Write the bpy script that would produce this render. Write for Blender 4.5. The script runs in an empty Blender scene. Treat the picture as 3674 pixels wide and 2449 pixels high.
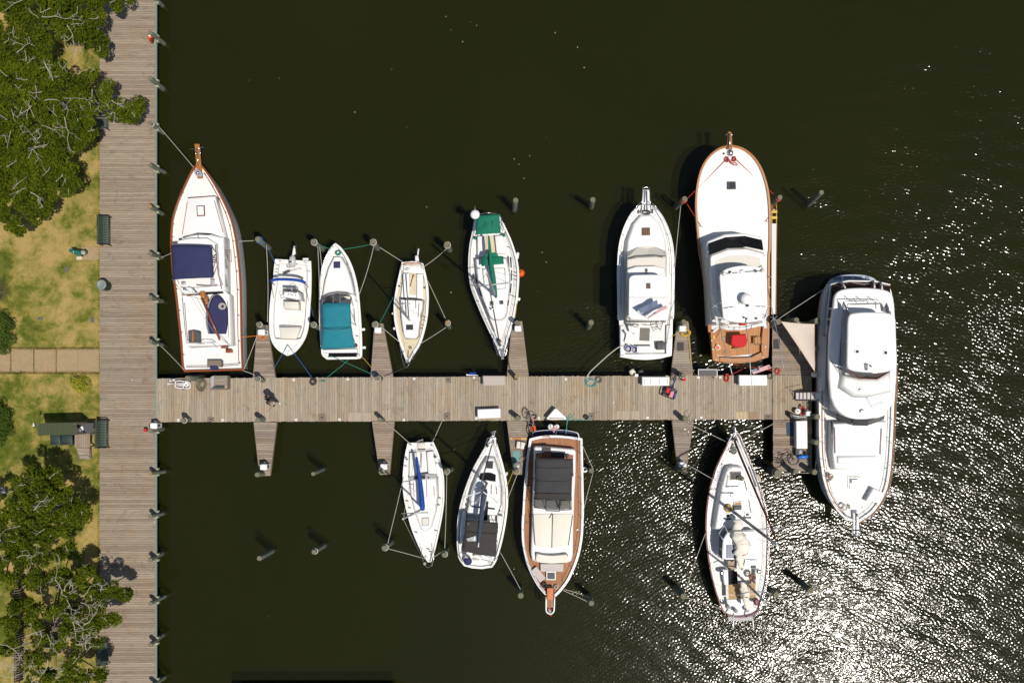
import bpy, bmesh, math, random
import numpy as np
from mathutils import Vector, Matrix
random.seed(7); np.random.seed(7)
C = bpy.context.scene.collection
SC = bpy.context.scene
# ------------------------------------------------------------------ camera, sky, sun, exposure
CZ, F, NX, NY = 59.1, 3480.0, 1880.0, 1430.0      # lens height, focal length and nadir point (photo pixels)
cam = bpy.data.cameras.new('camera'); co = bpy.data.objects.new('camera', cam); C.objects.link(co)
co.location = (0, 0, CZ); cam.sensor_width = 36.0; cam.lens = 36.0 * F / 3674.0
cam.shift_x = (1837 - NX) / 3674.0; cam.shift_y = (NY - 1224.5) / 3674.0
cam.clip_end = 2000.0; SC.camera = co
SUN_EL = math.radians(67.5); SUN_AZ = math.atan2(0.755, -0.656)   # azimuth measured from +Y towards +X
w = bpy.data.worlds.new('World'); SC.world = w; w.use_nodes = True
nt = w.node_tree; nt.nodes.clear()
sky = nt.nodes.new('ShaderNodeTexSky'); sky.sky_type = 'NISHITA'; sky.sun_disc = False
sky.sun_elevation = SUN_EL; sky.sun_rotation = SUN_AZ
bg = nt.nodes.new('ShaderNodeBackground'); bg.inputs[1].default_value = 0.075
wo = nt.nodes.new('ShaderNodeOutputWorld'); nt.links.new(sky.outputs[0], bg.inputs[0]); nt.links.new(bg.outputs[0], wo.inputs[0])
sl = bpy.data.lights.new('sun', 'SUN'); sl.energy = 4.2; sl.angle = math.radians(0.53); sl.color = (1.0, 0.935, 0.85)
so = bpy.data.objects.new('sun', sl); C.objects.link(so)
sdir = Vector((math.sin(SUN_AZ) * math.cos(SUN_EL), math.cos(SUN_AZ) * math.cos(SUN_EL), math.sin(SUN_EL)))
so.rotation_euler = sdir.to_track_quat('Z', 'Y').to_euler(); so.location = (20, -20, 60)
SC.view_settings.view_transform = 'Standard'; SC.view_settings.look = 'None'
SC.view_settings.exposure = 0.0; SC.view_settings.gamma = 1.0; SC.view_settings.use_curve_mapping = False
SC.cycles.use_denoising = True; SC.cycles.sample_clamp_indirect = .6; SC.cycles.blur_glossy = 3.0; SC.cycles.max_bounces = 6; SC.cycles.transparent_max_bounces = 8; SC.cycles.caustics_reflective = False; SC.cycles.caustics_refractive = False

# ------------------------------------------------------------------ helpers
ZS = [1.0]                                        # height scale of upper works, set per boat
def zm(z): return z if z < 2 else 2 + (z - 2) * ZS[0]
def W(x, y, z):                                   # photo pixel + height -> point in the world
    z = zm(z); k = (CZ - z) / F
    return Vector(((x - NX) * k, (NY - y) * k, z))
def fr(ox, oy, s): return lambda *p: [(ox + a / s, oy + b / s) for a, b in p]
A = fr(540, 490, 3.335); B = fr(540, 930, 3.336); CC = fr(900, 840, 2.8); D = fr(1300, 840, 2.8); E = fr(1640, 700, 2.24)
G = fr(2080, 640, 2.064); H = fr(2420, 450, 3.483); I = fr(2420, 880, 2.905); J = fr(2740, 950, 2.958); K = fr(2740, 1440, 3.015)
L = fr(1360, 1500, 2.8); MM = fr(1600, 1480, 2.613); N = fr(1820, 1480, 4.126); O = fr(1820, 1840, 4.02); Q = fr(2480, 1500, 3.92)
R = fr(2480, 1860, 3.92); S1 = fr(540, 1310, 3.646); S2 = fr(1040, 1310, 3.646); S3 = fr(1560, 1310, 4.525); S4 = fr(2060, 1290, 4.525)
S5 = fr(2380, 1290, 3.647); T1 = fr(0, 0, 2.529); T2 = fr(0, 600, 2.529); T3 = fr(0, 1200, 2.529); T4 = fr(0, 1800, 2.416)
PX = lambda *p: list(p)
DZ = 1.1                                          # deck height above the water
BASE = {}
def tag(o, label=None, cat=None, group=None, kind=None):
    if label: o['label'] = label
    if cat: o['category'] = cat
    if group: o['group'] = group
    if kind: o['kind'] = kind
    return o
def thing(name, label, cat, p, z, group=None):
    o = bpy.data.objects.new(name, None); C.objects.link(o); o.empty_display_size = 0.2
    o.location = W(p[0], p[1], z); BASE[o] = Vector(o.location)
    return tag(o, label, cat, group)
def link(name, me, parent=None, loc=None):
    o = bpy.data.objects.new(name, me); C.objects.link(o)
    if parent is not None: o.parent = parent; BASE[o] = BASE[parent]
    elif loc is not None: o.location = loc; BASE[o] = Vector(loc)
    return o
class MB:
    def __init__(s): s.v = []; s.f = []; s.mi = []; s.cur = 0
    def add(s, vs, fs):
        n = len(s.v); s.v += [tuple(v) for v in vs]
        for f in fs: s.f.append(tuple(i + n for i in f)); s.mi.append(s.cur)
        return s
    def loft(s, loops, cap0=True, cap1=True, closed=True):
        n = len(loops[0]); vs = [p for l in loops for p in l]; fs = []
        for a in range(len(loops) - 1):
            for i in range(n if closed else n - 1):
                j = (i + 1) % n; fs.append((a * n + i, a * n + j, (a + 1) * n + j, (a + 1) * n + i))
        if cap0: fs.append(tuple(range(n - 1, -1, -1)))
        if cap1: fs.append(tuple((len(loops) - 1) * n + i for i in range(n)))
        return s.add(vs, fs)
    def tube(s, pts, r, n=6, r1=None, cap=True):
        pts = [Vector(p) for p in pts]; loops = []; up = Vector((0, 0, 1)); m = len(pts)
        for i, p in enumerate(pts):
            d = (pts[min(i + 1, m - 1)] - pts[max(i - 1, 0)])
            if d.length < 1e-6: d = Vector((0, 0, 1))
            d.normalize(); u = d.cross(up)
            if u.length < 0.05: u = d.cross(Vector((1, 0, 0)))
            u.normalize(); v = u.cross(d)
            rr = r if r1 is None else r + (r1 - r) * i / (m - 1)
            loops.append([p + (u * math.cos(2 * math.pi * k / n) + v * math.sin(2 * math.pi * k / n)) * rr for k in range(n)])
        return s.loft(loops, cap, cap)
    def lathe(s, c, prof, n=16):
        c = Vector(c)
        return s.loft([[c + Vector((r * math.cos(2 * math.pi * k / n), r * math.sin(2 * math.pi * k / n), z)) for k in range(n)] for r, z in prof])
    def box(s, c, d, rz=0.0):
        c = Vector(c); m = Matrix.Rotation(rz, 3, 'Z'); x, y, z = d[0] / 2, d[1] / 2, d[2] / 2
        vs = [c + m @ Vector((a * x, b * y, e * z)) for e in (-1, 1) for a, b in ((-1, -1), (1, -1), (1, 1), (-1, 1))]
        return s.add(vs, [(3, 2, 1, 0), (4, 5, 6, 7), (0, 1, 5, 4), (1, 2, 6, 5), (2, 3, 7, 6), (3, 0, 4, 7)])
    def slab(s, top, th):                          # polygon of 3D points, thickened downwards
        top = [Vector(p) for p in top]
        return s.loft([[p - Vector((0, 0, th)) for p in top], top])
    def out(s, name, mat, parent=None, smooth=False, label=None, cat=None, group=None, kind=None):
        vs = [Vector(v) for v in s.v]
        if parent is not None: base = BASE[parent]
        else:
            xs = [v.x for v in vs]; ys = [v.y for v in vs]; zs = [v.z for v in vs]
            base = Vector(((min(xs) + max(xs)) / 2, (min(ys) + max(ys)) / 2, min(zs)))
        me = bpy.data.meshes.new(name); me.from_pydata([v - base for v in vs], [], s.f)
        ms = mat if isinstance(mat, (list, tuple)) else [mat]
        for m in ms: me.materials.append(m)
        if len(ms) > 1: me.polygons.foreach_set('material_index', s.mi)
        bm = bmesh.new(); bm.from_mesh(me); bmesh.ops.recalc_face_normals(bm, faces=bm.faces); bm.to_mesh(me); bm.free()
        if smooth: me.polygons.foreach_set('use_smooth', [len(p.vertices) <= 4 for p in me.polygons])
        if smooth == 'all': me.polygons.foreach_set('use_smooth', [True] * len(me.polygons))
        o = link(name, me, parent, base)
        return tag(o, label, cat, group, kind)
def cr(pts, n=4):                                  # Catmull-Rom through 2D or 3D points
    if len(pts) < 3: return list(pts)
    P = [np.array(p, float) for p in pts]; P = [2 * P[0] - P[1]] + P + [2 * P[-1] - P[-2]]; o = []
    for i in range(1, len(P) - 2):
        for k in range(n):
            t = k / n
            o.append(tuple(.5 * (2 * P[i] + (P[i + 1] - P[i - 1]) * t + (2 * P[i - 1] - 5 * P[i] + 4 * P[i + 1] - P[i + 2]) * t * t + (3 * P[i] - P[i - 1] - 3 * P[i + 1] + P[i + 2]) * t ** 3)))
    o.append(tuple(P[-2])); return o
def off(pts, d):                                   # offset a polygon of Vectors in plan (d > 0 outwards)
    n = len(pts); ar = sum(pts[i].x * pts[(i + 1) % n].y - pts[(i + 1) % n].x * pts[i].y for i in range(n)); sg = 1 if ar > 0 else -1; o = []
    for i in range(n):
        a, b, c = pts[i - 1], pts[i], pts[(i + 1) % n]
        e1 = Vector((b.x - a.x, b.y - a.y)); e2 = Vector((c.x - b.x, c.y - b.y))
        if e1.length > 1e-7: e1.normalize()
        if e2.length > 1e-7: e2.normalize()
        n1 = Vector((e1.y, -e1.x)) * sg; n2 = Vector((e2.y, -e2.x)) * sg; m = n1 + n2
        if m.length < 1e-4: m = n1.copy()
        m.normalize(); k = 1 / max(.5, m.dot(n1))
        o.append(Vector((b.x + m.x * d * k, b.y + m.y * d * k, b.z)))
    return o
def wz(pts, z): return [W(p[0], p[1], z) for p in pts]
def w3(*pts): return [W(*p) for p in pts]
def lift(pts, z): return [Vector((p.x, p.y, z)) for p in pts]
def rect(f, x0, y0, x1, y1): return f((x0, y0), (x1, y0), (x1, y1), (x0, y1))
def block(root, name, pts, z1, z0, mat, out=0.04, b=0.05, smooth=True, **k):
    t = wz(pts, z1); z1, z0 = zm(z1), zm(z0)
    return MB().loft([lift(off(t, out), z0), lift(t, z1 - b), lift(off(t, -b * .3), z1 - b * .3), lift(off(t, -b), z1)]).out(name, mat, root, smooth, **k)
def flat(root, name, pts, z, mat, th=0.02, **k):
    return MB().slab(wz(pts, z), th).out(name, mat, root, **k)
def pane(root, name, pts, mat, th=0.03, **k):      # points carry their own heights
    return MB().slab([W(*p) for p in pts], th).out(name, mat, root, **k)
RIG = ('shrouds', 'spreader', 'mizzen_spreader', 'outrigger', 'outrigger_spreader')      # aloft: as high as the masts
def tubes(root, name, lines, r, mat, n=6, **k):
    m = MB(); up = 1.42 if name in RIG else 1.0
    for l in lines: m.tube([W(p[0], p[1], 1.1 + (p[2] - 1.1) * up if p[2] > 3.3 else p[2]) for p in l], r, n)
    return m.out(name, mat, root, True, **k)
def quadgrid(c, n, m, fz):                          # four corners (Vectors) -> grid of points
    g = []
    for j in range(m + 1):
        for i in range(n + 1):
            u, v = i / n, j / m
            p = (c[0] * (1 - u) + c[1] * u) * (1 - v) + (c[3] * (1 - u) + c[2] * u) * v
            g.append(p + Vector((0, 0, fz(u, v))))
    return g
def sheet(root, name, corners, mat, crown=.12, n=12, m=12, th=.02, drop=.0, sag=.03, seed=0, crown_v=0.0, **k):
    c = [Vector(p) for p in corners]; rs = random.Random(seed); ph = [rs.uniform(0, 6) for _ in range(6)]
    def fz(u, v):
        e = min(u, 1 - u, v, 1 - v); d = -drop * max(0, 1 - e * 14) ** 2
        return crown * (1 - (2 * u - 1) ** 2) + crown_v * (1 - (2 * v - 1) ** 2) + max(sag, .022) * (math.sin(7 * u + ph[0] + 3 * v) * math.sin(9 * v + ph[1]) + .6 * math.sin(17 * u * v + ph[2])) + d
    g = quadgrid(c, n, m, fz); g2 = [p - Vector((0, 0, th)) for p in g]; s = n + 1; K_ = len(g); fs = []
    for j in range(m):
        for i in range(n):
            a = j * s + i; fs += [(a, a + 1, a + s + 1, a + s), (K_ + a + s, K_ + a + s + 1, K_ + a + 1, K_ + a)]
    bd = [i for i in range(s)] + [j * s + n for j in range(1, m + 1)] + [m * s + i for i in range(n - 1, -1, -1)] + [j * s for j in range(m - 1, 0, -1)]
    for i in range(len(bd)):
        a, b2 = bd[i], bd[(i + 1) % len(bd)]; fs.append((b2, a, K_ + a, K_ + b2))
    return MB().add(g + g2, fs).out(name, mat, root, 'all', **k)
def rope(name, pts, mat, r=.018, sag=.15, label='', cat='rope', group=None, parent=None, n=6):
    P = [W(*p) for p in pts]
    if len(P) == 2:
        P = [P[0].lerp(P[1], t / 10) - Vector((0, 0, sag * 4 * (t / 10) * (1 - t / 10))) for t in range(11)]
    else: P = [Vector(p) for p in cr([tuple(p) for p in P], 5)]
    return MB().tube(P, r, n).out(name, mat, parent, True, label=label or None, cat=cat if parent is None else None, group=group)
def coil(name, p, z, rad, mat, turns=5, r=.018, seed=1, label='', cat='rope', parent=None, jit=.25, stretch=1.0):
    rs = random.Random(seed); c = W(p[0], p[1], z); P = []
    for t in range(turns):
        ox, oy, k = rs.uniform(-jit, jit) * rad, rs.uniform(-jit, jit) * rad, rs.uniform(.65, 1.1)
        for q in range(10):
            a = 2 * math.pi * q / 10
            P.append((c.x + ox + math.cos(a) * rad * k, c.y + (oy + math.sin(a) * rad * k) * stretch, z + r + t * r * 1.1))
    return MB().tube(cr(P, 3), r, 5).out(name, mat, parent, True, label=label or None, cat=cat if parent is None else None)

# ------------------------------------------------------------------ materials
MT = {}
def nodes_of(name):
    m = bpy.data.materials.new(name); m.use_nodes = True; t = m.node_tree; b = t.nodes['Principled BSDF']; return m, t, b
def nd(t, typ, **k):
    n = t.nodes.new(typ)
    for a, v in k.items(): setattr(n, a, v)
    return n
def ramp(t, fac, stops):
    r = nd(t, 'ShaderNodeValToRGB'); e = r.color_ramp.elements
    while len(e) < len(stops): e.new(.5)
    for i, (p, c) in enumerate(stops): e[i].position = p; e[i].color = (*c, 1) if len(c) == 3 else c
    t.links.new(fac, r.inputs[0]); return r.outputs[0]
def noise(t, vec, scale, detail=4, rough=.6, dist=0):
    n = nd(t, 'ShaderNodeTexNoise'); n.inputs['Scale'].default_value = scale; n.inputs['Detail'].default_value = detail
    n.inputs['Roughness'].default_value = rough; n.inputs['Distortion'].default_value = dist
    if vec is not None: t.links.new(vec, n.inputs['Vector'])
    return n.outputs[0]
def mapped(t, vec, sc=(1, 1, 1), rot=(0, 0, 0), loc=(0, 0, 0)):
    m = nd(t, 'ShaderNodeMapping'); m.inputs['Scale'].default_value = sc; m.inputs['Rotation'].default_value = rot; m.inputs['Location'].default_value = loc
    t.links.new(vec, m.inputs['Vector']); return m.outputs[0]
def math_(t, op, a, b=None, clamp=False):
    n = nd(t, 'ShaderNodeMath', operation=op, use_clamp=clamp)
    for i, x in enumerate((a, b)):
        if x is None: continue
        if isinstance(x, (int, float)): n.inputs[i].default_value = x
        else: t.links.new(x, n.inputs[i])
    return n.outputs[0]
def mix(t, fac, a, b, mode='MIX'):
    n = nd(t, 'ShaderNodeMix', data_type='RGBA', blend_type=mode)
    for sock, x in ((n.inputs[0], fac), (n.inputs[6], a), (n.inputs[7], b)):
        if isinstance(x, (int, float)): sock.default_value = x
        elif isinstance(x, (tuple, list)): sock.default_value = (*x[:3], 1)
        else: t.links.new(x, sock)
    return n.outputs[2]
def bump(t, b, h, strength=.3, dist=.02):
    n = nd(t, 'ShaderNodeBump'); n.inputs['Strength'].default_value = strength; n.inputs['Distance'].default_value = dist
    t.links.new(h, n.inputs['Height']); t.links.new(n.outputs[0], b.inputs['Normal'])
def mat(name, col, rough=.5, metal=0., var=.12, vs=4., bmp=0., bs=30., spec=.5, tint=None):
    m, t, b = nodes_of(name); b.inputs['Roughness'].default_value = rough; b.inputs['Metallic'].default_value = metal; b.inputs['Specular IOR Level'].default_value = spec
    pos = nd(t, 'ShaderNodeNewGeometry').outputs['Position']
    d = tint or tuple(c * .62 for c in col)
    f = math_(t, 'MULTIPLY', noise(t, pos, vs, 6, .65), var * 2, True)
    c = mix(t, f, col, d); t.links.new(c, b.inputs['Base Color'])
    if bmp: bump(t, b, noise(t, pos, bs, 4), bmp, .01)
    MT[name] = m; return m
white = mat('white_gelcoat', (.80, .80, .78), .28, var=.14, vs=2.2, tint=(.58, .56, .52))
white2 = mat('white_nonskid', (.775, .77, .745), .6, var=.24, vs=2.6, bmp=.12, tint=(.56, .54, .50))
cream = mat('cream_canvas', (.74, .70, .60), .8, var=.15, vs=3, bmp=.2, bs=60, tint=(.55, .51, .42))
creamd = mat('cream_deck', (.62, .54, .38), .7, var=.2, vs=4, bmp=.15)
vinyl = mat('vinyl_cushion', (.66, .63, .55), .6, var=.15, bmp=.1)
grey = mat('grey_plastic', (.33, .33, .34), .5, var=.2)
dgrey = mat('dark_grey', (.07, .07, .075), .6, var=.3)
black = mat('black_rubber', (.015, .015, .016), .55, var=.3)
navy = mat('navy_canvas', (.016, .018, .075), .85, var=.35, vs=3, bmp=.3, bs=80, tint=(.03, .033, .10))
blackc = mat('charcoal_canvas', (.030, .031, .034), .9, var=.5, vs=3, bmp=.3, bs=80, tint=(.05, .048, .048))
browncv = mat('brown_black_canvas', (.030, .027, .024), .9, var=.5, vs=2.5, bmp=.3, bs=80, tint=(.05, .043, .038))
teal = mat('teal_canvas', (.006, .155, .205), .85, var=.3, vs=3, bmp=.3, bs=80, tint=(.01, .22, .27))
green = mat('green_canvas', (.0, .175, .095), .85, var=.4, vs=3, bmp=.3, bs=80, tint=(.0, .10, .06))
blue = mat('blue_canvas', (.004, .055, .33), .85, var=.3, bmp=.3, bs=80)
slate = mat('slate_canvas', (.025, .04, .07), .85, var=.4, bmp=.3, bs=80, tint=(.04, .055, .09))
red = mat('red_fabric', (.55, .012, .014), .8, var=.2, bmp=.2)
orange = mat('orange_plastic', (.75, .10, .012), .45, var=.15)
yellow = mat('yellow_paint', (.62, .40, .05), .5, var=.2)
maroon = mat('maroon_paint', (.14, .012, .014), .5, var=.25)
varn = mat('varnished_teak', (.30, .075, .018), .3, var=.45, vs=9, tint=(.14, .03, .008))
varn2 = mat('honey_teak', (.42, .17, .035), .35, var=.4, vs=9, tint=(.25, .09, .02))
ply = mat('plywood', (.42, .24, .075), .6, var=.4, vs=4)
glass = mat('dark_glass', (.010, .010, .012), .08, var=.1, spec=.22)
smoke = mat('smoked_hatch', (.05, .05, .055), .15, var=.3)
bronzeg = mat('bronze_hatch', (.17, .09, .045), .25, var=.3)
steel = mat('stainless', (.62, .62, .62), .22, 1., var=.1)
alu = mat('aluminium', (.50, .50, .49), .45, .6, var=.2)
ropew = mat('white_rope', (.52, .48, .41), .9, var=.3, vs=20, bmp=.4, bs=120)
ropeg = mat('green_rope', (.02, .25, .16), .9, var=.3, vs=20)
ropeb = mat('blue_rope', (.02, .13, .36), .9, var=.3, vs=20)
roper = mat('red_rope', (.55, .05, .03), .9, var=.3, vs=20)
ropey = mat('yellow_rope', (.55, .36, .05), .9, var=.3, vs=20)
roped = mat('dark_rope', (.05, .048, .045), .9, var=.3, vs=20)
ropeo = mat('orange_cord', (.70, .20, .02), .8, var=.3, vs=20)
ropet = mat('turquoise_hose', (.10, .36, .36), .5, var=.3, vs=20)
ropekh = mat('khaki_hose', (.16, .16, .10), .6, var=.3, vs=20)
bgreen = mat('bench_green', (.045, .065, .045), .45, var=.3)
binm = mat('bin_green', (.025, .045, .038), .5, var=.3)
roofm = mat('olive_roof', (.075, .09, .04), .6, var=.3, vs=6)
conc = mat('concrete', (.40, .285, .165), .9, var=.6, vs=5, bmp=.4, tint=(.26, .19, .095))
stone = mat('grey_plate', (.13, .115, .11), .8, var=.3)
skin_m = mat('skin', (.40, .22, .15), .6, var=.1)
hairm = mat('brown_hair', (.06, .028, .016), .7, var=.4, vs=30)
clothd = mat('dark_green_cloth', (.018, .028, .024), .9, var=.3, vs=10)
jean = mat('dark_trousers', (.02, .02, .026), .9, var=.3, vs=10)
solar = None
def plank_mat(name, axis, tones, deck=True):
    m, t, b = nodes_of(name); b.inputs['Roughness'].default_value = .85; b.inputs['Specular IOR Level'].default_value = .2
    pos = nd(t, 'ShaderNodeNewGeometry').outputs['Position']; oi = nd(t, 'ShaderNodeObjectInfo').outputs['Random']
    sc = (1.3, 26, 1) if axis == 'x' else (26, 1.3, 1)
    cx = nd(t, 'ShaderNodeCombineXYZ'); t.links.new(math_(t, 'MULTIPLY', oi, 37.), cx.inputs[0]); t.links.new(math_(t, 'MULTIPLY', oi, 91.), cx.inputs[1])
    va = nd(t, 'ShaderNodeVectorMath', operation='ADD'); t.links.new(pos, va.inputs[0]); t.links.new(cx.outputs[0], va.inputs[1])
    gr = noise(t, mapped(t, va.outputs[0], sc), 1, 8, .7, .4)
    base = ramp(t, oi, [(0, tones[0]), (.3, tones[1]), (.62, tones[2]), (1, tones[3])])
    fine = ramp(t, gr, [(.28, (.50, .50, .50)), (.47, (.92, .92, .92)), (.75, (1.22, 1.22, 1.22))])
    c = mix(t, 1., base, fine, 'MULTIPLY')
    big = noise(t, pos, .55, 5, .62, .6)
    c = mix(t, ramp(t, big, [(.50, (0, 0, 0)), (.72, (.55, .55, .55))]), c, mix(t, 1., c, (1.06, .84, .62), 'MULTIPLY'))
    st = noise(t, mapped(t, pos, loc=(13, 7, 0)), 1.5, 7, .7, .9)
    c = mix(t, ramp(t, st, [(.56, (0, 0, 0)), (.70, (.75, .75, .75))]), c, mix(t, 1., c, (.55, .53, .54), 'MULTIPLY'))
    kn = nd(t, 'ShaderNodeTexVoronoi'); kn.inputs['Scale'].default_value = 2.3; t.links.new(va.outputs[0], kn.inputs['Vector'])
    c = mix(t, ramp(t, kn.outputs['Distance'], [(.03, (.75, .75, .75)), (.10, (0, 0, 0))]), c, (.09, .06, .045))
    vd = nd(t, 'ShaderNodeTexVoronoi'); vd.inputs['Scale'].default_value = .75; t.links.new(pos, vd.inputs['Vector'])      # bird droppings
    c = mix(t, ramp(t, math_(t, 'ADD', vd.outputs['Distance'], math_(t, 'MULTIPLY', noise(t, pos, 14, 2), .06)), [(.055, (.8, .8, .8)), (.075, (0, 0, 0))]), c, (.62, .60, .56))
    t.links.new(c, b.inputs['Base Color']); bump(t, b, gr, .5, .008); MT[name] = m; return m
wood_pier = plank_mat('pier_plank_wood', 'y', [(.295, .238, .172), (.345, .288, .212), (.395, .335, .252), (.31, .265, .202)])
wood_bw = plank_mat('boardwalk_plank_wood', 'x', [(.235, .184, .135), (.287, .231, .170), (.335, .275, .205), (.255, .208, .157)])
wood_fin = plank_mat('finger_plank_wood', 'x', [(.22, .175, .135), (.28, .225, .17), (.34, .285, .225), (.235, .195, .16)])
timber = mat('weathered_timber', (.22, .18, .135), .9, var=.5, vs=6, bmp=.4)
greent = mat('treated_green_timber', (.18, .27, .21), .85, var=.45, vs=3, bmp=.3, tint=(.15, .20, .15))
pilem = mat('pile_timber', (.235, .25, .18), .9, var=.6, vs=7, bmp=.6, bs=18, tint=(.08, .10, .07))
pilet = mat('pile_end_grain', (.24, .22, .13), .9, var=.6, vs=14, bmp=.5, tint=(.10, .09, .06))
pilet2 = mat('pile_end_grain_golden', (.40, .27, .09), .9, var=.6, vs=14, bmp=.5, tint=(.2, .13, .05))
under = mat('dark_substructure', (.035, .03, .025), .9, var=.3)
lichen = mat('pale_bracket', (.42, .42, .26), .9, var=.6, vs=20)
# ------------------------------------------------------------------ water: a wave surface built as geometry
def water_material():
    m, t, b = nodes_of('harbour_water'); out = t.nodes['Material Output']
    pos = nd(t, 'ShaderNodeNewGeometry').outputs['Position']
    b.inputs['Roughness'].default_value = .125; b.inputs['IOR'].default_value = 1.40
    t.links.new(mix(t, noise(t, pos, .10, 2, .5), (.0125, .0145, .0030), (.0195, .0205, .0050)), b.inputs['Base Color'])
    bump(t, b, noise(t, mapped(t, pos, (2.2, 5.5, 1), (0, 0, .2)), 1, 1, .5), 1., .010)
    # murky but not opaque: the first half metre can be looked into
    tr = nd(t, 'ShaderNodeBsdfTransparent'); tr.inputs[0].default_value = (.80, .74, .46, 1)
    ms = nd(t, 'ShaderNodeMixShader'); ms.inputs[0].default_value = .5
    t.links.new(b.outputs[0], ms.inputs[1]); t.links.new(tr.outputs[0], ms.inputs[2]); t.links.new(ms.outputs[0], out.inputs[0])
    return m
def waves():
    st = .0405; a0, a1 = W(1680, 2500, 0), W(3730, -40, 0); nx, ny = int((a1.x - a0.x) / st), int((a1.y - a0.y) / st); rs = np.random.RandomState(17)
    kx = np.fft.fftfreq(nx, st)[None, :]; ky = np.fft.fftfreq(ny, st)[:, None]; k = np.hypot(kx, ky) + 1e-9
    def field(lo, hi, ang, spread):                 # random waves, wavelengths lo..hi metres, travelling along `ang`
        th = np.arctan2(ky, kx) - ang; d = np.exp(-(np.minimum(np.abs(np.sin(th)), 1) / spread) ** 2); q = np.exp(-((np.log(k) - math.log(2 / (lo + hi))) / (.5 * math.log(hi / lo))) ** 2)
        h = np.fft.ifft2(np.fft.fft2(rs.normal(size=(ny, nx))) * d * q).real; gy, gx = np.gradient(h, st); return h / np.sqrt((gx ** 2 + gy ** 2).mean())
    X = a0.x + np.arange(nx) * st; Y = a0.y + np.arange(ny) * st; PXx = NX + X * F / CZ; PYy = NY - Y * F / CZ
    tx = [1300, 1900, 2100, 2400, 2800, 3000, 3300, 3674]; ty = [0, 700, 1300, 1600, 2000, 2449]   # how much wind reaches the water
    tab = np.array([[.2, .2, .25, .25, .35, .45, .6, .7], [.2, .2, .3, .35, .45, .62, .88, .98], [.2, .3, .5, .55, .55, .85, 1.08, 1.12], [.2, .35, .85, 1.05, 1.05, 1.05, 1.1, 1.1], [.2, .22, .55, .8, 1.1, 1.1, 1.1, 1.1], [.2, .2, .45, .8, 1.1, 1.1, 1.1, 1.1]])
    rows = np.array([np.interp(PXx, tx, r) for r in tab]); A_ = np.array([np.interp(PYy, ty, rows[:, i]) for i in range(nx)]).T
    gm = field(3., 9., 1.3, 2.); gm = gm / gm.std(); A_ = A_ * np.clip(1 + .17 * gm, .6, 1.6)
    s = 1 / (1 + np.exp(-(X - 19.) / 2.))[None, :]; sm = field(4., 10., .4, 3.); s = np.clip(s + .25 * sm / sm.std(), 0, 1)
    h = (1 - s) * field(.12, .36, math.radians(90 + 17), .62) + s * field(.12, .36, math.radians(90 - 22), .62)
    h = (h * .82 + field(.11, .22, math.radians(90), 1.2) * .42 + field(1.0, 2.2, math.radians(80), .6) * .22) * A_ * SLOPE
    GX, GY = np.meshgrid(X, Y); chop = field(.12, .26, math.radians(90), .9); mk = np.zeros_like(h); wob = field(.8, 2.5, 1., 3.); wob = wob / wob.std() * .22
    for path_ in (((2400, 1545, .75), (2300, 1610, 1.25), (2215, 1730, 1.35), (2160, 1850, 1.2), (2115, 1980, .95), (2075, 2110, .6)), ((2470, 2180, .7), (2590, 2235, 1.5), (2720, 2275, 1.1))):
        for (xa, ya, wa), (xb, yb, wb) in zip(path_, path_[1:]):
            p, q = W(xa, ya, 0), W(xb, yb, 0); d = q - p; u = np.clip(((GX - p.x) * d.x + (GY - p.y) * d.y) / d.length_squared, 0, 1); r = np.hypot(GX - p.x - u * d.x, GY - p.y - u * d.y) + wob
            mk = np.maximum(mk, np.clip(1.6 - 1.4 * r / (wa + (wb - wa) * u), 0, 1))
    h = h * (1 - .4 * mk) + chop * mk * .19
    ed = np.minimum.outer(np.minimum(np.arange(ny), ny - 1 - np.arange(ny)), np.minimum(np.arange(nx), nx - 1 - np.arange(nx))); h *= np.clip(ed / 20., 0, 1)
    V = np.stack([GX, GY, h], 2).reshape(-1, 3); i0 = (np.arange(ny - 1)[:, None] * nx + np.arange(nx - 1)[None, :]).ravel(); Fq = np.stack([i0, i0 + 1, i0 + nx + 1, i0 + nx], 1); nv = len(V); L_ = 260.
    x0, x1, y0, y1 = X[0], X[-1], Y[0], Y[-1]; extra = np.array([(-L_, -L_, 0), (L_, -L_, 0), (L_, L_, 0), (-L_, L_, 0)]); c = [0, nx - 1, nx * ny - 1, nx * (ny - 1)]
    # outer sheet: trapezoids from the wave field to the far edges
    Fo = np.array([(nv, nv + 1, c[1], c[0]), (nv + 1, nv + 2, c[2], c[1]), (nv + 2, nv + 3, c[3], c[2]), (nv + 3, nv, c[0], c[3])]); V = np.concatenate([V, extra]); Fq = np.concatenate([Fq, Fo]); n = len(Fq)
    me = bpy.data.meshes.new('water'); me.vertices.add(len(V)); me.vertices.foreach_set('co', V.astype(np.float32).ravel()); me.loops.add(4 * n); me.loops.foreach_set('vertex_index', Fq.astype(np.int32).ravel()); me.polygons.add(n)
    me.polygons.foreach_set('loop_start', np.arange(0, 4 * n, 4, dtype=np.int32)); me.polygons.foreach_set('loop_total', np.full(n, 4, dtype=np.int32)); me.polygons.foreach_set('use_smooth', np.ones(n, dtype=bool)); me.update(); me.materials.append(water_material())
    tag(link('water', me), kind='structure')
SLOPE = .142
waves()
murk = mat('murky_depth', (.034, .042, .022), .9, var=.2, vs=.2, spec=0)
tag(MB().add([(-260, -260, -1.0), (260, -260, -1.0), (260, 260, -1.0), (-260, 260, -1.0)], [(0, 1, 2, 3)]).out('water_depth', murk), kind='structure')

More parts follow.
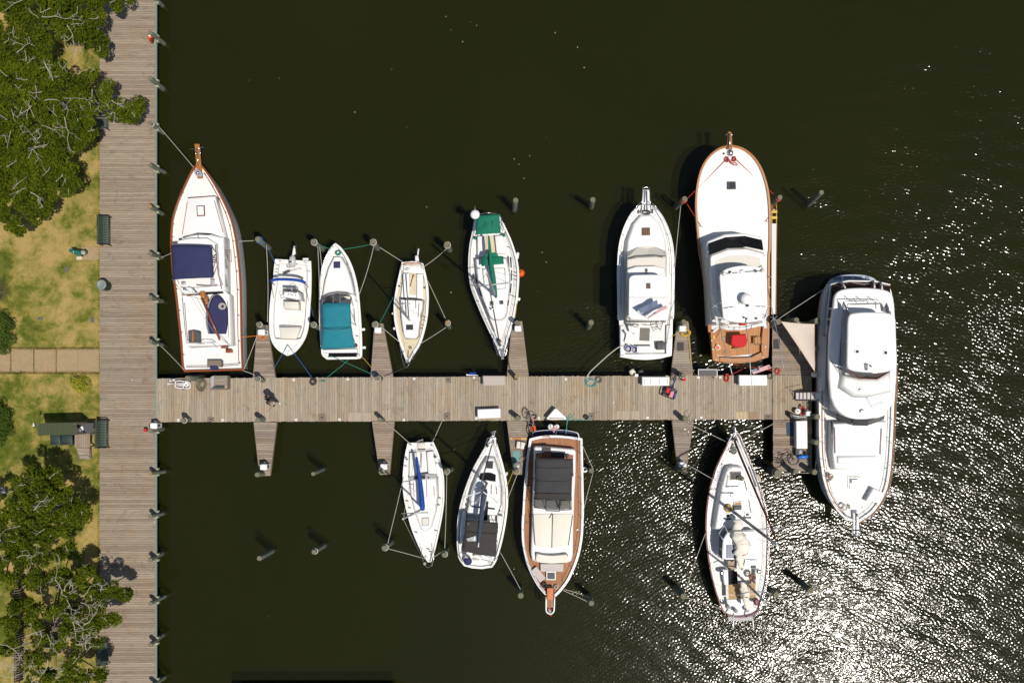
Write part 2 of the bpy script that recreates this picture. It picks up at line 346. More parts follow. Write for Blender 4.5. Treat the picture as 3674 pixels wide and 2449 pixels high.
fl_ = MB(); rf = random.Random(4)                   # small yellowish and pale flecks scattered on the harbour
for (x, y) in [(1618, 108), (1688, 80), (1710, 92), (1992, 118), (2072, 170), (2082, 558), (1845, 570), (1862, 590), (1880, 640), (1945, 905), (1960, 940), (1930, 1045), (1600, 60), (1660, 150)] + [(rf.uniform(600, 2300), rf.uniform(40, 2380)) for _ in range(22)]:
    c = W(x, y, .035); a = rf.uniform(0, 6); s = rf.uniform(.02, .05); fl_.cur = rf.choice((0, 0, 1)); fl_.add([c + Vector((s * math.cos(a + k * 1.57) * (1 if k % 2 else .5), s * math.sin(a + k * 1.57), 0)) for k in range(4)], [(0, 1, 2, 3)])
fl_.out('floating_flecks', [mat('yellowish_fleck', (.30, .24, .06), .8), mat('pale_fleck', (.55, .53, .45), .8)], label='tiny yellowish and pale flecks on the dark water', cat='leaves', kind='stuff')
# ------------------------------------------------------------------ lawn
def lawn_material():
    m, t, b = nodes_of('dry_lawn'); b.inputs['Roughness'].default_value = 1.; b.inputs['Specular IOR Level'].default_value = .1
    pos = nd(t, 'ShaderNodeNewGeometry').outputs['Position']
    n1 = noise(t, pos, .55, 8, .68, .35); n2 = noise(t, pos, 22, 6, .8); n3 = noise(t, mapped(t, pos, loc=(4, 2, 0)), 2.2, 6, .7, .3)
    a = math_(t, 'ADD', math_(t, 'MULTIPLY', n1, .75), math_(t, 'MULTIPLY', n3, .25))
    c = ramp(t, a, [(.36, (.060, .085, .010)), (.44, (.125, .14, .024)), (.50, (.25, .21, .055)), (.58, (.37, .275, .10)), (.68, (.40, .27, .12))])
    c = mix(t, 1., c, ramp(t, n2, [(.25, (.62, .62, .6)), (.75, (1.28, 1.26, 1.22))]), 'MULTIPLY')
    t.links.new(c, b.inputs['Base Color']); bump(t, b, n2, .7, .03); return m
xl = W(358, 0, DZ).x
tag(MB().slab([(-200, -200, DZ - .03), (xl, -200, DZ - .03), (xl, 200, DZ - .03), (-200, 200, DZ - .03)], 2.).out('lawn_ground', lawn_material()), kind='structure')
# grass blades: short tufts over the lawn in view
wx_ = lambda x: W(x, 0, DZ).x
def blades():
    rs = np.random.RandomState(3); n = 22000
    p0, p1 = W(-20, 2470, DZ), W(356, -20, DZ); x = rs.uniform(p0.x, p1.x - .03, n); y = rs.uniform(p0.y, p1.y, n)
    py0, py1 = W(0, 1336, DZ).y, W(0, 1250, DZ).y; keep = ~((y > py0) & (y < py1))
    keep &= ~((x > W(288, 0, DZ).x) & (y < W(0, 885, DZ).y) & (y > W(0, 934, DZ).y))
    x, y = x[keep], y[keep]; n0 = len(x); ex, ey = [], []          # ragged turf creeping over the path edges and into its joints
    for yy in (py0, py1): ex.append(rs.uniform(p0.x, p1.x, 2600)); ey.append(yy + rs.normal(0, .05, 2600))
    for xx in (39, 121.5, 202): ex.append(wx_(xx) + rs.normal(0, .03, 260)); ey.append(rs.uniform(py0, py1, 260))
    ex.append(p1.x - .04 + rs.normal(0, .03, 2500)); ey.append(rs.uniform(p0.y, p1.y, 2500))
    x = np.concatenate([x] + ex); y = np.concatenate([y] + ey); n = len(x); a = rs.uniform(0, 6.28, n); w_ = rs.uniform(.008, .016, n); hgt = rs.uniform(.025, .07, n); w_[n0:] *= 2.; hgt[n0:] *= 1.3; ln = rs.uniform(-.04, .04, (n, 2))
    z = DZ - .03; V = np.zeros((n, 3, 3)); V[:, 0] = np.stack([x + np.cos(a) * w_, y + np.sin(a) * w_, np.full(n, z)], 1)
    V[:, 1] = np.stack([x - np.cos(a) * w_, y - np.sin(a) * w_, np.full(n, z)], 1); V[:, 2] = np.stack([x + ln[:, 0], y + ln[:, 1], z + hgt], 1)
    me = bpy.data.meshes.new('grass_blades'); me.from_pydata(V.reshape(-1, 3).tolist(), [], [(3 * i, 3 * i + 1, 3 * i + 2) for i in range(n)])
    me.materials.append(bpy.data.materials['dry_lawn'])
    tag(link('grass', me), 'short dry grass blades on the lawn beside the boardwalk', 'grass', kind='stuff')
blades()

# ------------------------------------------------------------------ planked decks
UB = {}
def unit_box(m):
    if m.name not in UB:
        me = bpy.data.meshes.new('plank'); v = [(a, b, c) for c in (-.5, .5) for a, b in ((-.5, -.5), (.5, -.5), (.5, .5), (-.5, .5))]
        me.from_pydata(v, [], [(3, 2, 1, 0), (4, 5, 6, 7), (0, 1, 5, 4), (1, 2, 6, 5), (2, 3, 7, 6), (3, 0, 4, 7)]); me.materials.append(m); UB[m.name] = me
    return UB[m.name]
rp = random.Random(11)
def plank(parent, c, d, m, name='plank', tilt=.004):
    o = bpy.data.objects.new(name, unit_box(m)); C.objects.link(o); o.parent = parent
    o.location = Vector(c) - BASE[parent]; o.scale = d; o.rotation_euler = (rp.uniform(-tilt, tilt), rp.uniform(-tilt, tilt), rp.uniform(-.0015, .0015)); return o
TH = .045
def run_planks(parent, x0, x1, y0, y1, z, m, axis, pitch, gap=.012):
    """planks lie along `axis`; the run advances along the other one (metres, z is the top)"""
    if axis == 'x': a0, a1 = min(y0, y1), max(y0, y1)
    else: a0, a1 = min(x0, x1), max(x0, x1)
    n = max(1, round((a1 - a0) / pitch)); p = (a1 - a0) / n
    for i in range(n):
        c = a0 + (i + .5) * p; dz = rp.uniform(-.006, .004); j = rp.uniform(-.012, .012)
        if axis == 'x': plank(parent, ((x0 + x1) / 2 + j, c, z - TH / 2 + dz), (abs(x1 - x0), p - gap, TH), m)
        else: plank(parent, (c, (y0 + y1) / 2 + j, z - TH / 2 + dz), (p - gap, abs(y1 - y0), TH), m)
    return n
def wx(x): return W(x, 0, DZ).x
def wy(y): return W(0, y, DZ).y
bwk = thing('boardwalk', None, None, (457, 1224), DZ - .4); tag(bwk, 'weathered plank boardwalk along the seawall', None, kind='structure')
run_planks(bwk, wx(358), wx(556), wy(2449), wy(0), DZ, wood_bw, 'x', .1385)
for (ya, yb) in ((wy(0), wy(0) + 4), (wy(2449) - 4, wy(2449))):      # decking that runs on past the frame
    m_ = MB(); k_ = int((yb - ya) / .1385)
    for i in range(k_): m_.box(((wx(358) + wx(556)) / 2, ya + (i + .5) * (yb - ya) / k_, DZ - TH / 2), (wx(556) - wx(358), .127, TH))
    m_.out('plank_run', wood_bw, bwk, kind='stuff')
MB().box(((wx(360) + wx(554)) / 2, 0, DZ - .25), (wx(554) - wx(360), 60, .38)).out('joists', under, bwk)
sw = thing('seawall', 'green treated timber bulkhead along the water side of the boardwalk', 'seawall', (561, 1224), -.8)
MB().box(((wx(556.5) + wx(562)) / 2, 0, DZ - .06), (wx(562) - wx(556.5), 64, .14)).out('cap_board', greent, sw)
for i in range(100):
    yy = -30 + i * .6
    if wy(2500) < yy < wy(-50): MB().box((wx(556) - .55, yy, .1), (.07, .585, 1.6)).out('sheet_board', under, sw)
pier = thing('pier', 'long weathered plank pier running out from the boardwalk', None, (1700, 1430), DZ - .5); tag(pier, kind='structure')
def pier_y(x, top): return (1357 - (x - 557) * .0055) if top else (1514 - (x - 557) * .0048)
x = 557.; npl = 0; rpw = random.Random(5)
while x < 2770:
    wd = rpw.choice((8.6, 8.6, 8.6, 9.4, 11.2)); wd = min(wd, 2771 - x)
    if wd < 2: break
    xm = x + wd / 2; y0, y1 = wy(pier_y(xm, 1)), wy(pier_y(xm, 0)); j = rpw.uniform(-.015, .015)
    plank(pier, (wx(xm), (y0 + y1) / 2 + j, DZ - TH / 2 + rpw.uniform(-.006, .004)), (wd / 60. - .011, y0 - y1, TH), wood_pier); x += wd; npl += 1
for yy in (1362, 1435, 1500): MB().box(((wx(557) + wx(2771)) / 2, wy(yy), DZ - .2), (wx(2771) - wx(557), .14, .28), 0).out('stringer', under, pier)
th = thing('pier_head', 'wide plank platform at the far end of the pier beside the large yacht', 'dock', (2843, 1430), DZ - .5)
run_planks(th, wx(2772), wx(2913), wy(1505), wy(1345), DZ, wood_pier, 'y', .145)
run_planks(th, wx(2771), wx(2913), wy(1344), wy(1154), DZ, wood_fin, 'x', .14)
run_planks(th, wx(2774), wx(2913), wy(1691), wy(1506), DZ, wood_fin, 'x', .14)
MB().box((wx(2842), wy(1423), DZ - .2), (wx(2910) - wx(2776), wy(1160) - wy(1685), .28)).out('joists', under, th)
fingers = [((909, 987), (924, 958), 1356, 1166, 'between the trawler and the centre console boat'), ((1331, 1410), (1345, 1373), 1354, 1160, 'between the teal canopied cruiser and the cream sailboat'),
 ((1820, 1896), (1838, 1872), 1351, 1152, 'at the bow of the green covered sailboat'), ((2408, 2485), (2431, 2469), 1347, 1152, 'between the two sportfishing boats'),
 ((911, 992), (932, 968), 1514, 1706, 'empty, nearest the boardwalk below the pier'), ((1336, 1414), (1364, 1397), 1512, 1702, 'beside the blue boomed sailboat'),
 ((1820, 1899), (1843, 1874), 1509, 1702, 'with orange bicycle and teal mat beside the teak decked boat'), ((2412, 2488), (2433, 2461), 1506, 1690, 'running towards the red trimmed sailboat')]
for (b0, b1), (t0, t1), yb, yt, wh in fingers:
    f = thing('finger_pier', 'tapering grey plank finger pier ' + wh, 'finger pier', ((b0 + b1) / 2, (yb + yt) / 2), DZ - .5, 'finger piers off the main pier')
    n = round(abs(yb - yt) / 8.4)
    for i in range(n):
        t = (i + .5) / n; xa, xb = b0 + (t0 - b0) * t, b1 + (t1 - b1) * t; yc = yb + (yt - yb) * t
        plank(f, ((wx(xa) + wx(xb)) / 2, wy(yc), DZ - TH / 2 + .003 + rp.uniform(-.005, .003)), (wx(xb) - wx(xa), abs(yb - yt) / n / 60 - .012, TH), wood_fin)
    for xa, xb in ((b0, t0), (b1, t1)):
        pa, pb = W(xa, yb, DZ - .02), W(xb, yt, DZ - .02); MB().loft([[pa + Vector((dx, 0, dz)) for dx, dz in ((-.03, -.22), (.03, -.22), (.03, .0), (-.03, .0))], [pb + Vector((dx, 0, dz)) for dx, dz in ((-.03, -.22), (.03, -.22), (.03, .0), (-.03, .0))]]).out('edge_board', timber, f)
# the neighbouring pier just below the frame: only its shadow reaches the picture
tag(MB().box((W(1130, 0, DZ).x, W(0, 2545, DZ).y, DZ - .1), (9.9, 2.3, .3)).out('neighbouring_pier', timber), kind='structure')

# concrete path slabs and pads on the lawn
path = thing('path', 'concrete slab path crossing the lawn to the boardwalk', None, (178, 1293), DZ - .05); tag(path, kind='structure')
for (x0, x1) in ((-120, -58), (-56, 38), (40, 120), (123, 201), (203, 279), (281, 356)):
    y0, y1 = 1251 + rp.uniform(-2, 2), 1335 + rp.uniform(-1, 3)
    MB().slab(wz(PX((x0, y0), (x1, y0 - 1), (x1, y1), (x0, y1)), DZ - .004), .06).out('slab', conc, path)
tag(MB().slab(wz(PX((292, 886), (356, 886), (356, 932), (294, 932)), DZ - .006), .06).out('concrete_pad', conc), kind='structure')

# ------------------------------------------------------------------ piles
def pile(p, ztop, label, r=.15, end=None, brackets=False, wraps=0, wm_=None, group='timber mooring piles', taper=.9):
    ztop = ztop + .42 + random.uniform(-.06, .06); r *= random.uniform(.88, 1.1); t = thing('mooring_pile', label, 'pile', p, ztop, group); t.location = W(p[0], p[1], ztop); t.location.z = -2.5; BASE[t] = Vector(t.location)
    c = W(p[0], p[1], 0); c = Vector((W(p[0], p[1], ztop).x, W(p[0], p[1], ztop).y, 0)); lean = Vector((random.uniform(-.09, .09), random.uniform(-.09, .09), 0)); m = MB(); n = 12
    ring = lambda z, rr: [c - lean * (ztop - z) / 2 + Vector((rr * math.cos(2 * math.pi * k / n) * (1 + .05 * math.sin(3 * k)), rr * math.sin(2 * math.pi * k / n), z)) for k in range(n)]
    m.loft([ring(-2.5, r * 1.12), ring(.0, r * 1.08), ring(ztop * .6, r), ring(ztop - .03, r * .98), ring(ztop, r * .92)], True, True).out('shaft', pilem, t, True)
    e = MB(); e.loft([ring(ztop, r * .9), ring(ztop + .012, r * .86), ring(ztop + .015, r * .2)]).out('end_grain', end or pilet, t)
    for i in range(wraps):
        z = ztop - .35 - i * .07; m2 = MB()
        m2.tube([Vector((c.x + (r + .02) * math.cos(a * .63), c.y + (r + .02) * math.sin(a * .63), z + .004 * a)) for a in range(24)], .025, 5).out('rope_wrap', wm_ or ropew, t, True)
    if brackets:
        for dy in (-.17, .17): MB().box((c.x + .02, c.y + dy, DZ - .12 + random.uniform(-.05, .05)), (.24, .12, .22), random.uniform(-.2, .2)).out('bracket', lichen, t)
    return t
ORD = 'first second third fourth fifth sixth seventh eighth ninth tenth eleventh twelfth thirteenth fourteenth fifteenth sixteenth'.split()
for i, y in enumerate((-24, 117, 280, 440, 592, 740, 909, 1066, 1224, 1543, 1697, 1851, 2008, 2164, 2312, 2462)):
    pile((538, y), 1.62, 'greenish timber pile on the seawall edge, %s from the top of the picture' % ORD[i], r=.135, brackets=True, wraps=1 if i in (3,) else 0, end=pilet2 if i in (5, 10) else None, group='piles along the seawall')
PILES = [((672, 1357), 2.0, 'thick green capped pile beside the white dock cart', .19), ((921, 1359), 2.0, 'pile on the pier edge at the foot of the finger beside the trawler', .15), ((1353, 1357), 2.0, 'pile with green rope at the foot of the finger beside the cream sailboat', .15),
 ((1853, 1350), 2.0, 'golden topped pile at the foot of the finger by the beige dock box', .15), ((2452, 1346), 2.05, 'pile between the blue tricycle and the red bucket', .15), ((655, 1508), 2.0, 'pile on the lower pier edge nearest the boardwalk', .15),
 ((924, 1507), 2.0, 'pile at the foot of the empty lower finger pier', .15), ((1362, 1504), 2.0, 'mossy pile at the foot of the finger by the blue boomed sailboat', .15), ((1857, 1500), 2.0, 'pile on the pier beside the orange bicycle', .15), ((2459, 1500), 2.0, 'pile with loose tan line at the foot of the finger by the red trimmed sailboat', .15),
 ((926, 1163), 2.1, 'pile at the tip of the finger right of the trawler', .15), ((1343, 1162), 2.1, 'pile at the tip of the finger left of the cream sailboat', .15), ((1854, 1157), 2.1, 'pile at the tip of the finger by the green covered sailboat bow', .15), ((2454, 1153), 2.1, 'pile at the tip of the finger with the coiled yellow hose', .15),
 ((922, 1702), 2.1, 'pile at the tip of the empty lower finger pier', .15), ((1366, 1693), 2.1, 'pile at the tip of the finger left of the blue boomed sailboat', .14), ((1855, 1690), 2.1, 'pile at the tip of the finger with the teal mat', .16), ((2455, 1683), 2.1, 'pile at the tip of the finger left of the red trimmed sailboat', .16),
 ((925, 858), 2.3, 'mooring pile with blue rope off the trawler amidships', .17), ((1123, 866), 2.3, 'mooring pile between the centre console outboard and the teal cruiser bow', .16), ((1336, 866), 2.3, 'mooring pile between the teal cruiser bow and cream sailboat', .16), ((1603, 876), 2.2, 'mooring pile up and right of the cream sailboat stern', .16),
 ((1605, 1157), 2.1, 'golden topped mooring pile right of the cream sailboat bow', .15), ((1850, 718), 2.2, 'mooring pile up and right of the green covered sailboat stern', .15), ((2127, 716), 2.2, 'leftmost mooring pile beside the fishing boat with the bow rail, upper one', .16), ((2121, 1156), 1.9, 'mooring pile left of the fishing boat, near its cockpit', .16),
 ((2457, 713), 2.4, 'mooring pile with red line left of the big sportfishing yacht', .15), ((2799, 707), 2.4, 'mooring pile with red line right of the big sportfishing yacht', .15), ((2948, 690), 2.5, 'lone tall pile standing free right of the sportfishing yacht bow', .15), ((1121, 1163), 2.2, 'mooring pile touching the teal cruiser on its left side', .15),
 ((930, 2002), 2.4, 'lone pile in open water, lowest left of the pier', .14), ((1123, 1699), 2.3, 'lone pile in open water between the two empty lower fingers', .14), ((1126, 1979), 2.1, 'lone pile in open water left of the blue boomed sailboat bow', .14), ((1379, 1966), 2.1, 'mooring pile left of the blue boomed sailboat bow', .17),
 ((1601, 1692), 2.0, 'mooring pile right of the blue boomed sailboat cockpit', .15), ((1594, 1990), 2.0, 'mooring pile between the blue boomed and black canopied sailboats', .16), ((1868, 2136), 1.9, 'mooring pile left of the teak decked boat bow pulpit', .17), ((2122, 2163), 1.9, 'mooring pile right of the teak decked boat bow pulpit', .17),
 ((2122, 1688), 1.8, 'mooring pile with round white fender right of the teak decked boat', .15), ((2785, 2132), 1.9, 'mooring pile right of the red trimmed sailboat stern', .16), ((2452, 2138), 2.0, 'dark mooring pile in the glitter left of the red trimmed sailboat stern', .16), ((2908, 2118), 2.1, 'dark lone pile in the glitter below the large yacht bow', .18),
 ((2794, 1153), 2.4, 'corner pile of the pier head under the shade sail', .17), ((2858, 1148), 2.2, 'middle pile along the top edge of the pier head', .16), ((2933, 1150), 2.3, 'upper right corner pile of the pier head beside the yacht', .17), ((2932, 1250), 2.2, 'red banded pile on the pier head side facing the yacht', .15),
 ((2933, 1494), 2.0, 'pile beside the gangway gear next to the yacht', .17), ((2931, 1587), 2.0, 'mossy pile beside the white box on the pier head', .17), ((2923, 1693), 2.0, 'lower right corner pile of the pier head', .17), ((2856, 1690), 2.0, 'middle pile along the bottom edge of the pier head by the bicycle', .16), ((2792, 1698), 1.7, 'thick lower left corner pile of the pier head', .22)]
for p, z, lb, r in PILES:
    wr = 1 if any(k in lb for k in ('blue rope', 'cream', 'left of the blue', 'right of the blue', 'between the blue', 'lower left corner', 'nearest', 'trawler', 'teal')) else (2 if 'red line' in lb else 0)
    pile(p, z, lb, r, end=pilet2 if 'golden' in lb else None, wraps=wr, wm_=roper if 'red' in lb and 'line' in lb else (ropeb if 'blue rope' in lb else None), taper=.9)
# ------------------------------------------------------------------ vegetation
def leaf_material(name, cols):
    m, t, b = nodes_of(name); out = t.nodes['Material Output']; b.inputs['Roughness'].default_value = .7; b.inputs['Specular IOR Level'].default_value = .08
    pos = nd(t, 'ShaderNodeNewGeometry').outputs['Position']
    n1 = noise(t, pos, 9, 2, .5); n2 = noise(t, pos, .9, 3, .5); f = math_(t, 'ADD', math_(t, 'MULTIPLY', n1, .6), math_(t, 'MULTIPLY', n2, .4))
    c = ramp(t, f, [(.34, cols[0]), (.48, cols[1]), (.60, cols[2]), (.70, cols[3])]); t.links.new(c, b.inputs['Base Color'])
    tl = nd(t, 'ShaderNodeBsdfTranslucent'); t.links.new(mix(t, 1., c, (1.2, 1.3, .5), 'MULTIPLY'), tl.inputs[0]); ms = nd(t, 'ShaderNodeMixShader'); ms.inputs[0].default_value = .22
    t.links.new(b.outputs[0], ms.inputs[1]); t.links.new(tl.outputs[0], ms.inputs[2]); t.links.new(ms.outputs[0], out.inputs[0]); return m
oak = leaf_material('oak_leaves', [(.020, .034, .002), (.060, .085, .003), (.118, .144, .007), (.205, .210, .018)])
shrub = leaf_material('shrub_leaves', [(.03, .055, .01), (.06, .10, .015), (.10, .15, .02), (.16, .2, .03)])
limeleaf = leaf_material('lime_leaves', [(.22, .22, .02), (.32, .31, .03), (.42, .40, .05), (.5, .47, .08)])
grassy = leaf_material('spiky_leaves', [(.05, .06, .02), (.10, .11, .04), (.16, .16, .07), (.22, .2, .1)])
bark = mat('grey_bark', (.24, .20, .16), .95, var=.5, vs=12, bmp=.6, bs=25, tint=(.12, .10, .08))
twigm = mat('bleached_twig', (.56, .51, .42), .95, var=.4, vs=12, tint=(.32, .28, .22))
def leaves_mesh(name, cen, rad, per, size, rs, m, parent, flat_=.75, up=.75):
    """leaf-sized bent quads in many small clumps; cen (n,3), rad (n,)"""
    P = []
    for c, r in zip(cen, rad):
        k = max(6, int(16 * r * r)); d = rs.normal(size=(k, 3)); d /= np.linalg.norm(d, axis=1)[:, None]; d[:, 2] = np.abs(d[:, 2]) * .9 - .15
        cl = c + d * r * rs.uniform(.45, 1., (k, 1)) * np.array([1, 1, flat_]); cl[:, 2] += rs.uniform(-.55, .25, k)
        for q in cl:
            cr_ = rs.uniform(.17, .42); nn = int(per * 2.7 * (cr_ / .25) ** 2); e = rs.normal(size=(nn, 3)); e /= np.linalg.norm(e, axis=1)[:, None]
            P.append(q + e * cr_ * rs.uniform(.3, 1., (nn, 1)) ** .5 * np.array([1, 1, .7]))
    P = np.concatenate(P); n = len(P); nr = rs.normal(size=(n, 3)); nr[:, 2] = np.abs(nr[:, 2]) + up; nr /= np.linalg.norm(nr, axis=1)[:, None]
    a = rs.normal(size=(n, 3)); u = np.cross(nr, a); u /= np.linalg.norm(u, axis=1)[:, None]; v = np.cross(nr, u); s = (size * rs.uniform(.6, 1.35, n))[:, None]
    V = np.stack([P - u * s, P - v * s * .55 + nr * s * .12, P + u * s, P + v * s * .55 + nr * s * .12], 1)
    me = bpy.data.meshes.new(name); me.vertices.add(4 * n); me.vertices.foreach_set('co', (V.reshape(-1, 3) - np.array(BASE[parent])).ravel())
    me.loops.add(4 * n); me.loops.foreach_set('vertex_index', np.arange(4 * n, dtype=np.int32)); me.polygons.add(n)
    me.polygons.foreach_set('loop_start', np.arange(0, 4 * n, 4, dtype=np.int32)); me.polygons.foreach_set('loop_total', np.full(n, 4, dtype=np.int32))
    me.update(); me.validate(); me.materials.append(m); return link(name, me, parent), P
def branch(m, p, d, ln, r, depth, rs, wob=.35, twigs=True):
    pts = [p]; q = p.copy(); dd = d.normalized(); k = 4
    for i in range(k):
        dd = (dd + Vector(rs.normal(size=3) * wob * .4)).normalized(); q = q + dd * (ln / k); pts.append(q.copy())
        if depth > 0 and i > 0 and rs.rand() < .8:
            s = (dd + Vector(rs.normal(size=3) * 1.0 * np.array([1, 1, .45]))).normalized(); branch(m, q, s, ln * rs.uniform(.4, .7), r * .6, depth - 1, rs, wob)
    m.tube(pts, max(r, .007), 4, max(r * .45, .005))
def oak_tree(label, base, blobs, per, seed, twig_spots, size=.072, dead=.35, dz=.7):
    rs = np.random.RandomState(seed); t = thing('oak_tree', label, 'tree', base, DZ - .1, 'oak trees on the lawn')
    cen = np.array([tuple(W(x, y, z + dz)) for x, y, z, r in blobs]); rad = np.array([r for *_, r in blobs])
    leaves_mesh('crown', cen, rad, per, size, rs, oak, t)
    m = MB(); b0 = W(base[0], base[1], DZ - .1); fork = b0 + Vector((0, 0, 1.1))
    m.tube([b0, b0 + Vector((.05, .03, .6)), fork], .22, 8, .17)
    for c in cen[::2]:
        c = Vector(c); mid = fork.lerp(c, .5) + Vector(rs.normal(size=3) * .15) + Vector((0, 0, -.1)); m.tube([Vector(q) for q in cr([tuple(fork), tuple(mid), tuple(c - Vector((0, 0, .35)))], 5)], .075, 6, .025)
    m.out('trunk', bark, t, True)
    tw = MB()
    for x, y, z, dx, dy, ln in twig_spots[::1 if 'sparse' in label else 2]:
        branch(tw, W(x, y, z + dz), Vector((dx, -dy, .1)), ln * .8, .019, 3, rs, .8)
    for c, r in zip(cen, rad):                      # small bare twigs poking through the crown
        for _ in range(int(3 * dead + .5)):
            a = rs.uniform(0, 6.28); d = Vector((math.cos(a), math.sin(a), rs.uniform(-.05, .3))); branch(tw, Vector(c) + Vector((0, 0, r * .55)) + d * r * .3, d, r * rs.uniform(.45, .85), .014, 1, rs)
    tw.out('bare_twigs', twigm, t, kind='stuff'); return t
oak_tree('dense oak at the upper left corner overhanging the boardwalk end', (170, 130), [(40, 20, 4.6, 1.1), (130, 10, 4.8, 1.2), (215, 30, 4.6, 1.1), (300, 20, 4.2, 1.0), (375, 6, 3.6, .75), (430, 6, 3.4, .5), (70, 95, 4.3, 1.0), (170, 95, 4.6, 1.0), (255, 100, 4.2, .95), (320, 80, 3.9, .85), (300, 135, 3.5, .5), (362, 165, 3.4, .62), (350, 120, 3.4, .45), (40, -30, 4.6, 1.2), (180, -40, 4.6, 1.3), (330, -40, 4.2, 1.0)], 22, 21,
 [(150, 60, 5.3, 1, .1, 1.6), (270, 55, 5.0, .6, -.3, 1.6), (240, 90, 5.0, .8, .8, 1.5), (330, 110, 4.6, .4, .3, 1.0)])
oak_tree('small oak behind the largest crown at the left picture edge', (40, 260), [(20, 180, 3.9, .9), (100, 175, 4.0, .85), (150, 160, 3.7, .6), (20, 250, 4.2, .95), (100, 245, 4.2, .9), (165, 215, 3.9, .55), (-40, 210, 4, 1.), (-50, 130, 4, 1.), (15, 120, 4, .6)], 22, 22, [(60, 190, 4.7, .3, -.3, .9)], dead=.2)
oak_tree('largest oak with pale bare twigs whose lobe reaches over the boardwalk', (205, 430), [(60, 300, 4.6, 1.0), (140, 300, 5.0, 1.05), (215, 290, 4.9, 1.0), (280, 285, 4.4, .8), (325, 270, 4.0, .5), (60, 380, 4.9, 1.1), (145, 375, 5.3, 1.1), (230, 365, 5.2, 1.1), (300, 345, 4.6, .9), (360, 365, 4.2, .75), (385, 310, 3.9, .5), (420, 395, 3.9, .65), (470, 400, 3.7, .55), (495, 380, 3.6, .3), (410, 420, 3.7, .5), (60, 460, 4.7, 1.05), (150, 455, 5.2, 1.1), (235, 445, 5.0, 1.0), (300, 420, 4.5, .8), (40, 540, 4.6, 1.0), (120, 530, 4.8, 1.0), (205, 520, 4.7, 1.0), (275, 500, 4.3, .8), (310, 480, 4.0, .55), (-40, 330, 4.6, 1.2), (-40, 440, 4.6, 1.2), (-40, 540, 4.6, 1.2)], 22, 23,
 [(150, 330, 6.0, -.8, -.4, 1.8), (150, 350, 6.0, .6, -.8, 1.9), (190, 290, 5.8, .3, -.9, 1.3), (120, 270, 5.6, -.6, -.5, 1.3), (160, 360, 6.0, .9, -.1, 1.6), (110, 400, 5.8, .5, .5, 1.6), (230, 420, 5.8, .3, .6, 1.4), (90, 480, 5.5, .1, .9, 1.3), (150, 470, 5.8, -.4, .8, 1.5), (270, 460, 5.4, .5, .7, 1.2), (400, 360, 4.8, .5, .3, .8), (370, 280, 4.6, .3, -.6, .9), (330, 320, 4.9, .2, .8, .7), (30, 450, 5.4, .9, .4, 1.2)], dead=.5)
oak_tree('full green oak over the lawn above the first clear bench', (110, 700), [(30, 620, 4.6, 1.1), (120, 600, 4.7, 1.1), (200, 590, 4.4, .95), (255, 620, 4.0, .75), (50, 700, 4.5, 1.05), (130, 680, 4.5, 1.0), (205, 670, 4.2, .85), (250, 670, 3.9, .55), (30, 780, 4.1, .85), (65, 810, 3.8, .45), (120, 735, 4.1, .75), (175, 735, 3.9, .6), (-40, 640, 4.5, 1.2), (-40, 740, 4.4, 1.1)], 26, 24, [(110, 690, 5.3, .5, .5, .9)], size=.07, dead=.22)
oak_tree('round crowned oak just below the olive roofed shed', (150, 1760), [(75, 1750, 3.1, .75), (125, 1730, 3.3, .85), (180, 1725, 3.1, .75), (220, 1765, 2.9, .7), (60, 1815, 3.2, .85), (130, 1800, 3.6, 1.0), (200, 1815, 3.2, .85), (265, 1820, 2.8, .6), (300, 1850, 2.6, .4), (30, 1880, 3.2, .9), (110, 1875, 3.5, .95), (190, 1880, 3.2, .85), (250, 1870, 2.8, .55), (-30, 1830, 3.1, .9)], 24, 25, [(120, 1830, 4.2, .8, -.5, .8), (200, 1880, 3.9, .8, -.7, 1.0)], dead=.25, dz=1.5)
oak_tree('loose crowned oak in the middle of the lower left trees', (100, 1960), [(30, 1950, 3.0, .85), (100, 1940, 3.3, .85), (180, 1930, 3.1, .7), (240, 1945, 2.7, .5), (60, 2010, 3.1, .8), (130, 2010, 3.1, .75), (150, 2070, 2.8, .6), (110, 2090, 2.8, .5), (20, 2090, 2.8, .7), (-30, 2020, 3, .8), (215, 1985, 2.7, .4)], 26, 26, [(60, 2000, 3.8, .9, -.7, 1.3), (0, 2040, 3.6, .8, .2, .8)], dead=.35, dz=1.5)
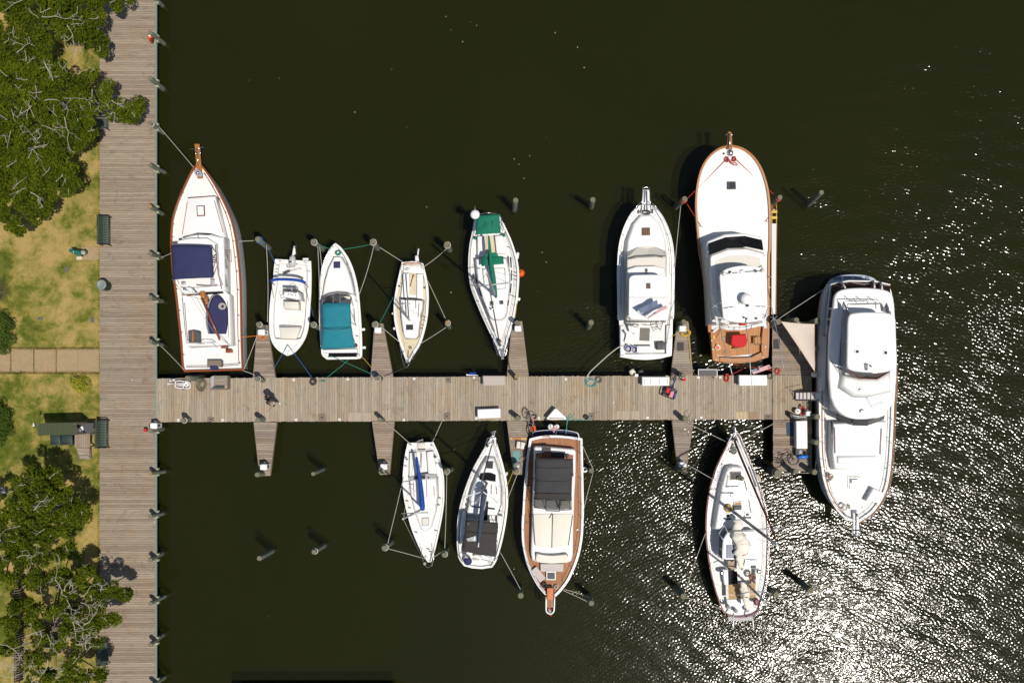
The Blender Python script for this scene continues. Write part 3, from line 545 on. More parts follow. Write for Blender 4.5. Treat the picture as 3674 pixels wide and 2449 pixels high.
oak_tree('sparse oak with long white bare branches at the lower left corner', (215, 2250), [(215, 2060, 2.5, .45), (265, 2085, 2.7, .55), (300, 2050, 2.4, .4), (250, 2130, 2.9, .55), (330, 2120, 2.6, .5), (400, 2110, 2.4, .42), (440, 2130, 2.3, .35), (355, 2165, 2.6, .5), (130, 2160, 2.8, .5), (60, 2175, 2.7, .5), (120, 2220, 2.8, .5), (200, 2190, 3.0, .5), (270, 2200, 2.9, .6), (340, 2215, 2.7, .5), (395, 2225, 2.4, .38), (30, 2240, 2.6, .45), (150, 2280, 2.7, .45), (330, 2265, 2.6, .5), (250, 2265, 2.8, .45), (130, 2340, 2.8, .6), (200, 2320, 2.9, .55), (290, 2300, 2.7, .5), (340, 2310, 2.4, .4), (110, 2400, 2.8, .6), (190, 2400, 2.9, .6), (265, 2380, 2.8, .6), (300, 2430, 2.7, .55), (230, 2450, 2.7, .6), (365, 2420, 2.3, .3), (120, 2460, 2.7, .6), (20, 2330, 2.5, .4)], 30, 27,
 [(240, 2140, 3.6, -1, -.1, 1.5), (240, 2150, 3.6, .3, .9, 1.0), (230, 2120, 3.5, 0, -1, .9), (290, 2160, 3.5, .9, .2, 1.2), (290, 2140, 3.4, .6, -.9, 1.0), (0, 2310, 3.4, 1, -.25, 2.0), (90, 2280, 3.4, 1, -.15, 1.7), (170, 2275, 3.4, .3, .9, .9), (260, 2230, 3.5, .5, .7, 1.4), (300, 2260, 3.4, .3, -.8, 1.2), (300, 2240, 3.4, 1, -.2, 1.3), (270, 2310, 3.3, .9, .5, 1.1), (310, 2330, 3.2, .2, -.9, 1.0), (170, 2370, 3.5, .2, 1, 1.3), (180, 2400, 3.5, .7, -.3, 1.2), (0, 2380, 3.3, .9, -.4, 1.5), (0, 2420, 3.3, .9, .3, 1.4), (310, 2390, 3.2, .2, .9, .9), (360, 2120, 3.1, .5, -.6, .8)], dead=.5, dz=1.5)
for lb, p, rr, sd, z in (('dark clipped round shrub at the left edge above the concrete path', (-38, 1188), 1.25, 31, 1.5), ('dark clipped round shrub at the left edge beside the olive roofed shed', (-42, 1515), 1.25, 32, 1.5)):
    t = thing('shrub', lb, 'shrub', p, DZ - .05, 'clipped shrubs'); rs = np.random.RandomState(sd); c = np.array([tuple(W(p[0], p[1], z))])
    k = 34; cs = c + np.stack([np.cos(np.arange(k) * 2.4), np.sin(np.arange(k) * 2.4), np.zeros(k)], 1) * (np.sqrt(np.arange(k) / k) * rr)[:, None]; cs[:, 2] += .45 * (1 - np.arange(k) / k)
    leaves_mesh('foliage', cs, np.full(k, .34), 26, .045, rs, shrub, t); MB().tube([W(p[0], p[1], DZ - .05), W(p[0], p[1], DZ + .5)], .08).out('stem', bark, t)
t = thing('grass_clump', 'spiky ornamental grass clump at the left picture edge', 'plant', (-8, 1040), DZ - .05); rs = np.random.RandomState(5); m = MB(); c = W(-8, 1040, DZ - .05)
for i in range(420):
    a = rs.uniform(0, 6.28); ln = rs.uniform(.5, .85); d = Vector((math.cos(a), math.sin(a), 0)); s = Vector((-d.y, d.x, 0)) * .010; h_ = rs.uniform(.15, .6)
    b_ = c + d * rs.uniform(0, .1); mid = b_ + d * ln * .5 + Vector((0, 0, h_)); e = b_ + d * ln + Vector((0, 0, h_ * .5)); m.add([b_ - s, b_ + s, mid + s, mid - s, e], [(0, 1, 2, 3), (3, 2, 4)])
m.out('leaf_blades', grassy, t); MB().lathe(c, [(.1, 0), (.08, .15), (.02, .2)], 8).out('crown_base', grassy, t)
t = thing('planter', 'round planter with lime green plant on the lawn below the path', 'planter', (303, 1382), DZ - .05); c = W(306, 1379, DZ - .05)
MB().loft([[c + Vector((r * math.cos(a * .393), r * math.sin(a * .393), z)) for a in range(16)] for r, z in ((.30, 0), (.36, .40), (.32, .40), (.30, .33))], True, True).out('pot', conc, t, True)
MB().lathe(c + Vector((0, 0, .33)), [(.3, 0), (.29, .01)], 16).out('soil', timber, t)
cs = np.array([tuple(c + Vector((-.04 + .15 * math.cos(i * 1.1), .0 + .15 * math.sin(i * 1.1), .45))) for i in range(6)]); leaves_mesh('plant', cs, np.full(6, .17), 30, .045, np.random.RandomState(8), limeleaf, t)
# ------------------------------------------------------------------ boat kit
def teak_planks(name, col, seam, axis='y', freq=11.):
    m, t, b = nodes_of(name); b.inputs['Roughness'].default_value = .6
    pos = nd(t, 'ShaderNodeNewGeometry').outputs['Position']; sx = nd(t, 'ShaderNodeSeparateXYZ'); t.links.new(pos, sx.inputs[0])
    f = math_(t, 'FRACT', math_(t, 'MULTIPLY', sx.outputs[0 if axis == 'y' else 1], freq)); ln = math_(t, 'LESS_THAN', f, .17)
    n = noise(t, mapped(t, pos, (9, 1.2, 1) if axis == 'y' else (1.2, 9, 1)), 1, 6, .7); st = noise(t, pos, .9, 6, .7, .8)
    c = mix(t, 1., col, ramp(t, n, [(.3, (.7, .7, .7)), (.7, (1.2, 1.2, 1.2))]), 'MULTIPLY'); c = mix(t, ramp(t, st, [(.58, (0, 0, 0)), (.68, (.8, .8, .8))]), c, (.06, .045, .035))
    c = mix(t, math_(t, 'MULTIPLY', ln, .8), c, seam); t.links.new(c, b.inputs['Base Color']); return m
teakdeck = teak_planks('teak_side_deck', (.33, .135, .045), (.07, .035, .02))
teaksole = teak_planks('teak_cockpit_sole', (.45, .20, .055), (.22, .09, .03), 'y', 7.)
def outline(left, right, stern=(), n=4, bowfirst=True):
    a, b = cr(left, n), cr(right, n)
    s = cr(list(stern), 3) if len(stern) > 2 else list(stern)
    return a + s + b[::-1] if bowfirst else a + b[::-1] + s
antifoul = mat('antifouling', (.02, .022, .024), .8, var=.4)
class Boat: pass
def hull(root, left, right, zb, zs, hm=None, dm=None, rm=None, stern=(), bul=.10, railw=.09, wl=.30, n=4, railh=.04, bowfirst=True):
    hm, dm, rm = hm or white, dm or white2, rm or white
    pts = outline(left, right, stern, n, bowfirst); bow = np.array(left[0] if bowfirst else left[-1]); st = np.array(left[-1] if bowfirst else left[0]); ax = st - bow; L2 = ax.dot(ax); top = []
    for p in pts:
        s = min(1, max(0, (np.array(p) - bow).dot(ax) / L2)); top.append(W(p[0], p[1], zs + (zb - zs) * (1 - s) ** 1.6))
    low = lambda f, o: [Vector((p.x, p.y, q.z * f)) for p, q in zip(off(top, o), top)]
    MB().loft([[Vector((p.x, p.y, -.6)) for p in off(top, -wl - .3)], [Vector((p.x, p.y, .02)) for p in off(top, -wl)]], True, False).out('bottom', antifoul, root, True)
    MB().loft([[Vector((p.x, p.y, .02)) for p in off(top, -wl)], low(.45, -wl * .45), low(.8, -wl * .12), low(1, 0)], False, False).out('hull', hm, root, True)
    inn = off(top, -railw); dk = [Vector((p.x, p.y, q.z - bul)) for p, q in zip(inn, top)]
    MB().loft([[Vector((p.x, p.y, q.z)) for p, q in zip(inn, top)], dk], False, True).out('deck', dm, root)
    o1 = off(top, .035); i1 = off(top, -railw - .012); up = lambda l, d: [p + Vector((0, 0, d)) for p in l]
    MB().loft([up(o1, -.05), up(o1, railh), up(i1, railh), up(i1, -.05), up(o1, -.05)], False, False).out('rail', rm, root)
    bt = Boat(); bt.top = top; bt.px = pts; bt.inn = inn; return bt
def railing(root, bt, i0, i1, h=.55, step=5, r=.014, inset=-.10, m=None, wires=1):
    L_ = off(bt.top, inset); k = len(L_); idx = [i % k for i in range(i0, i1 + 1)]; m_ = MB()
    for wv in range(wires): m_.tube([L_[i] + Vector((0, 0, h * (1 - wv * .45))) for i in idx], r if wv == 0 else r * .7, 5)
    m_.out('guard_rail', m or steel, root, True); pm = MB()
    for i in idx[::step]: pm.tube([L_[i], L_[i] + Vector((0, 0, h))], r, 5)
    pm.out('stanchions', m or steel, root, True)
def hatch(root, pts, z, m=None, fm=None, name='hatch'):
    t = wz(pts, z); o = MB().slab(t, .06).out(name, fm or white, root); MB().slab([p + Vector((0, 0, .012)) for p in off(t, -.05)], .02).out('lens', m or smoke, o); return o
def cleat(root, p, z, m=None):
    c = W(p[0], p[1], z); MB().tube([c + Vector((-.09, .03, .05)), c + Vector((.09, -.03, .05))], .018).box(c + Vector((0, 0, .02)), (.05, .04, .06)).out('cleat', m or steel, root)
def fender(p, z, ln, r, m, label, ang=0., vert=False, group='boat fenders'):
    c = W(p[0], p[1], z); d = Vector((math.cos(ang), math.sin(ang), 0)) if not vert else Vector((0, 0, 1)); prof = [(-.5, .15), (-.47, .55), (-.38, .95), (0, 1), (.38, .95), (.47, .55), (.5, .15)]
    m_ = MB(); u = d.cross(Vector((0, 0, 1))) if not vert else Vector((1, 0, 0)); v = u.cross(d)
    m_.loft([[c + d * s * ln + (u * math.cos(k * math.pi / 5) + v * math.sin(k * math.pi / 5)) * r * q for k in range(10)] for s, q in prof])
    t = thing('fender', label, 'fender', p, z - (ln / 2 if vert else r), group); m_.out('body', m, t, True); MB().tube([c + d * ln * .5, c + d * ln * .62], r * .2, 6).out('eye', black, t); return t
flagr = mat('flag_red', (.42, .02, .03), .85, var=.1); flagw = mat('flag_white', (.72, .70, .68), .85, var=.1); flagb = mat('flag_blue', (.02, .035, .13), .85, var=.1)
def us_flag(label, h0, h1, f1, f0, z, pole, seed=0):
    """h0,h1 hoist top/bottom, f1,f0 fly bottom/top in photo pixels (corners in order around)"""
    t = thing('national_flag', label, 'flag', h0, z, 'stars and stripes flags'); c = [W(*h0, z + .2), W(*f0, z + .05), W(*f1, z - .05), W(*h1, z)]; nu, nv = 20, 13
    g = quadgrid(c, nu, nv, lambda u, v: .10 * math.sin(u * 9 + seed + v * 1.5) * u + .04 * math.sin(v * 5 + u * 4)); m = MB(); s = nu + 1
    for j in range(nv):
        for i in range(nu):
            m.cur = 2 if (j < 7 and i < 8) else (0 if j % 2 == 0 else 1); a = j * s + i; m.add([g[a], g[a + 1], g[a + s + 1], g[a + s]], [(0, 1, 2, 3)])
    m.out('cloth', [flagr, flagw, flagb], t); st = MB()
    for j in range(5):
        for i in range(6):
            u, v = (i + .7 + .2 * (j % 2)) / 20, (j + .8) * 1.32 / 13; k = min(nu - 1, int(u * nu)); q = min(nv - 1, int(v * nv)); p = g[q * s + k].lerp(g[(q + 1) * s + k + 1], .5) + Vector((0, 0, .012))
            vs = [p + Vector((rr * math.cos(a * math.pi / 5), rr * math.sin(a * math.pi / 5), 0)) for a in range(10) for rr in ((.022,) if a % 2 == 0 else (.009,))]; st.add(vs, [tuple(range(10))])
    st.out('stars', flagw, t); MB().tube([W(*pole), c[3], c[0]], .014, 6).out('pole', alu, t, True); return t

# ------------------------------------------------------------------ 1 trawler with navy bimini
r_ = thing('trawler', 'white trawler with varnished teak rails and a navy bimini moored along the boardwalk', 'boat', (745, 990), 0., 'moored boats')
bt = hull(r_, A((560, 330), (500, 400), (420, 560), (330, 770), (270, 960), (248, 1130), (245, 1290)) + B((262, 120), (280, 260), (310, 480), (340, 760), (365, 1000), (385, 1270), (410, 1342)),
 A((596, 330), (660, 405), (752, 540), (838, 695), (918, 860), (978, 1020), (1020, 1200), (1048, 1400)) + B((1066, 100), (1080, 300), (1088, 600), (1092, 900), (1102, 1200), (1108, 1322)), 2.45, 1.75, rm=varn, bul=.16, railw=.06, wl=.22)
railing(r_, bt, 10, 46, .28, 4, .022, -.14, varn); railing(r_, bt, 56, 100, .28, 4, .022, -.14, varn)
block(r_, 'trunk_cabin', A((445, 735), (775, 712), (885, 1210), (368, 1212)), 2.62, 1.9, white, .06, .05)
hatch(r_, A((550, 827), (645, 823), (650, 948), (556, 952)), 2.70, white2, maroon)
tubes(r_, 'hand_rail', [[(*A((440, 785))[0], 2.72), (*A((380, 1170))[0], 2.72)], [(*A((765, 768))[0], 2.72), (*A((868, 1150))[0], 2.72)], [(*A((445, 735))[0], 2.66), (*A((775, 712))[0], 2.66)]], .018, varn)
block(r_, 'wheelhouse', A((372, 1215), (480, 1178), (600, 1163), (740, 1172), (876, 1205)) + B((884, 372), (640, 385), (362, 420)), 2.95, 1.9, white, .06, .06)
pane(r_, 'windscreen', [(*A((385, 1196))[0], 2.72), (*A((565, 1150))[0], 2.72), (*A((720, 1158))[0], 2.72), (*A((858, 1200))[0], 2.72), (*A((850, 1218))[0], 3.0), (*A((720, 1180))[0], 3.0), (*A((570, 1170))[0], 3.0), (*A((400, 1215))[0], 3.0)], glass)
tubes(r_, 'windscreen_wiper', [[(*A((560, 1160))[0], 3.02), (*A((578, 1222))[0], 3.02)]], .02, dgrey)
for y0, y1 in ((1325, 1440), (1460, 1580), (1640, 1800)):
    pane(r_, 'side_window', [(*A((893, y0))[0], 2.85), (*A((912, y0))[0], 2.3), (*A((930, y1))[0], 2.3), (*A((902, y1))[0], 2.85)], glass)
tubes(r_, 'door_frame', [[(*A((905, 1355))[0], 2.5), (*A((962, 1360))[0], 2.3), (*A((970, 1502))[0], 2.3), (*A((925, 1480))[0], 2.5), (*A((905, 1355))[0], 2.5)]], .018, varn)
block(r_, 'flybridge_coaming', A((320, 1245), (480, 1215), (680, 1215), (780, 1275)) + B((800, 180), (845, 300), (560, 330), (350, 330)), 3.35, 2.9, white, .02, .04)
block(r_, 'flybridge_sole', A((345, 1290), (740, 1290)) + B((770, 190), (800, 290), (570, 310), (380, 310)), 3.362, 3.30, white2, 0, .004)
for f, q in ((B, (715, 232, 755, 300)), (B, (365, 268, 408, 300)), (A, (745, 1440, 775, 1510))):
    s_ = block(r_, 'striped_cushion', rect(f, *q), 3.6, 3.36, white, 0, .03); w0, w1 = q[1], q[3]
    for k in range(3): a_ = w0 + (w1 - w0) * (k * 2 + .5) / 6; flat(s_, 'stripe', rect(f, q[0] + 2, a_, q[2] - 2, a_ + (w1 - w0) / 6), 3.612, navy, .015)
sheet(r_, 'bimini', w3((*A((238, 1296))[0], 4.1), (*A((728, 1306))[0], 4.1), (*B((748, 218))[0], 4.1), (*B((258, 242))[0], 4.1)), navy, .16, 14, 14, .03, .10, .012, 4)
tubes(r_, 'bimini_frame', [[(*A((728, 1310))[0], 4.1), (*A((790, 1400))[0], 3.4)], [(*A((735, 1450))[0], 4.1), (*A((800, 1400))[0], 3.4)], [(*B((748, 215))[0], 4.1), (*B((795, 80))[0], 3.4)], [(*B((258, 235))[0], 4.1), (*B((330, 330))[0], 3.0)]], .02, steel)
tubes(r_, 'flybridge_rail', [[(*A((775, 1300))[0], 3.6), (*B((800, 100))[0], 3.6), (*B((850, 360))[0], 3.5)], [(*B((780, 0))[0], 3.6), (*B((750, 130))[0], 3.6)], [(*B((550, 310))[0], 3.7), (*B((690, 320))[0], 3.7), (*B((800, 310))[0], 3.7)]], .022, varn)
block(r_, 'aft_cabin', B((374, 428), (640, 400), (886, 374), (945, 430), (955, 1015), (445, 1042), (400, 800)), 2.5, 1.6, white, .06, .07)
pane(r_, 'aft_window', [(*B((650, 398))[0], 2.7), (*B((860, 385))[0], 2.7), (*B((878, 408))[0], 2.52), (*B((660, 422))[0], 2.52)], glass)
tubes(r_, 'hand_rail', [[(*B((408, 520))[0], 2.6), (*B((420, 700))[0], 2.6), (*B((445, 975))[0], 2.6)], [(*B((922, 500))[0], 2.6), (*B((934, 940))[0], 2.6)]], .016, maroon)
tubes(r_, 'grab_rail', [[(*B((445, 972))[0], 2.85), (*B((580, 972))[0], 2.85), (*B((740, 968))[0], 2.85), (*B((785, 998))[0], 2.55)], [(*B((380, 460))[0], 2.75), (*B((410, 800))[0], 2.75), (*B((430, 1000))[0], 2.75), (*B((600, 1010))[0], 2.75), (*B((750, 1000))[0], 2.75), (*B((800, 1065))[0], 2.2)]], .016, steel)
block(r_, 'companionway_hatch', B((448, 862), (515, 850), (580, 862), (583, 988), (455, 990)), 2.85, 2.5, dgrey, .02, .03)
flat(r_, 'hatch_trim', rect(B, 497, 856, 515, 988), 2.868, varn2)
block(r_, 'mast_housing', B((588, 382), (638, 378), (645, 458), (600, 470)), 3.1, 2.5, varn2, .02, .03); block(r_, 'mast_step', B((648, 445), (678, 445), (682, 530), (655, 548)), 2.8, 2.5, varn2, .02, .02)
tubes(r_, 'boom', [[(*B((612, 465))[0], 3.1), (*B((720, 710))[0], 3.15), (*B((828, 965))[0], 3.2)]], .06, varn, 8)
tubes(r_, 'mast', [[(*B((590, 420))[0], 2.6), (*B((490, 425))[0], 5.4), (*B((440, 432))[0], 6.4)]], .05, varn, 8)
tubes(r_, 'rigging', [[(*B((482, 445))[0], 5.0), (*B((775, 890))[0], 3.1)], [(*B((440, 432))[0], 6.2), (*B((610, 478))[0], 3.2)], [(*B((828, 965))[0], 3.2), (*B((950, 1020))[0], 2.5)], [(*B((800, 880))[0], 3.1), (*B((940, 1015))[0], 2.5)]], .012, ropew, 4)
for q in ((842, 1037, 912, 1063), (898, 1080, 968, 1116)): block(r_, 'teak_step', rect(B, *q), 2.0, 1.65, varn, 0, .02)
block(r_, 'stern_seat', rect(B, 676, 1208, 845, 1268), 2.05, 1.6, timber, 0, .02); flat(r_, 'name_board', rect(B, 712, 1262, 800, 1325), 1.9, navy, .25); flat(r_, 'seat_side', rect(B, 676, 1262, 710, 1292), 1.95, timber, .3); flat(r_, 'seat_side', rect(B, 803, 1262, 845, 1288), 1.95, timber, .3)
tubes(r_, 'stern_line_rail', [[(*B((425, 1290))[0], 1.95), (*B((672, 1286))[0], 1.95)], [(*B((845, 1276))[0], 1.95), (*B((1065, 1258))[0], 1.95)]], .02, dgrey)
flat(r_, 'bow_pulpit', A((527, 88), (585, 90), (605, 320), (622, 500), (560, 502), (545, 300)), 2.62, varn2, .07)
block(r_, 'windlass', A((520, 400), (560, 380), (610, 430), (615, 475), (560, 480), (530, 450)), 2.72, 2.5, grey, 0, .03); MB().lathe(W(*A((570, 440))[0], 2.7), [(.09, 0), (.10, .1), (.05, .16), (.02, .17)], 12).out('capstan', steel, r_, True)
tubes(r_, 'anchor', [[(*A((468, 150))[0], 2.55), (*A((555, 148))[0], 2.72), (*A((648, 120))[0], 2.55)], [(*A((556, 140))[0], 2.72), (*A((568, 355))[0], 2.72)], [(*A((528, 155))[0], 2.6), (*A((545, 210))[0], 2.7)], [(*A((600, 145))[0], 2.6), (*A((592, 215))[0], 2.7)]], .03, steel)
us_flag('tattered striped flag on the mast of the trawler with the navy bimini', B((372, 385))[0], B((440, 430))[0], B((378, 425))[0], B((345, 340))[0], 4.6, (*B((475, 428))[0], 4.0), 1)
dg = thing('dinghy', 'small dinghy under a navy cover on the trawler aft cabin roof', 'dinghy', B((790, 700))[0], 2.5); dpts = cr(B((700, 882), (676, 780), (672, 680), (690, 560), (728, 465), (775, 430), (832, 450), (882, 520), (908, 610), (913, 700), (906, 800), (892, 882)), 3)
block(dg, 'cover', dpts, 2.92, 2.72, navy, .02, .14); dpt = wz(dpts, 2.72); MB().loft([lift(off(dpt, -.2), 2.5), lift(off(dpt, .02), 2.6), lift(off(dpt, .05), 2.74)], True, False).out('hull', grey, dg, True)
coil('rope_coil', B((868, 565))[0], 2.92, .17, ropew, 7, .022, 3, 'loose white rope coil on the navy covered dinghy')

# ------------------------------------------------------------------ 2 centre console
r_ = thing('center_console_boat', 'small white centre console boat with outboard and furled blue canopy, bow to pier', 'boat', (1040, 1110), 0., 'moored boats')
bt = hull(r_, CC((250, 256), (240, 330), (225, 500), (205, 640), (192, 800), (192, 950), (205, 1040), (235, 1110), (290, 1170), (365, 1214)), CC((600, 276), (605, 400), (603, 560), (595, 700), (585, 850), (570, 960), (540, 1050), (490, 1130), (430, 1190), (370, 1215)), .98, .82, bul=.36, railw=.20, wl=.25, bowfirst=False)
block(r_, 'bow_deck', CC((215, 1045), (300, 1052), (450, 1058), (535, 1040), (490, 1120), (430, 1178), (365, 1203), (292, 1160), (240, 1100)), .93, .5, white2, 0, .02)
block(r_, 'casting_cushion', CC((285, 930), (502, 936), (455, 1056), (297, 1050)), .80, .5, vinyl, 0, .05); flat(r_, 'locker_edge', CC((278, 922), (318, 916), (505, 926), (502, 936)), .83, grey, .3)
block(r_, 'console', CC((330, 575), (478, 580), (488, 650), (328, 632)), 1.75, .45, white, .05, .05); pane(r_, 'windshield', [(*CC((332, 548))[0], 1.95), (*CC((470, 552))[0], 1.95), (*CC((498, 582))[0], 1.7), (*CC((332, 568))[0], 1.7)], smoke)
m = MB(); c = W(*CC((440, 560))[0], 1.9); m.tube([c + Vector((.17 * math.cos(a), .17 * math.sin(a), .05 * math.sin(a))) for a in [k * .524 for k in range(13)]], .014, 5).out('steering_wheel', steel, r_, True)
for p in ((380, 575), (378, 603), (405, 604), (418, 612), (448, 614)): MB().lathe(W(*CC(p)[0], 1.75), [(.03, 0), (.03, .04), (.01, .045)], 8).out('gauge', black, r_)
tubes(r_, 'grab_rail', [[(*CC((328, 640))[0], 1.7), (*CC((302, 640))[0], 1.6), (*CC((300, 598))[0], 1.6), (*CC((322, 596))[0], 1.6)], [(*CC((330, 655))[0], 1.5), (*CC((440, 660))[0], 1.5), (*CC((490, 645))[0], 1.5)]], .016, steel)
block(r_, 'helm_seat', CC((330, 672), (478, 678), (482, 755), (332, 748)), 1.15, .45, vinyl, 0, .06)
cp = [W(*p, 2.15 + .12 * math.sin(math.pi * i / 6)) for i, p in enumerate(CC((200, 468), (250, 455), (320, 452), (400, 455), (470, 462), (520, 475), (548, 492)))]
MB().tube(cr([tuple(p) for p in cp], 3), .085, 8).out('furled_canopy', blue, r_, True)
tubes(r_, 'canopy_frame', [[(*CC((203, 480))[0], 2.1), (*CC((210, 520))[0], 1.6), (*CC((230, 642))[0], .9)], [(*CC((203, 480))[0], 2.1), (*CC((242, 515))[0], .95)], [(*CC((548, 500))[0], 2.1), (*CC((578, 665))[0], .9)], [(*CC((548, 500))[0], 2.1), (*CC((580, 535))[0], .95)]], .016, dgrey)
ob = thing('outboard_motor', 'tilted white outboard motor on the centre console boat stern', 'outboard', CC((420, 280))[0], .7)
m = MB(); prof = [((418, 330), 1.0, .14), ((416, 320), 1.15, .2), ((416, 280), 1.25, .21), ((418, 235), 1.25, .18), ((420, 215), 1.15, .13)]
m.loft([[W(*CC(p)[0], z) + Vector((q * math.cos(k * .524), 0, q * .9 * math.sin(k * .524))) for k in range(12)] for p, z, q in prof]).out('cowl', mat('pearl_grey', (.5, .5, .5), .3), ob, True)
tubes(ob, 'midsection', [[(*CC((422, 222))[0], 1.1), (*CC((432, 180))[0], 1.15), (*CC((436, 140))[0], 1.2)]], .08, white, 8); tubes(ob, 'gearcase', [[(*CC((446, 200))[0], 1.0), (*CC((436, 120))[0], 1.25)]], .05, white, 8)
MB().lathe(W(*CC((446, 122))[0], 1.2), [(.04, 0), (.12, .02), (.12, .04), (.03, .06)], 10).out('propeller', black, ob, True); flat(ob, 'vent_panel', rect(CC, 386, 270, 412, 283), 1.46, black, .02)
tubes(ob, 'hose_loop', [[(*CC((365, 300))[0], 1.0), (*CC((362, 330))[0], 1.0), (*CC((400, 342))[0], 1.0)], [(*CC((440, 325))[0], 1.), (*CC((470, 290))[0], .95)]], .02, steel)
tubes(r_, 'swim_step', [[(*CC((515, 235))[0], .7), (*CC((590, 238))[0], .7), (*CC((590, 265))[0], .75), (*CC((515, 263))[0], .75), (*CC((515, 235))[0], .7)]], .022, black); flat(r_, 'step_pad', rect(CC, 522, 240, 578, 262), .71, white)
sb = thing('scrub_brush', 'long handled grey scrub brush across the centre console stern', 'brush', CC((420, 365))[0], .9); tubes(sb, 'handle', [[(*CC((390, 372))[0], .92), (*CC((512, 345))[0], .92)]], .016, alu); tubes(sb, 'head', [[(*CC((325, 398))[0], .93), (*CC((392, 370))[0], .93)]], .06, dgrey, 8)
for p in ((268, 310), (262, 352), (255, 380), (582, 372), (295, 270), (550, 285)): cleat(r_, CC(p)[0], .88)

# ------------------------------------------------------------------ 3 cruiser with teal canvas
r_ = thing('cabin_cruiser', 'white cabin cruiser with large teal canvas canopy, bow away from pier', 'boat', (1222, 1080), 0., 'moored boats')
bt = hull(r_, CC((846, 98), (800, 150), (750, 240), (715, 350), (697, 480), (690, 620), (690, 760), (695, 900), (702, 1060), (712, 1150), (722, 1212), (768, 1252)), CC((852, 98), (905, 140), (970, 230), (1020, 340), (1055, 460), (1080, 600), (1095, 760), (1105, 900), (1112, 1050), (1113, 1150), (1108, 1232), (1064, 1248)), 1.65, 1.15, wl=.32)
railing(r_, bt, 2, 22, .4, 4, .014); railing(r_, bt, len(bt.top) - 23, len(bt.top) - 3, .4, 4, .014)
block(r_, 'trunk_cabin', CC((832, 228), (906, 228), (958, 320), (1000, 450), (1024, 590), (960, 575), (870, 568), (780, 580), (722, 605), (738, 480), (776, 340)), 1.88, 1.4, white, .08, .10); hatch(r_, CC((832, 275), (896, 273), (897, 338), (832, 340)), 1.95, navy, navy)
block(r_, 'anchor_locker', CC((828, 232), (904, 228), (900, 255), (836, 258)), 1.93, 1.8, white2, 0, .02)
pane(r_, 'windshield', [(*p, z) for p, z in zip(CC((722, 640), (780, 606), (870, 590), (960, 600), (1012, 632), (1000, 705), (860, 690), (716, 708)), (1.9, 1.9, 1.9, 1.9, 1.9, 2.6, 2.6, 2.6))], smoke)
tubes(r_, 'windshield_frame', [[(*CC((722, 640))[0], 1.96), (*CC((780, 606))[0], 1.96), (*CC((870, 590))[0], 1.96), (*CC((960, 600))[0], 1.96), (*CC((1012, 632))[0], 1.96), (*CC((1002, 705))[0], 2.66)], [(*CC((828, 592))[0], 1.95), (*CC((826, 690))[0], 2.66)], [(*CC((898, 592))[0], 1.95), (*CC((896, 690))[0], 2.66)], [(*CC((722, 640))[0], 1.96), (*CC((716, 708))[0], 2.66)]], .022, alu)
block(r_, 'chart_shelf', CC((908, 622), (998, 622), (998, 675), (908, 660)), 2.1, 1.6, vinyl, 0, .03)
sheet(r_, 'canopy_visor', w3((*CC((742, 690))[0], 2.66), (*CC((990, 692))[0], 2.66), (*CC((1000, 716))[0], 2.8), (*CC((712, 712))[0], 2.8)), teal, .1, 8, 3, .02)
sheet(r_, 'canopy', w3((*CC((708, 706))[0], 2.75), (*CC((998, 708))[0], 2.75), (*CC((1010, 930))[0], 2.75), (*CC((718, 940))[0], 2.75)), teal, .14, 12, 10, .02, .05, .008, 2)
sheet(r_, 'canopy_extension', w3((*CC((718, 938))[0], 2.745), (*CC((1011, 930))[0], 2.745), (*CC((1044, 1140))[0], 2.3), (*CC((700, 1155))[0], 2.3)), teal, .14, 12, 10, .02, .07, .008, 3)
MB().tube([W(*CC((715 + 293 * t / 8, 944 - 8 * t / 8 + 18 * math.sin(math.pi * t / 8)))[0], 2.79 + .13 * math.sin(math.pi * t / 8)) for t in range(9)], .012, 4).out('canopy_seam', dgrey, r_)
tubes(r_, 'side_rail', [[(*CC((1012, 760))[0], 2.4), (*CC((1060, 920))[0], 1.5)], [(*CC((938, 850))[0], 3.0), (*CC((1055, 918))[0], 1.4)], [(*CC((1030, 1040))[0], 2.2), (*CC((1062, 1120))[0], 1.3)], [(*CC((1012, 640))[0], 1.9), (*CC((1040, 760))[0], 1.6), (*CC((1048, 900))[0], 1.4)]], .014, steel)
flat(r_, 'cockpit_opening', CC((782, 1195), (1066, 1190), (1064, 1244), (778, 1248)), 1.13, glass, .02); block(r_, 'transom_seat', CC((718, 1160), (1070, 1150), (1068, 1188), (735, 1192)), 1.35, 1.05, white, 0, .04)
coil('bow_line', CC((880, 190))[0], 1.72, .13, ropeg, 5, .018, 5, 'tangled green line on the teal canopied cruiser bow'); coil('hose_bundle', CC((1058, 1118))[0], 1.3, .08, maroon, 4, .02, 6, 'small brown hose bundle on the teal canopied cruiser side', 'hose')
fender(CC((1124, 956))[0], .9, .30, .09, white, 'upper white fender on the right side of the teal canopied cruiser', .1); fender(CC((1132, 1138))[0], .9, .30, .09, white, 'lower white fender on the right side of the teal canopied cruiser', .0)
for p in ((1068, 1022), (750, 1192), (1064, 1185), (1075, 1205)): cleat(r_, CC(p)[0], 1.2, black)

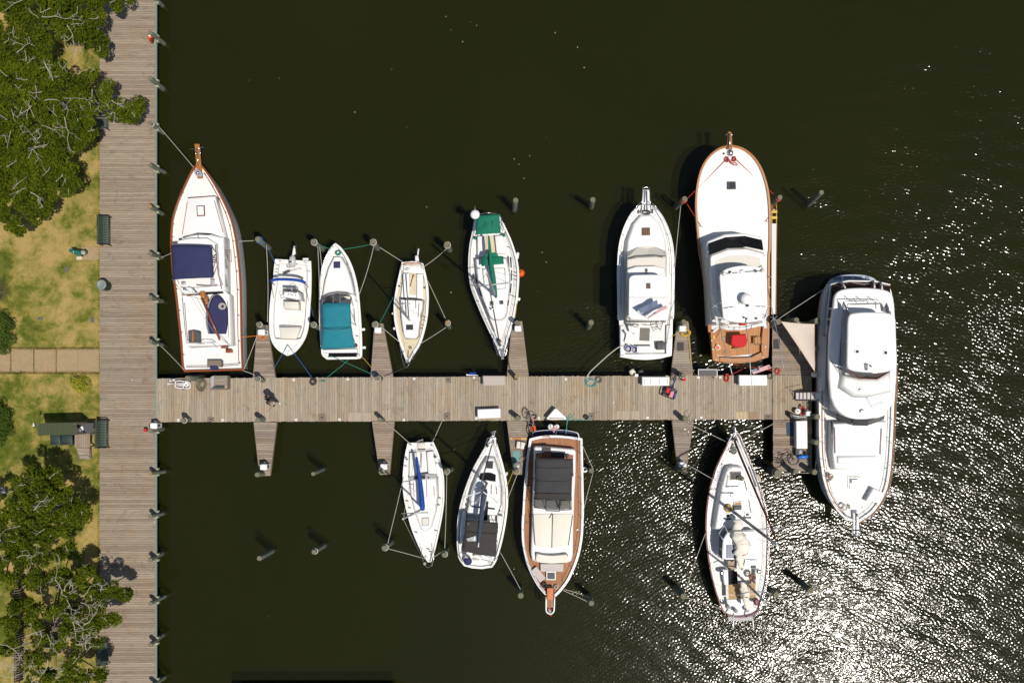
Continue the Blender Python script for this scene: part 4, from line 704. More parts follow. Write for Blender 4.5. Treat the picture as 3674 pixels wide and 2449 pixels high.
# ------------------------------------------------------------------ 4 cream sailboat
def mast(root, foot, zf, top, zt, r=.055, m=None, spread=None, name='mast'):
    MB().tube([W(*foot, zf), W(*top, 1.1 + (zt - 1.1) * 1.42)], r, 8, r * .7).out(name, m or alu, root, True)
    if spread: tubes(root, 'spreader', [[(*spread[0], spread[2]), (*spread[1], spread[2])]], .03, alu)
r_ = thing('sailboat', 'small sailboat with tan deck and thin boom, bow towards the pier', 'boat', (1475, 1110), 0., 'moored boats')
bt = hull(r_, D((400, 288), (385, 360), (360, 470), (335, 600), (322, 720), (325, 840), (345, 960), (375, 1080), (415, 1190), (452, 1286)), D((608, 300), (625, 370), (650, 480), (662, 600), (660, 720), (648, 850), (620, 980), (580, 1100), (520, 1200), (466, 1282)), 1.15, .95, dm=creamd, railw=.10, wl=.3, stern=D((500, 280)), bowfirst=False)
block(r_, 'stern_trim', D((402, 296), (440, 284), (560, 286), (608, 304), (606, 314), (560, 298), (440, 296), (405, 308)), 1.03, .9, varn2, 0, .01)
block(r_, 'aft_deck', D((415, 310), (604, 316), (608, 392), (412, 386)), 1.0, .8, white, 0, .03); block(r_, 'port_seat', D((412, 390), (475, 392), (462, 640), (384, 645)), 1.12, .7, white, .02, .04); block(r_, 'starboard_seat', D((548, 396), (610, 398), (612, 655), (546, 650)), 1.12, .7, white, .02, .04)
flat(r_, 'cockpit_sole', D((470, 400), (550, 400), (548, 640), (462, 640)), .93, white, .06); flat(r_, 'sole_grating', D((480, 400), (545, 402), (543, 612), (466, 608)), .95, creamd, .02)
flat(r_, 'companionway', D((384, 640), (606, 655), (606, 664), (384, 650)), 1.4, black, .3)
block(r_, 'trunk_cabin', D((382, 652), (606, 666), (600, 740), (572, 880), (556, 1015), (532, 1042), (430, 1040), (412, 985), (392, 850)), 1.45, 1.0, white, .07, .07); hatch(r_, D((440, 908), (510, 908), (510, 960), (440, 960)), 1.5, smoke, smoke)
for a_, b_ in (((403, 680), (403, 740)), ((537, 660), (536, 745)), ((570, 690), (560, 835)), ((433, 690), (433, 740))): tubes(r_, 'grab_rail', [[(*D(a_)[0], 1.5), (*D(b_)[0], 1.5)]], .014, varn)
flat(r_, 'cabin_window', D((596, 740), (590, 830), (583, 830), (590, 740)), 1.40, glass, .1); flat(r_, 'cabin_window', D((560, 920), (550, 965), (560, 960), (570, 920)), 1.38, glass, .1)
mast(r_, D((475, 866))[0], 1.45, D((332, 645))[0], 7.2, .05, spread=(D((385, 697))[0], D((478, 697))[0], 4.2)); tubes(r_, 'boom', [[(*D((466, 850))[0], 2.2), (*D((450, 600))[0], 2.2), (*D((436, 396))[0], 2.2)]], .035, dgrey, 7)
tubes(r_, 'shrouds', [[(*D((332, 645))[0], 7.1), (*D((455, 1285))[0], 1.2)], [(*D((360, 700))[0], 6), (*D((640, 850))[0], 1.1)], [(*D((332, 645))[0], 7.1), (*D((330, 850))[0], 1.1)], [(*D((332, 645))[0], 7.1), (*D((505, 285))[0], 1.1)]], .006, steel, 4)
tubes(r_, 'pulpit', [[(*D((372, 1085))[0], 1.5), (*D((395, 1230))[0], 1.6), (*D((418, 1320))[0], 1.65), (*D((445, 1342))[0], 1.65), (*D((468, 1310))[0], 1.65), (*D((520, 1190))[0], 1.5)], [(*D((395, 1215))[0], 1.6), (*D((420, 1170))[0], 1.2)], [(*D((425, 1290))[0], 1.6), (*D((450, 1260))[0], 1.15)], [(*D((385, 360))[0], 1.5), (*D((395, 285))[0], 1.55), (*D((500, 270))[0], 1.55), (*D((600, 285))[0], 1.55), (*D((615, 360))[0], 1.5)]], .018, steel)
MB().tube([W(*D((485, 1142))[0], 1.2) + Vector((.07 * math.cos(a * .6), .07 * math.sin(a * .6), .01 * a)) for a in range(12)], .02, 5).out('furling_drum', dgrey, r_); tubes(r_, 'anchor', [[(*D((462, 1165))[0], 1.12), (*D((458, 1290))[0], 1.22)], [(*D((445, 1280))[0], 1.2), (*D((475, 1285))[0], 1.2)]], .02, dgrey)
MB().lathe(W(*D((436, 1105))[0], 1.02), [(.1, 0), (.1, .02), (.09, .03)], 12).out('deck_plate', creamd, r_); MB().lathe(W(*D((514, 418))[0], .96), [(.06, 0), (.07, .05), (.02, .06)], 8).out('tiller_head', varn, r_); tubes(r_, 'tiller', [[(*D((508, 425))[0], 1.05), (*D((483, 525))[0], 1.1)]], .02, varn)
for p in ((372, 522), (625, 538)): MB().lathe(W(*D(p)[0], 1.0), [(.06, 0), (.05, .08), (.06, .1), (.02, .12)], 10).out('winch', dgrey, r_, True)
for p in ((402, 500), (598, 425), (598, 472), (455, 342), (440, 355), (600, 945), (625, 865), (612, 915), (630, 830)): cleat(r_, D(p)[0], 1.02, dgrey)
ob = thing('outboard_motor', 'small white outboard motor on the tan decked sailboat stern', 'outboard', D((545, 245))[0], .5); block(ob, 'cowl', D((528, 215), (560, 212), (568, 268), (530, 270)), 1.1, .7, white, 0, .06); tubes(ob, 'leg', [[(*D((556, 215))[0], .9), (*D((565, 145))[0], .95)]], .045, white, 8); flat(ob, 'bracket', rect(D, 535, 268, 560, 285), .9, dgrey, .05)
fender(D((325, 945))[0], .8, .2, .09, white2, 'small round fender low on the left side of the tan decked sailboat', .4); fender(D((315, 795))[0], .8, .26, .07, white, 'small white fender amidships on the left side of the tan decked sailboat', .1)
# ------------------------------------------------------------------ 5 sailboat with green covers
r_ = thing('sailboat', 'white sailboat with emerald green canvas covers, bow towards the pier', 'boat', (1775, 1040), 0., 'moored boats')
bt = hull(r_, E((145, 185), (125, 300), (105, 400), (95, 520), (97, 640), (115, 740), (150, 840), (200, 960), (255, 1080), (310, 1190), (350, 1288)), E((342, 172), (395, 280), (435, 370), (465, 460), (488, 560), (495, 660), (490, 760), (480, 860), (455, 990), (425, 1100), (395, 1200), (372, 1288)), 1.5, 1.15, dm=white2, wl=.35, bowfirst=False)
railing(r_, bt, 4, 38, .5, 6, .012, wires=2); railing(r_, bt, len(bt.top) - 42, len(bt.top) - 5, .5, 6, .012, wires=2)
block(r_, 'trunk_cabin', E((150, 512), (395, 506), (420, 640), (418, 740), (405, 860), (390, 960), (360, 992), (290, 994), (262, 970), (215, 850), (168, 700)), 1.82, 1.25, white, .08, .08)
block(r_, 'deck_house', E((205, 590), (380, 585), (388, 740), (330, 752), (222, 742)), 2.05, 1.8, white2, .05, .05)
for q in (((424, 498), (436, 498), (440, 582), (430, 582)), ((434, 602), (443, 602), (441, 688), (433, 688)), ((432, 708), (440, 710), (432, 786), (422, 784)), ((404, 842), (418, 845), (412, 888), (400, 886)), ((144, 640), (154, 640), (166, 716), (156, 714)), ((172, 742), (182, 740), (202, 808), (190, 812)), ((216, 862), (226, 860), (242, 904), (232, 908))): flat(r_, 'cabin_window', E(*q), 1.70, glass, .12)
hatch(r_, E((264, 852), (292, 850), (294, 882), (265, 884)), 1.88, smoke, dgrey); hatch(r_, E((340, 848), (370, 845), (373, 874), (343, 877)), 1.88, smoke, dgrey)
MB().lathe(W(*E((275, 905))[0], 1.82), [(.12, 0), (.11, .06), (.08, .08), (.05, .05)], 14).out('cowl_vent', steel, r_, True)
block(r_, 'port_seat', E((163, 330), (228, 328), (225, 490), (165, 500)), 1.45, 1.0, white, 0, .05); block(r_, 'starboard_seat', E((302, 326), (372, 322), (398, 465), (318, 468)), 1.45, 1.0, white, 0, .05); flat(r_, 'cockpit_sole', E((230, 330), (300, 328), (316, 468), (226, 490)), 1.15, creamd, .05)
sheet(r_, 'bimini', w3((*E((158, 164))[0], 3.0), (*E((338, 154))[0], 3.0), (*E((352, 305))[0], 3.0), (*E((148, 318))[0], 3.0)), green, .12, 12, 10, .02, .05, .012, 6)
tubes(r_, 'bimini_frame', [[(*E((158, 164))[0], 2.98), (*E((165, 330))[0], 1.5)], [(*E((338, 154))[0], 2.98), (*E((385, 300))[0], 1.3)], [(*E((150, 160))[0], 2.3), (*E((240, 142))[0], 2.3), (*E((322, 148))[0], 2.3)], [(*E((352, 190))[0], 1.9), (*E((385, 240))[0], 1.8), (*E((372, 300))[0], 1.8), (*E((340, 320))[0], 1.8)]], .018, steel)
tubes(r_, 'bimini_strap', [[(*E((222, 210))[0], 3.14), (*E((224, 260))[0], 3.14)], [(*E((285, 205))[0], 3.14), (*E((285, 258))[0], 3.14)]], .02, dgrey)
sheet(r_, 'dodger', w3((*E((190, 498))[0], 2.4), (*E((370, 488))[0], 2.4), (*E((376, 552))[0], 2.5), (*E((196, 570))[0], 2.5)), green, .10, 8, 6, .02, .05, .015, 7); sheet(r_, 'dodger_front', w3((*E((228, 470))[0], 2.6), (*E((310, 460))[0], 2.6), (*E((338, 492))[0], 2.55), (*E((212, 500))[0], 2.55)), green, .05, 8, 4, .02)
m = MB(); ps = [(252, 325, .04), (258, 380, .07), (266, 470, .11), (275, 560, .13), (290, 660, .14), (302, 740, .13), (310, 800, .09), (312, 825, .05)]
m.loft([[W(*E((x, y))[0], 2.75) + Vector((q * 1.0 * math.cos(k * .628) + .012 * math.sin(7 * k + y), 0, q * 1.3 * math.sin(k * .628))) for k in range(10)] for x, y, q in ps]).out('boom_cover', green, r_, True)
tubes(r_, 'boom', [[(*E((308, 815))[0], 2.62), (*E((254, 330))[0], 2.62)]], .05, alu); mast(r_, E((311, 812))[0], 1.82, E((238, 622))[0], 8.9, .075, spread=(E((140, 736))[0], E((412, 704))[0], 5.6))
tubes(r_, 'shrouds', [[(*E((240, 625))[0], 8.8), (*E((365, 1292))[0], 1.6)], [(*E((240, 625))[0], 8.8), (*E((142, 735))[0], 5.6), (*E((108, 690))[0], 1.3)], [(*E((240, 625))[0], 8.8), (*E((410, 704))[0], 5.6), (*E((486, 650))[0], 1.3)], [(*E((240, 625))[0], 8.8), (*E((240, 165))[0], 1.4)]], .008, steel, 4)
tubes(r_, 'furled_jib', [[(*E((262, 760))[0], 5.0), (*E((336, 1170))[0], 1.7)]], .03, dgrey); tubes(r_, 'whisker_pole', [[(*E((122, 640))[0], 1.7), (*E((300, 1095))[0], 1.6)]], .04, alu)
tubes(r_, 'pulpit', [[(*E((290, 1125))[0], 1.9), (*E((290, 1180))[0], 2.0), (*E((325, 1280))[0], 2.05), (*E((362, 1302))[0], 2.05), (*E((390, 1285))[0], 2.05), (*E((412, 1190))[0], 2.0), (*E((408, 1130))[0], 1.9)], [(*E((325, 1275))[0], 2.0), (*E((345, 1230))[0], 1.5)], [(*E((395, 1270))[0], 2.0), (*E((372, 1230))[0], 1.5)]], .02, steel)
for p, q in (((335, 1172), .14), ((342, 1205), .09), ((386, 530), .10), ((162, 530), .08)): MB().lathe(W(*E(p)[0], 1.42), [(q, 0), (q * .8, .1), (q, .14), (q * .3, .16)], 12).out('winch', dgrey, r_, True)
flat(r_, 'bow_roller', E((345, 1240), (375, 1240), (376, 1318), (356, 1318)), 1.56, steel, .08)
for p in ((148, 346), (376, 323)): MB().lathe(W(*E(p)[0], 1.4), [(.1, 0), (.1, .12), (.02, .16)], 10).out('winch_cover', green, r_, True)
MB().lathe(W(*E((145, 158))[0], 3.3), [(.10, 0), (.26, .03), (.27, .12), (.18, .2), (.05, .23)], 18).out('radar_dome', white, r_, True); tubes(r_, 'radar_pole', [[(*E((148, 190))[0], 1.2), (*E((145, 160))[0], 3.3)], [(*E((142, 92))[0], 3.9), (*E((147, 130))[0], 3.3)]], .03, steel)
fender(E((483, 487))[0], .95, .44, .11, white2, 'white cylinder fender on the right side of the green covered sailboat', 1.4); fender(E((496, 835))[0], 1.0, .2, .09, white, 'small white fender near the right bow of the green covered sailboat', 1.2)
b_ = thing('buoy', 'round orange ball buoy beside the green covered sailboat', 'buoy', E((512, 630))[0], .45); c = W(*E((512, 630))[0], .45); MB().lathe(c, [(.05, 0), (.17, .06), (.24, .2), (.24, .3), (.17, .43), (.07, .49), (.03, .5)], 14).out('ball', orange, b_, True); MB().tube([c + Vector((0, 0, .5)), c + Vector((-.1, 0, .62))], .035).out('eye', black, b_)
for p in ((112, 680), (122, 725), (165, 850), (225, 990), (415, 418), (435, 805), (445, 980), (460, 815), (470, 622), (465, 648), (470, 680)): cleat(r_, E(p)[0], 1.3, dgrey)

# ------------------------------------------------------------------ 6 express fishing boat with flags
r_ = thing('fishing_boat', 'white flybridge fishing boat with flat hardtop, two flags and bow pulpit', 'boat', (2317, 980), 0., 'moored boats')
bt = hull(r_, G((482, 190), (430, 215), (380, 265), (335, 350), (305, 440), (288, 540), (280, 680), (282, 850), (285, 1030), (296, 1055), (298, 1200), (302, 1318)), G((500, 190), (545, 210), (600, 265), (645, 350), (675, 440), (692, 540), (698, 680), (696, 850), (693, 1020), (684, 1050), (682, 1160), (676, 1308)), 2.05, 1.3, stern=G((400, 1334), (500, 1338), (600, 1328)), bul=.06, railw=.12, wl=.35)
railing(r_, bt, 0, 24, .5, 5, .014); railing(r_, bt, len(bt.top) - 26, len(bt.top) - 1, .5, 5, .014)
block(r_, 'fore_cabin', G((450, 268), (532, 266), (595, 335), (632, 445), (645, 575), (640, 735), (345, 735), (342, 585), (352, 460), (395, 335)), 2.25, 1.7, white, .10, .14); hatch(r_, G((462, 365), (520, 364), (521, 420), (462, 421)), 2.33, bronzeg, dgrey)
pane(r_, 'windscreen_cover', [(*p, z) for p, z in zip(G((352, 545), (430, 508), (560, 502), (634, 535), (640, 575), (350, 590)), (2.3, 2.3, 2.3, 2.3, 2.85, 2.85))], vinyl); pane(r_, 'windscreen_crease', [(*p, 2.87) for p in G((350, 588), (420, 572), (560, 566), (640, 574), (640, 581), (560, 573), (420, 579), (350, 596))], dgrey)
block(r_, 'bridge_deck', G((350, 596), (430, 582), (560, 576), (640, 584), (645, 1050), (345, 1050)), 2.9, 2.0, vinyl, .06, .08); block(r_, 'bridge_front', G((352, 670), (420, 648), (560, 644), (632, 662), (645, 800), (350, 800)), 3.25, 2.85, white, .05, .10)
tubes(r_, 'horn', [[(*G((488, 668))[0], 3.3), (*G((490, 712))[0], 3.3)], [(*G((498, 668))[0], 3.3), (*G((500, 712))[0], 3.3)]], .03, steel)
block(r_, 'hardtop', cr(G((365, 745), (382, 722), (430, 714), (580, 712), (632, 722), (650, 748)), 3) + G((652, 1030), (640, 1048), (500, 1050), (376, 1040), (362, 1015)), 4.3, 4.16, white, .0, .04); flat(r_, 'hardtop_seam', rect(G, 364, 879, 650, 883), 4.312, grey, .02); hatch(r_, rect(G, 493, 775, 524, 815), 4.34, bronzeg, dgrey)
tubes(r_, 'hardtop_posts', [[(*G((395, 760))[0], 4.16), (*G((380, 760))[0], 2.9)], [(*G((630, 760))[0], 4.16), (*G((625, 760))[0], 2.9)], [(*G((385, 1020))[0], 4.16), (*G((370, 1040))[0], 2.9)], [(*G((635, 1020))[0], 4.16), (*G((630, 1040))[0], 2.9)], [(*G((340, 740))[0], 3.3), (*G((345, 900))[0], 3.2), (*G((350, 1040))[0], 3.2)]], .025, alu)
block(r_, 'helm_console', G((420, 800), (560, 800), (560, 860), (420, 860)), 3.6, 2.9, white, 0, .05)
flat(r_, 'cockpit_sole', G((335, 1085), (640, 1085), (640, 1300), (335, 1300)), 1.31, white2, .02); block(r_, 'cockpit_coaming', G((300, 1088), (332, 1088), (334, 1312), (302, 1312)), 1.55, 1.2, white, 0, .04); block(r_, 'cockpit_coaming', G((642, 1088), (682, 1080), (676, 1305), (640, 1305)), 1.55, 1.2, white, 0, .04); block(r_, 'transom', G((304, 1298), (676, 1296), (672, 1316), (590, 1328), (490, 1334), (390, 1330), (306, 1316)), 1.55, 1.2, white, 0, .04)
rug = mat('woven_rug', (.30, .28, .24), .95, var=.7, vs=40, tint=(.12, .11, .10)); tag(MB().slab(wz(G((447, 1105), (520, 1107), (516, 1204), (442, 1199)), 1.335), .015).out('rug', rug), 'grey patterned rug on the fishing boat cockpit floor', 'rug')
def deck_chair(lb, pts, z):
    t = thing('deck_chair', lb, 'chair', pts[0], z, 'cockpit chairs'); w_ = wz(pts, z + .42); MB().slab(w_, .08).out('seat', white2, t); a, b2 = w_[0], w_[1]
    MB().loft([[a, b2, b2 + Vector((0, 0, -.06)), a + Vector((0, 0, -.06))], [q + Vector((0, 0, .4)) + (w_[0] - w_[3]) * .25 for q in (a, b2, b2 + Vector((0, 0, -.06)), a + Vector((0, 0, -.06)))]]).out('backrest', white2, t)
    for q in w_: MB().tube([q - Vector((0, 0, .05)), Vector((q.x, q.y, z))], .02).out('leg', alu, t)
deck_chair('tilted white deck chair beside the blue buckets in the fishing boat cockpit', G((345, 1160), (360, 1150), (414, 1188), (392, 1232), (333, 1205)), 1.34); deck_chair('white deck chair under the hardtop edge in the fishing boat cockpit', G((358, 1096), (432, 1108), (410, 1150), (368, 1128)), 1.34)
tubes(r_, 'bridge_ladder', [[(*G((552, 1130))[0], 1.4), (*G((575, 1045))[0], 3.0)], [(*G((600, 1125))[0], 1.4), (*G((620, 1045))[0], 3.0)]] + [[(*G((552 + 4.6 * k, 1130 - 17 * k))[0], 1.4 + .32 * k), (*G((600 + 4 * k, 1125 - 16 * k))[0], 1.4 + .32 * k)] for k in range(1, 5)], .022, steel)
tubes(r_, 'bridge_rail', [[(*G((370, 1035))[0], 3.5), (*G((380, 1070))[0], 3.4), (*G((440, 1082))[0], 3.4), (*G((520, 1075))[0], 3.4), (*G((535, 1045))[0], 3.4)], [(*G((360, 1060))[0], 2.9), (*G((430, 1090))[0], 2.9), (*G((550, 1080))[0], 2.9)]] + [[(*G((370 + 30 * k, 1066 + 4 * k))[0], 3.4), (*G((368 + 30 * k, 1085))[0], 2.9)] for k in range(5)], .02, steel)
block(r_, 'bait_tank', G((572, 1212), (638, 1210), (638, 1264), (576, 1266)), 1.75, 1.3, dgrey, 0, .03); flat(r_, 'bait_tank_lid', rect(G, 603, 1216, 607, 1262), 1.765, black, .01)
cb = thing('cooler', 'long white cooler across the fishing boat transom', 'cooler', G((482, 1265))[0], 1.33); block(cb, 'body', rect(G, 426, 1242, 540, 1290), 1.72, 1.33, white, 0, .03); block(cb, 'lid', rect(G, 424, 1240, 542, 1292), 1.80, 1.725, white2, 0, .02)
for p in ((438, 1250), (528, 1250), (438, 1282), (528, 1282)): MB().lathe(W(*G(p)[0], 1.8), [(.02, 0), (.02, .01)], 8).out('screw_cap', grey, cb)
for p, q, lb in (((355, 1262), .22, 'larger blue bucket in the fishing boat cockpit corner'), ((400, 1268), .19, 'smaller blue bucket with white rim beside the long cooler')):
    t = thing('bucket', lb, 'bucket', G(p)[0], 1.33, 'blue buckets'); c = W(*G(p)[0], 1.33); MB().lathe(c, [(q * .8, 0), (q, .38), (q * .9, .38), (q * .75, .1)], 16).out('body', blue, t, True); MB().lathe(c + Vector((0, 0, .1)), [(q * .7, 0), (q * .6, .08), (q * .2, .1)], 12).out('rope_inside', ropew, t, True)
    MB().tube([c + Vector((q * math.cos(a * .42), q * math.sin(a * .42), .39)) for a in range(16)], .012, 5).out('rim', white, t)
flat(r_, 'bow_pulpit', G((466, 85), (516, 85), (524, 245), (458, 245)), 2.16, white, .08)
tubes(r_, 'pulpit_rail', [[(*G((458, 240))[0], 2.6), (*G((462, 160))[0], 2.65), (*G((468, 70))[0], 2.7), (*G((490, 66))[0], 2.7), (*G((514, 70))[0], 2.7), (*G((520, 160))[0], 2.65), (*G((526, 240))[0], 2.6)], [(*G((480, 90))[0], 2.25), (*G((482, 240))[0], 2.25)], [(*G((498, 90))[0], 2.25), (*G((500, 240))[0], 2.25)], [(*G((390, 245))[0], 2.5), (*G((420, 210))[0], 2.55), (*G((462, 165))[0], 2.65)], [(*G((595, 245))[0], 2.5), (*G((560, 205))[0], 2.55), (*G((520, 165))[0], 2.65)]], .022, steel)
coil('anchor_line', G((488, 252))[0], 2.2, .26, roped, 6, .018, 9, 'tangled dark anchor line at the foot of the fishing boat bow pulpit', stretch=.45); tubes(r_, 'anchor_roller', [[(*G((436, 232))[0], 2.1), (*G((436, 262))[0], 2.1)], [(*G((540, 228))[0], 2.1), (*G((540, 260))[0], 2.1)]], .03, black)
for p in ((306, 930), (670, 926), (318, 1190), (318, 1290), (335, 355), (360, 305)): cleat(r_, G(p)[0], 1.45)
us_flag('stars and stripes flag streaming over the fishing boat hardtop', G((505, 1022))[0], G((512, 1034))[0], G((650, 958))[0], G((636, 935))[0], 4.9, (*G((506, 1062))[0], 2.9), 2)
t = thing('plain_flag', 'blue grey flag streaming over the fishing boat hardtop', 'flag', G((430, 970))[0], 4.8); m = MB(); gq = quadgrid(w3((*G((430, 970))[0], 5.0), (*G((574, 897))[0], 5.0), (*G((583, 940))[0], 4.9), (*G((455, 1000))[0], 4.9)), 16, 8, lambda u, v: .12 * math.sin(u * 10 + v) * u); m.add(gq, [(j * 17 + i, j * 17 + i + 1, (j + 1) * 17 + i + 1, (j + 1) * 17 + i) for j in range(8) for i in range(16)]); m.out('cloth', mat('blue_grey_flag', (.13, .17, .24), .85), t, 'all'); MB().tube(w3((*G((494, 1052))[0], 3.0), (*G((455, 1000))[0], 4.8), (*G((430, 970))[0], 5.1)), .014).out('pole', alu, t)

# ------------------------------------------------------------------ 7 big sportfishing yacht with teak cockpit
r_ = thing('sportfishing_yacht', 'big white sportfishing yacht with teak cockpit, honey toe rail and red fighting chair', 'boat', (2625, 920), 0., 'moored boats')
left = H((672, 252), (560, 288), (470, 350), (390, 440), (330, 560), (292, 700), (272, 840), (266, 1000), (275, 1180), (290, 1350), (306, 1530)) + I((272, 120), (290, 240), (312, 420), (332, 620), (355, 820), (375, 1000), (398, 1196))
right = H((712, 252), (830, 280), (930, 340), (1010, 420), (1080, 530), (1130, 660), (1166, 800), (1186, 950), (1196, 1150), (1197, 1400), (1192, 1560)) + I((988, 100), (986, 250), (984, 400), (982, 600), (980, 800), (978, 1000), (970, 1160))
bt = hull(r_, left, right, 2.5, 1.6, rm=varn2, stern=I((520, 1218), (680, 1222), (830, 1206)), bul=.06, railw=.07, wl=.30, railh=.05)
flat(r_, 'bow_pulpit', H((664, 90), (684, 76), (714, 90), (724, 298), (662, 298)), 2.62, varn2, .08); tubes(r_, 'anchor', [[(*H((686, 100))[0], 2.72), (*H((690, 285))[0], 2.72)], [(*H((650, 105))[0], 2.55), (*H((650, 125))[0], 2.6)], [(*H((714, 105))[0], 2.55), (*H((714, 130))[0], 2.6)]], .05, steel, 8)
MB().lathe(W(*H((696, 346))[0], 2.42), [(.2, 0), (.17, .12), (.12, .2), (.03, .22)], 14).out('windlass', steel, r_, True); MB().lathe(W(*H((615, 353))[0], 2.42), [(.06, 0), (.06, .03)], 8).out('chain_pipe', black, r_)
hatch(r_, H((674, 703), (764, 700), (770, 795), (678, 799)), 2.42, smoke, dgrey)
block(r_, 'cabin', H((400, 1500), (418, 1440), (632, 1356), (868, 1342), (1085, 1392), (1108, 1440)) + I((950, 300), (958, 780), (395, 800), (375, 400)), 3.3, 1.7, white, .10, .10)
pane(r_, 'windshield', [(*p, z) for p, z in zip(H((428, 1470), (640, 1396), (878, 1380), (1092, 1430), (1112, 1560), (905, 1516), (655, 1530), (432, 1612)), (3.32, 3.32, 3.32, 3.32, 3.9, 3.9, 3.9, 3.9))], glass)
block(r_, 'flybridge', I((372, 118), (385, 95), (555, 30), (760, 24), (930, 72), (944, 110), (955, 700), (900, 760), (420, 760), (390, 500)), 4.0, 3.2, white, .04, .06); flat(r_, 'brow_stripe', I((376, 128), (388, 104), (556, 40), (760, 34), (926, 80), (940, 116), (936, 112), (924, 86), (758, 42), (557, 48), (392, 110), (380, 132)), 4.012, bronzeg, .02)
flat(r_, 'flybridge_sole', I((430, 160), (560, 108), (750, 100), (890, 128), (905, 240), (920, 700), (480, 730), (430, 400)), 4.016, vinyl, .02); block(r_, 'helm_console', I((540, 280), (800, 280), (800, 340), (540, 340)), 4.6, 4.0, white, 0, .05)
block(r_, 'hardtop', cr(I((470, 330), (485, 285), (540, 245), (620, 222), (720, 210), (840, 216), (920, 245), (958, 290), (966, 340)), 2) + I((972, 740)) + cr(I((955, 765), (850, 790), (720, 806), (600, 795), (510, 762)), 2) + I((492, 600)), 5.5, 5.36, white, .0, .04)
tubes(r_, 'hardtop_posts', [[(*I((500, 300))[0], 5.36), (*I((470, 260))[0], 4.0)], [(*I((940, 300))[0], 5.36), (*I((905, 210))[0], 4.0)], [(*I((510, 720))[0], 5.36), (*I((480, 700))[0], 4.0)], [(*I((950, 720))[0], 5.36), (*I((930, 700))[0], 4.0)], [(*I((480, 470))[0], 5.36), (*I((450, 450))[0], 4.0)], [(*I((480, 600))[0], 5.36), (*I((455, 600))[0], 4.0)]], .03, steel)
tubes(r_, 'light_bar', [[(*I((515, 298))[0], 5.6), (*I((660, 284))[0], 5.6)], [(*I((740, 276))[0], 5.6), (*I((912, 268))[0], 5.6)], [(*I((690, 290))[0], 5.6), (*I((692, 262))[0], 5.6), (*I((718, 258))[0], 5.6)], [(*I((515, 655))[0], 5.58), (*I((615, 640))[0], 5.58)], [(*I((850, 636))[0], 5.58), (*I((945, 638))[0], 5.58)]], .022, steel)
for p, q in (((578, 282), .07), ((840, 270), .08), ((514, 300), .11), ((915, 268), .1), ((757, 627), .08), ((850, 762), .06), ((720, 752), .05), ((750, 765), .05)): MB().lathe(W(*I(p)[0], 5.5), [(q, 0), (q, .12), (q * .4, .16)], 12).out('deck_light', dgrey if q < .09 else vinyl, r_, True)
MB().lathe(W(*I((742, 560))[0], 5.75), [(.12, -.2), (.14, .0), (.29, .03), (.31, .16), (.26, .26), (.12, .31), (.02, .32)], 22).out('radar_dome', white, r_, True); tubes(r_, 'radar_bracket', [[(*I((676, 540))[0], 5.7), (*I((680, 610))[0], 5.6), (*I((785, 605))[0], 5.6), (*I((784, 540))[0], 5.7)]], .025, steel)
flat(r_, 'cockpit_sole', I((420, 860), (905, 845), (905, 1120), (560, 1160), (430, 1140)), 1.63, teaksole, .03)
for q in (((374, 900), (425, 880), (432, 1140), (470, 1160), (470, 1215), (398, 1196)), ((920, 850), (978, 850), (970, 1160), (930, 1168), (905, 1100), (905, 1000)), ((470, 1162), (600, 1172), (800, 1165), (905, 1110), (935, 1168), (830, 1205), (680, 1220), (470, 1215))): block(r_, 'covering_board', I(*q), 1.86, 1.55, varn2, 0, .03)
for p in ((388, 985), (398, 1078), (947, 1050), (922, 1160), (432, 1186)): MB().lathe(W(*I(p)[0], 1.87), [(.05, 0), (.05, .015), (.03, .02)], 10).out('rod_holder', steel, r_)
block(r_, 'companion_step', I((560, 800), (780, 800), (780, 835), (560, 835)), 1.9, 1.55, white, 0, .03); block(r_, 'mezzanine_seat', I((690, 808), (750, 806), (750, 828), (690, 828)), 2.3, 1.9, red, 0, .05)
fc = thing('fighting_chair', 'red cushioned fighting chair in the teak cockpit', 'chair', I((680, 990))[0], 1.65); block(fc, 'seat', I((600, 925), (740, 922), (762, 985), (755, 1030), (730, 1058), (640, 1062), (592, 1035), (592, 985)), 2.35, 2.2, red, 0, .07); pane(fc, 'backrest', [(*I((600, 925))[0], 2.38), (*I((740, 922))[0], 2.38), (*I((745, 932))[0], 2.7), (*I((600, 936))[0], 2.7)], red, .06); MB().lathe(W(*I((680, 1000))[0], 1.65), [(.2, 0), (.07, .06), (.07, .55), (.15, .56)], 14).out('pedestal', steel, fc, True)
flat(fc, 'footrest', I((620, 1070), (700, 1066), (702, 1080), (622, 1086)), 1.95, varn2, .05); tubes(fc, 'footrest_arm', [[(*I((640, 1050))[0], 2.2), (*I((645, 1075))[0], 1.95)], [(*I((690, 1050))[0], 2.2), (*I((690, 1072))[0], 1.95)]], .025, steel)
lad = thing('folding_stool', 'slatted wooden step stool on the right of the teak cockpit', 'stool', I((870, 990))[0], 1.65)
for k in range(2): flat(lad, 'tread', rect(I, 836 + 34 * k, 956, 862 + 34 * k, 1026), 2.05, varn2, .04)
tubes(lad, 'frame', [[(*I((825, 960))[0], 2.0), (*I((915, 958))[0], 2.0)], [(*I((822, 1032))[0], 2.0), (*I((920, 1030))[0], 2.0)], [(*I((830, 960))[0], 1.66), (*I((832, 960))[0], 2.0)], [(*I((905, 1030))[0], 1.66), (*I((905, 1030))[0], 2.0)]], .02, dgrey)
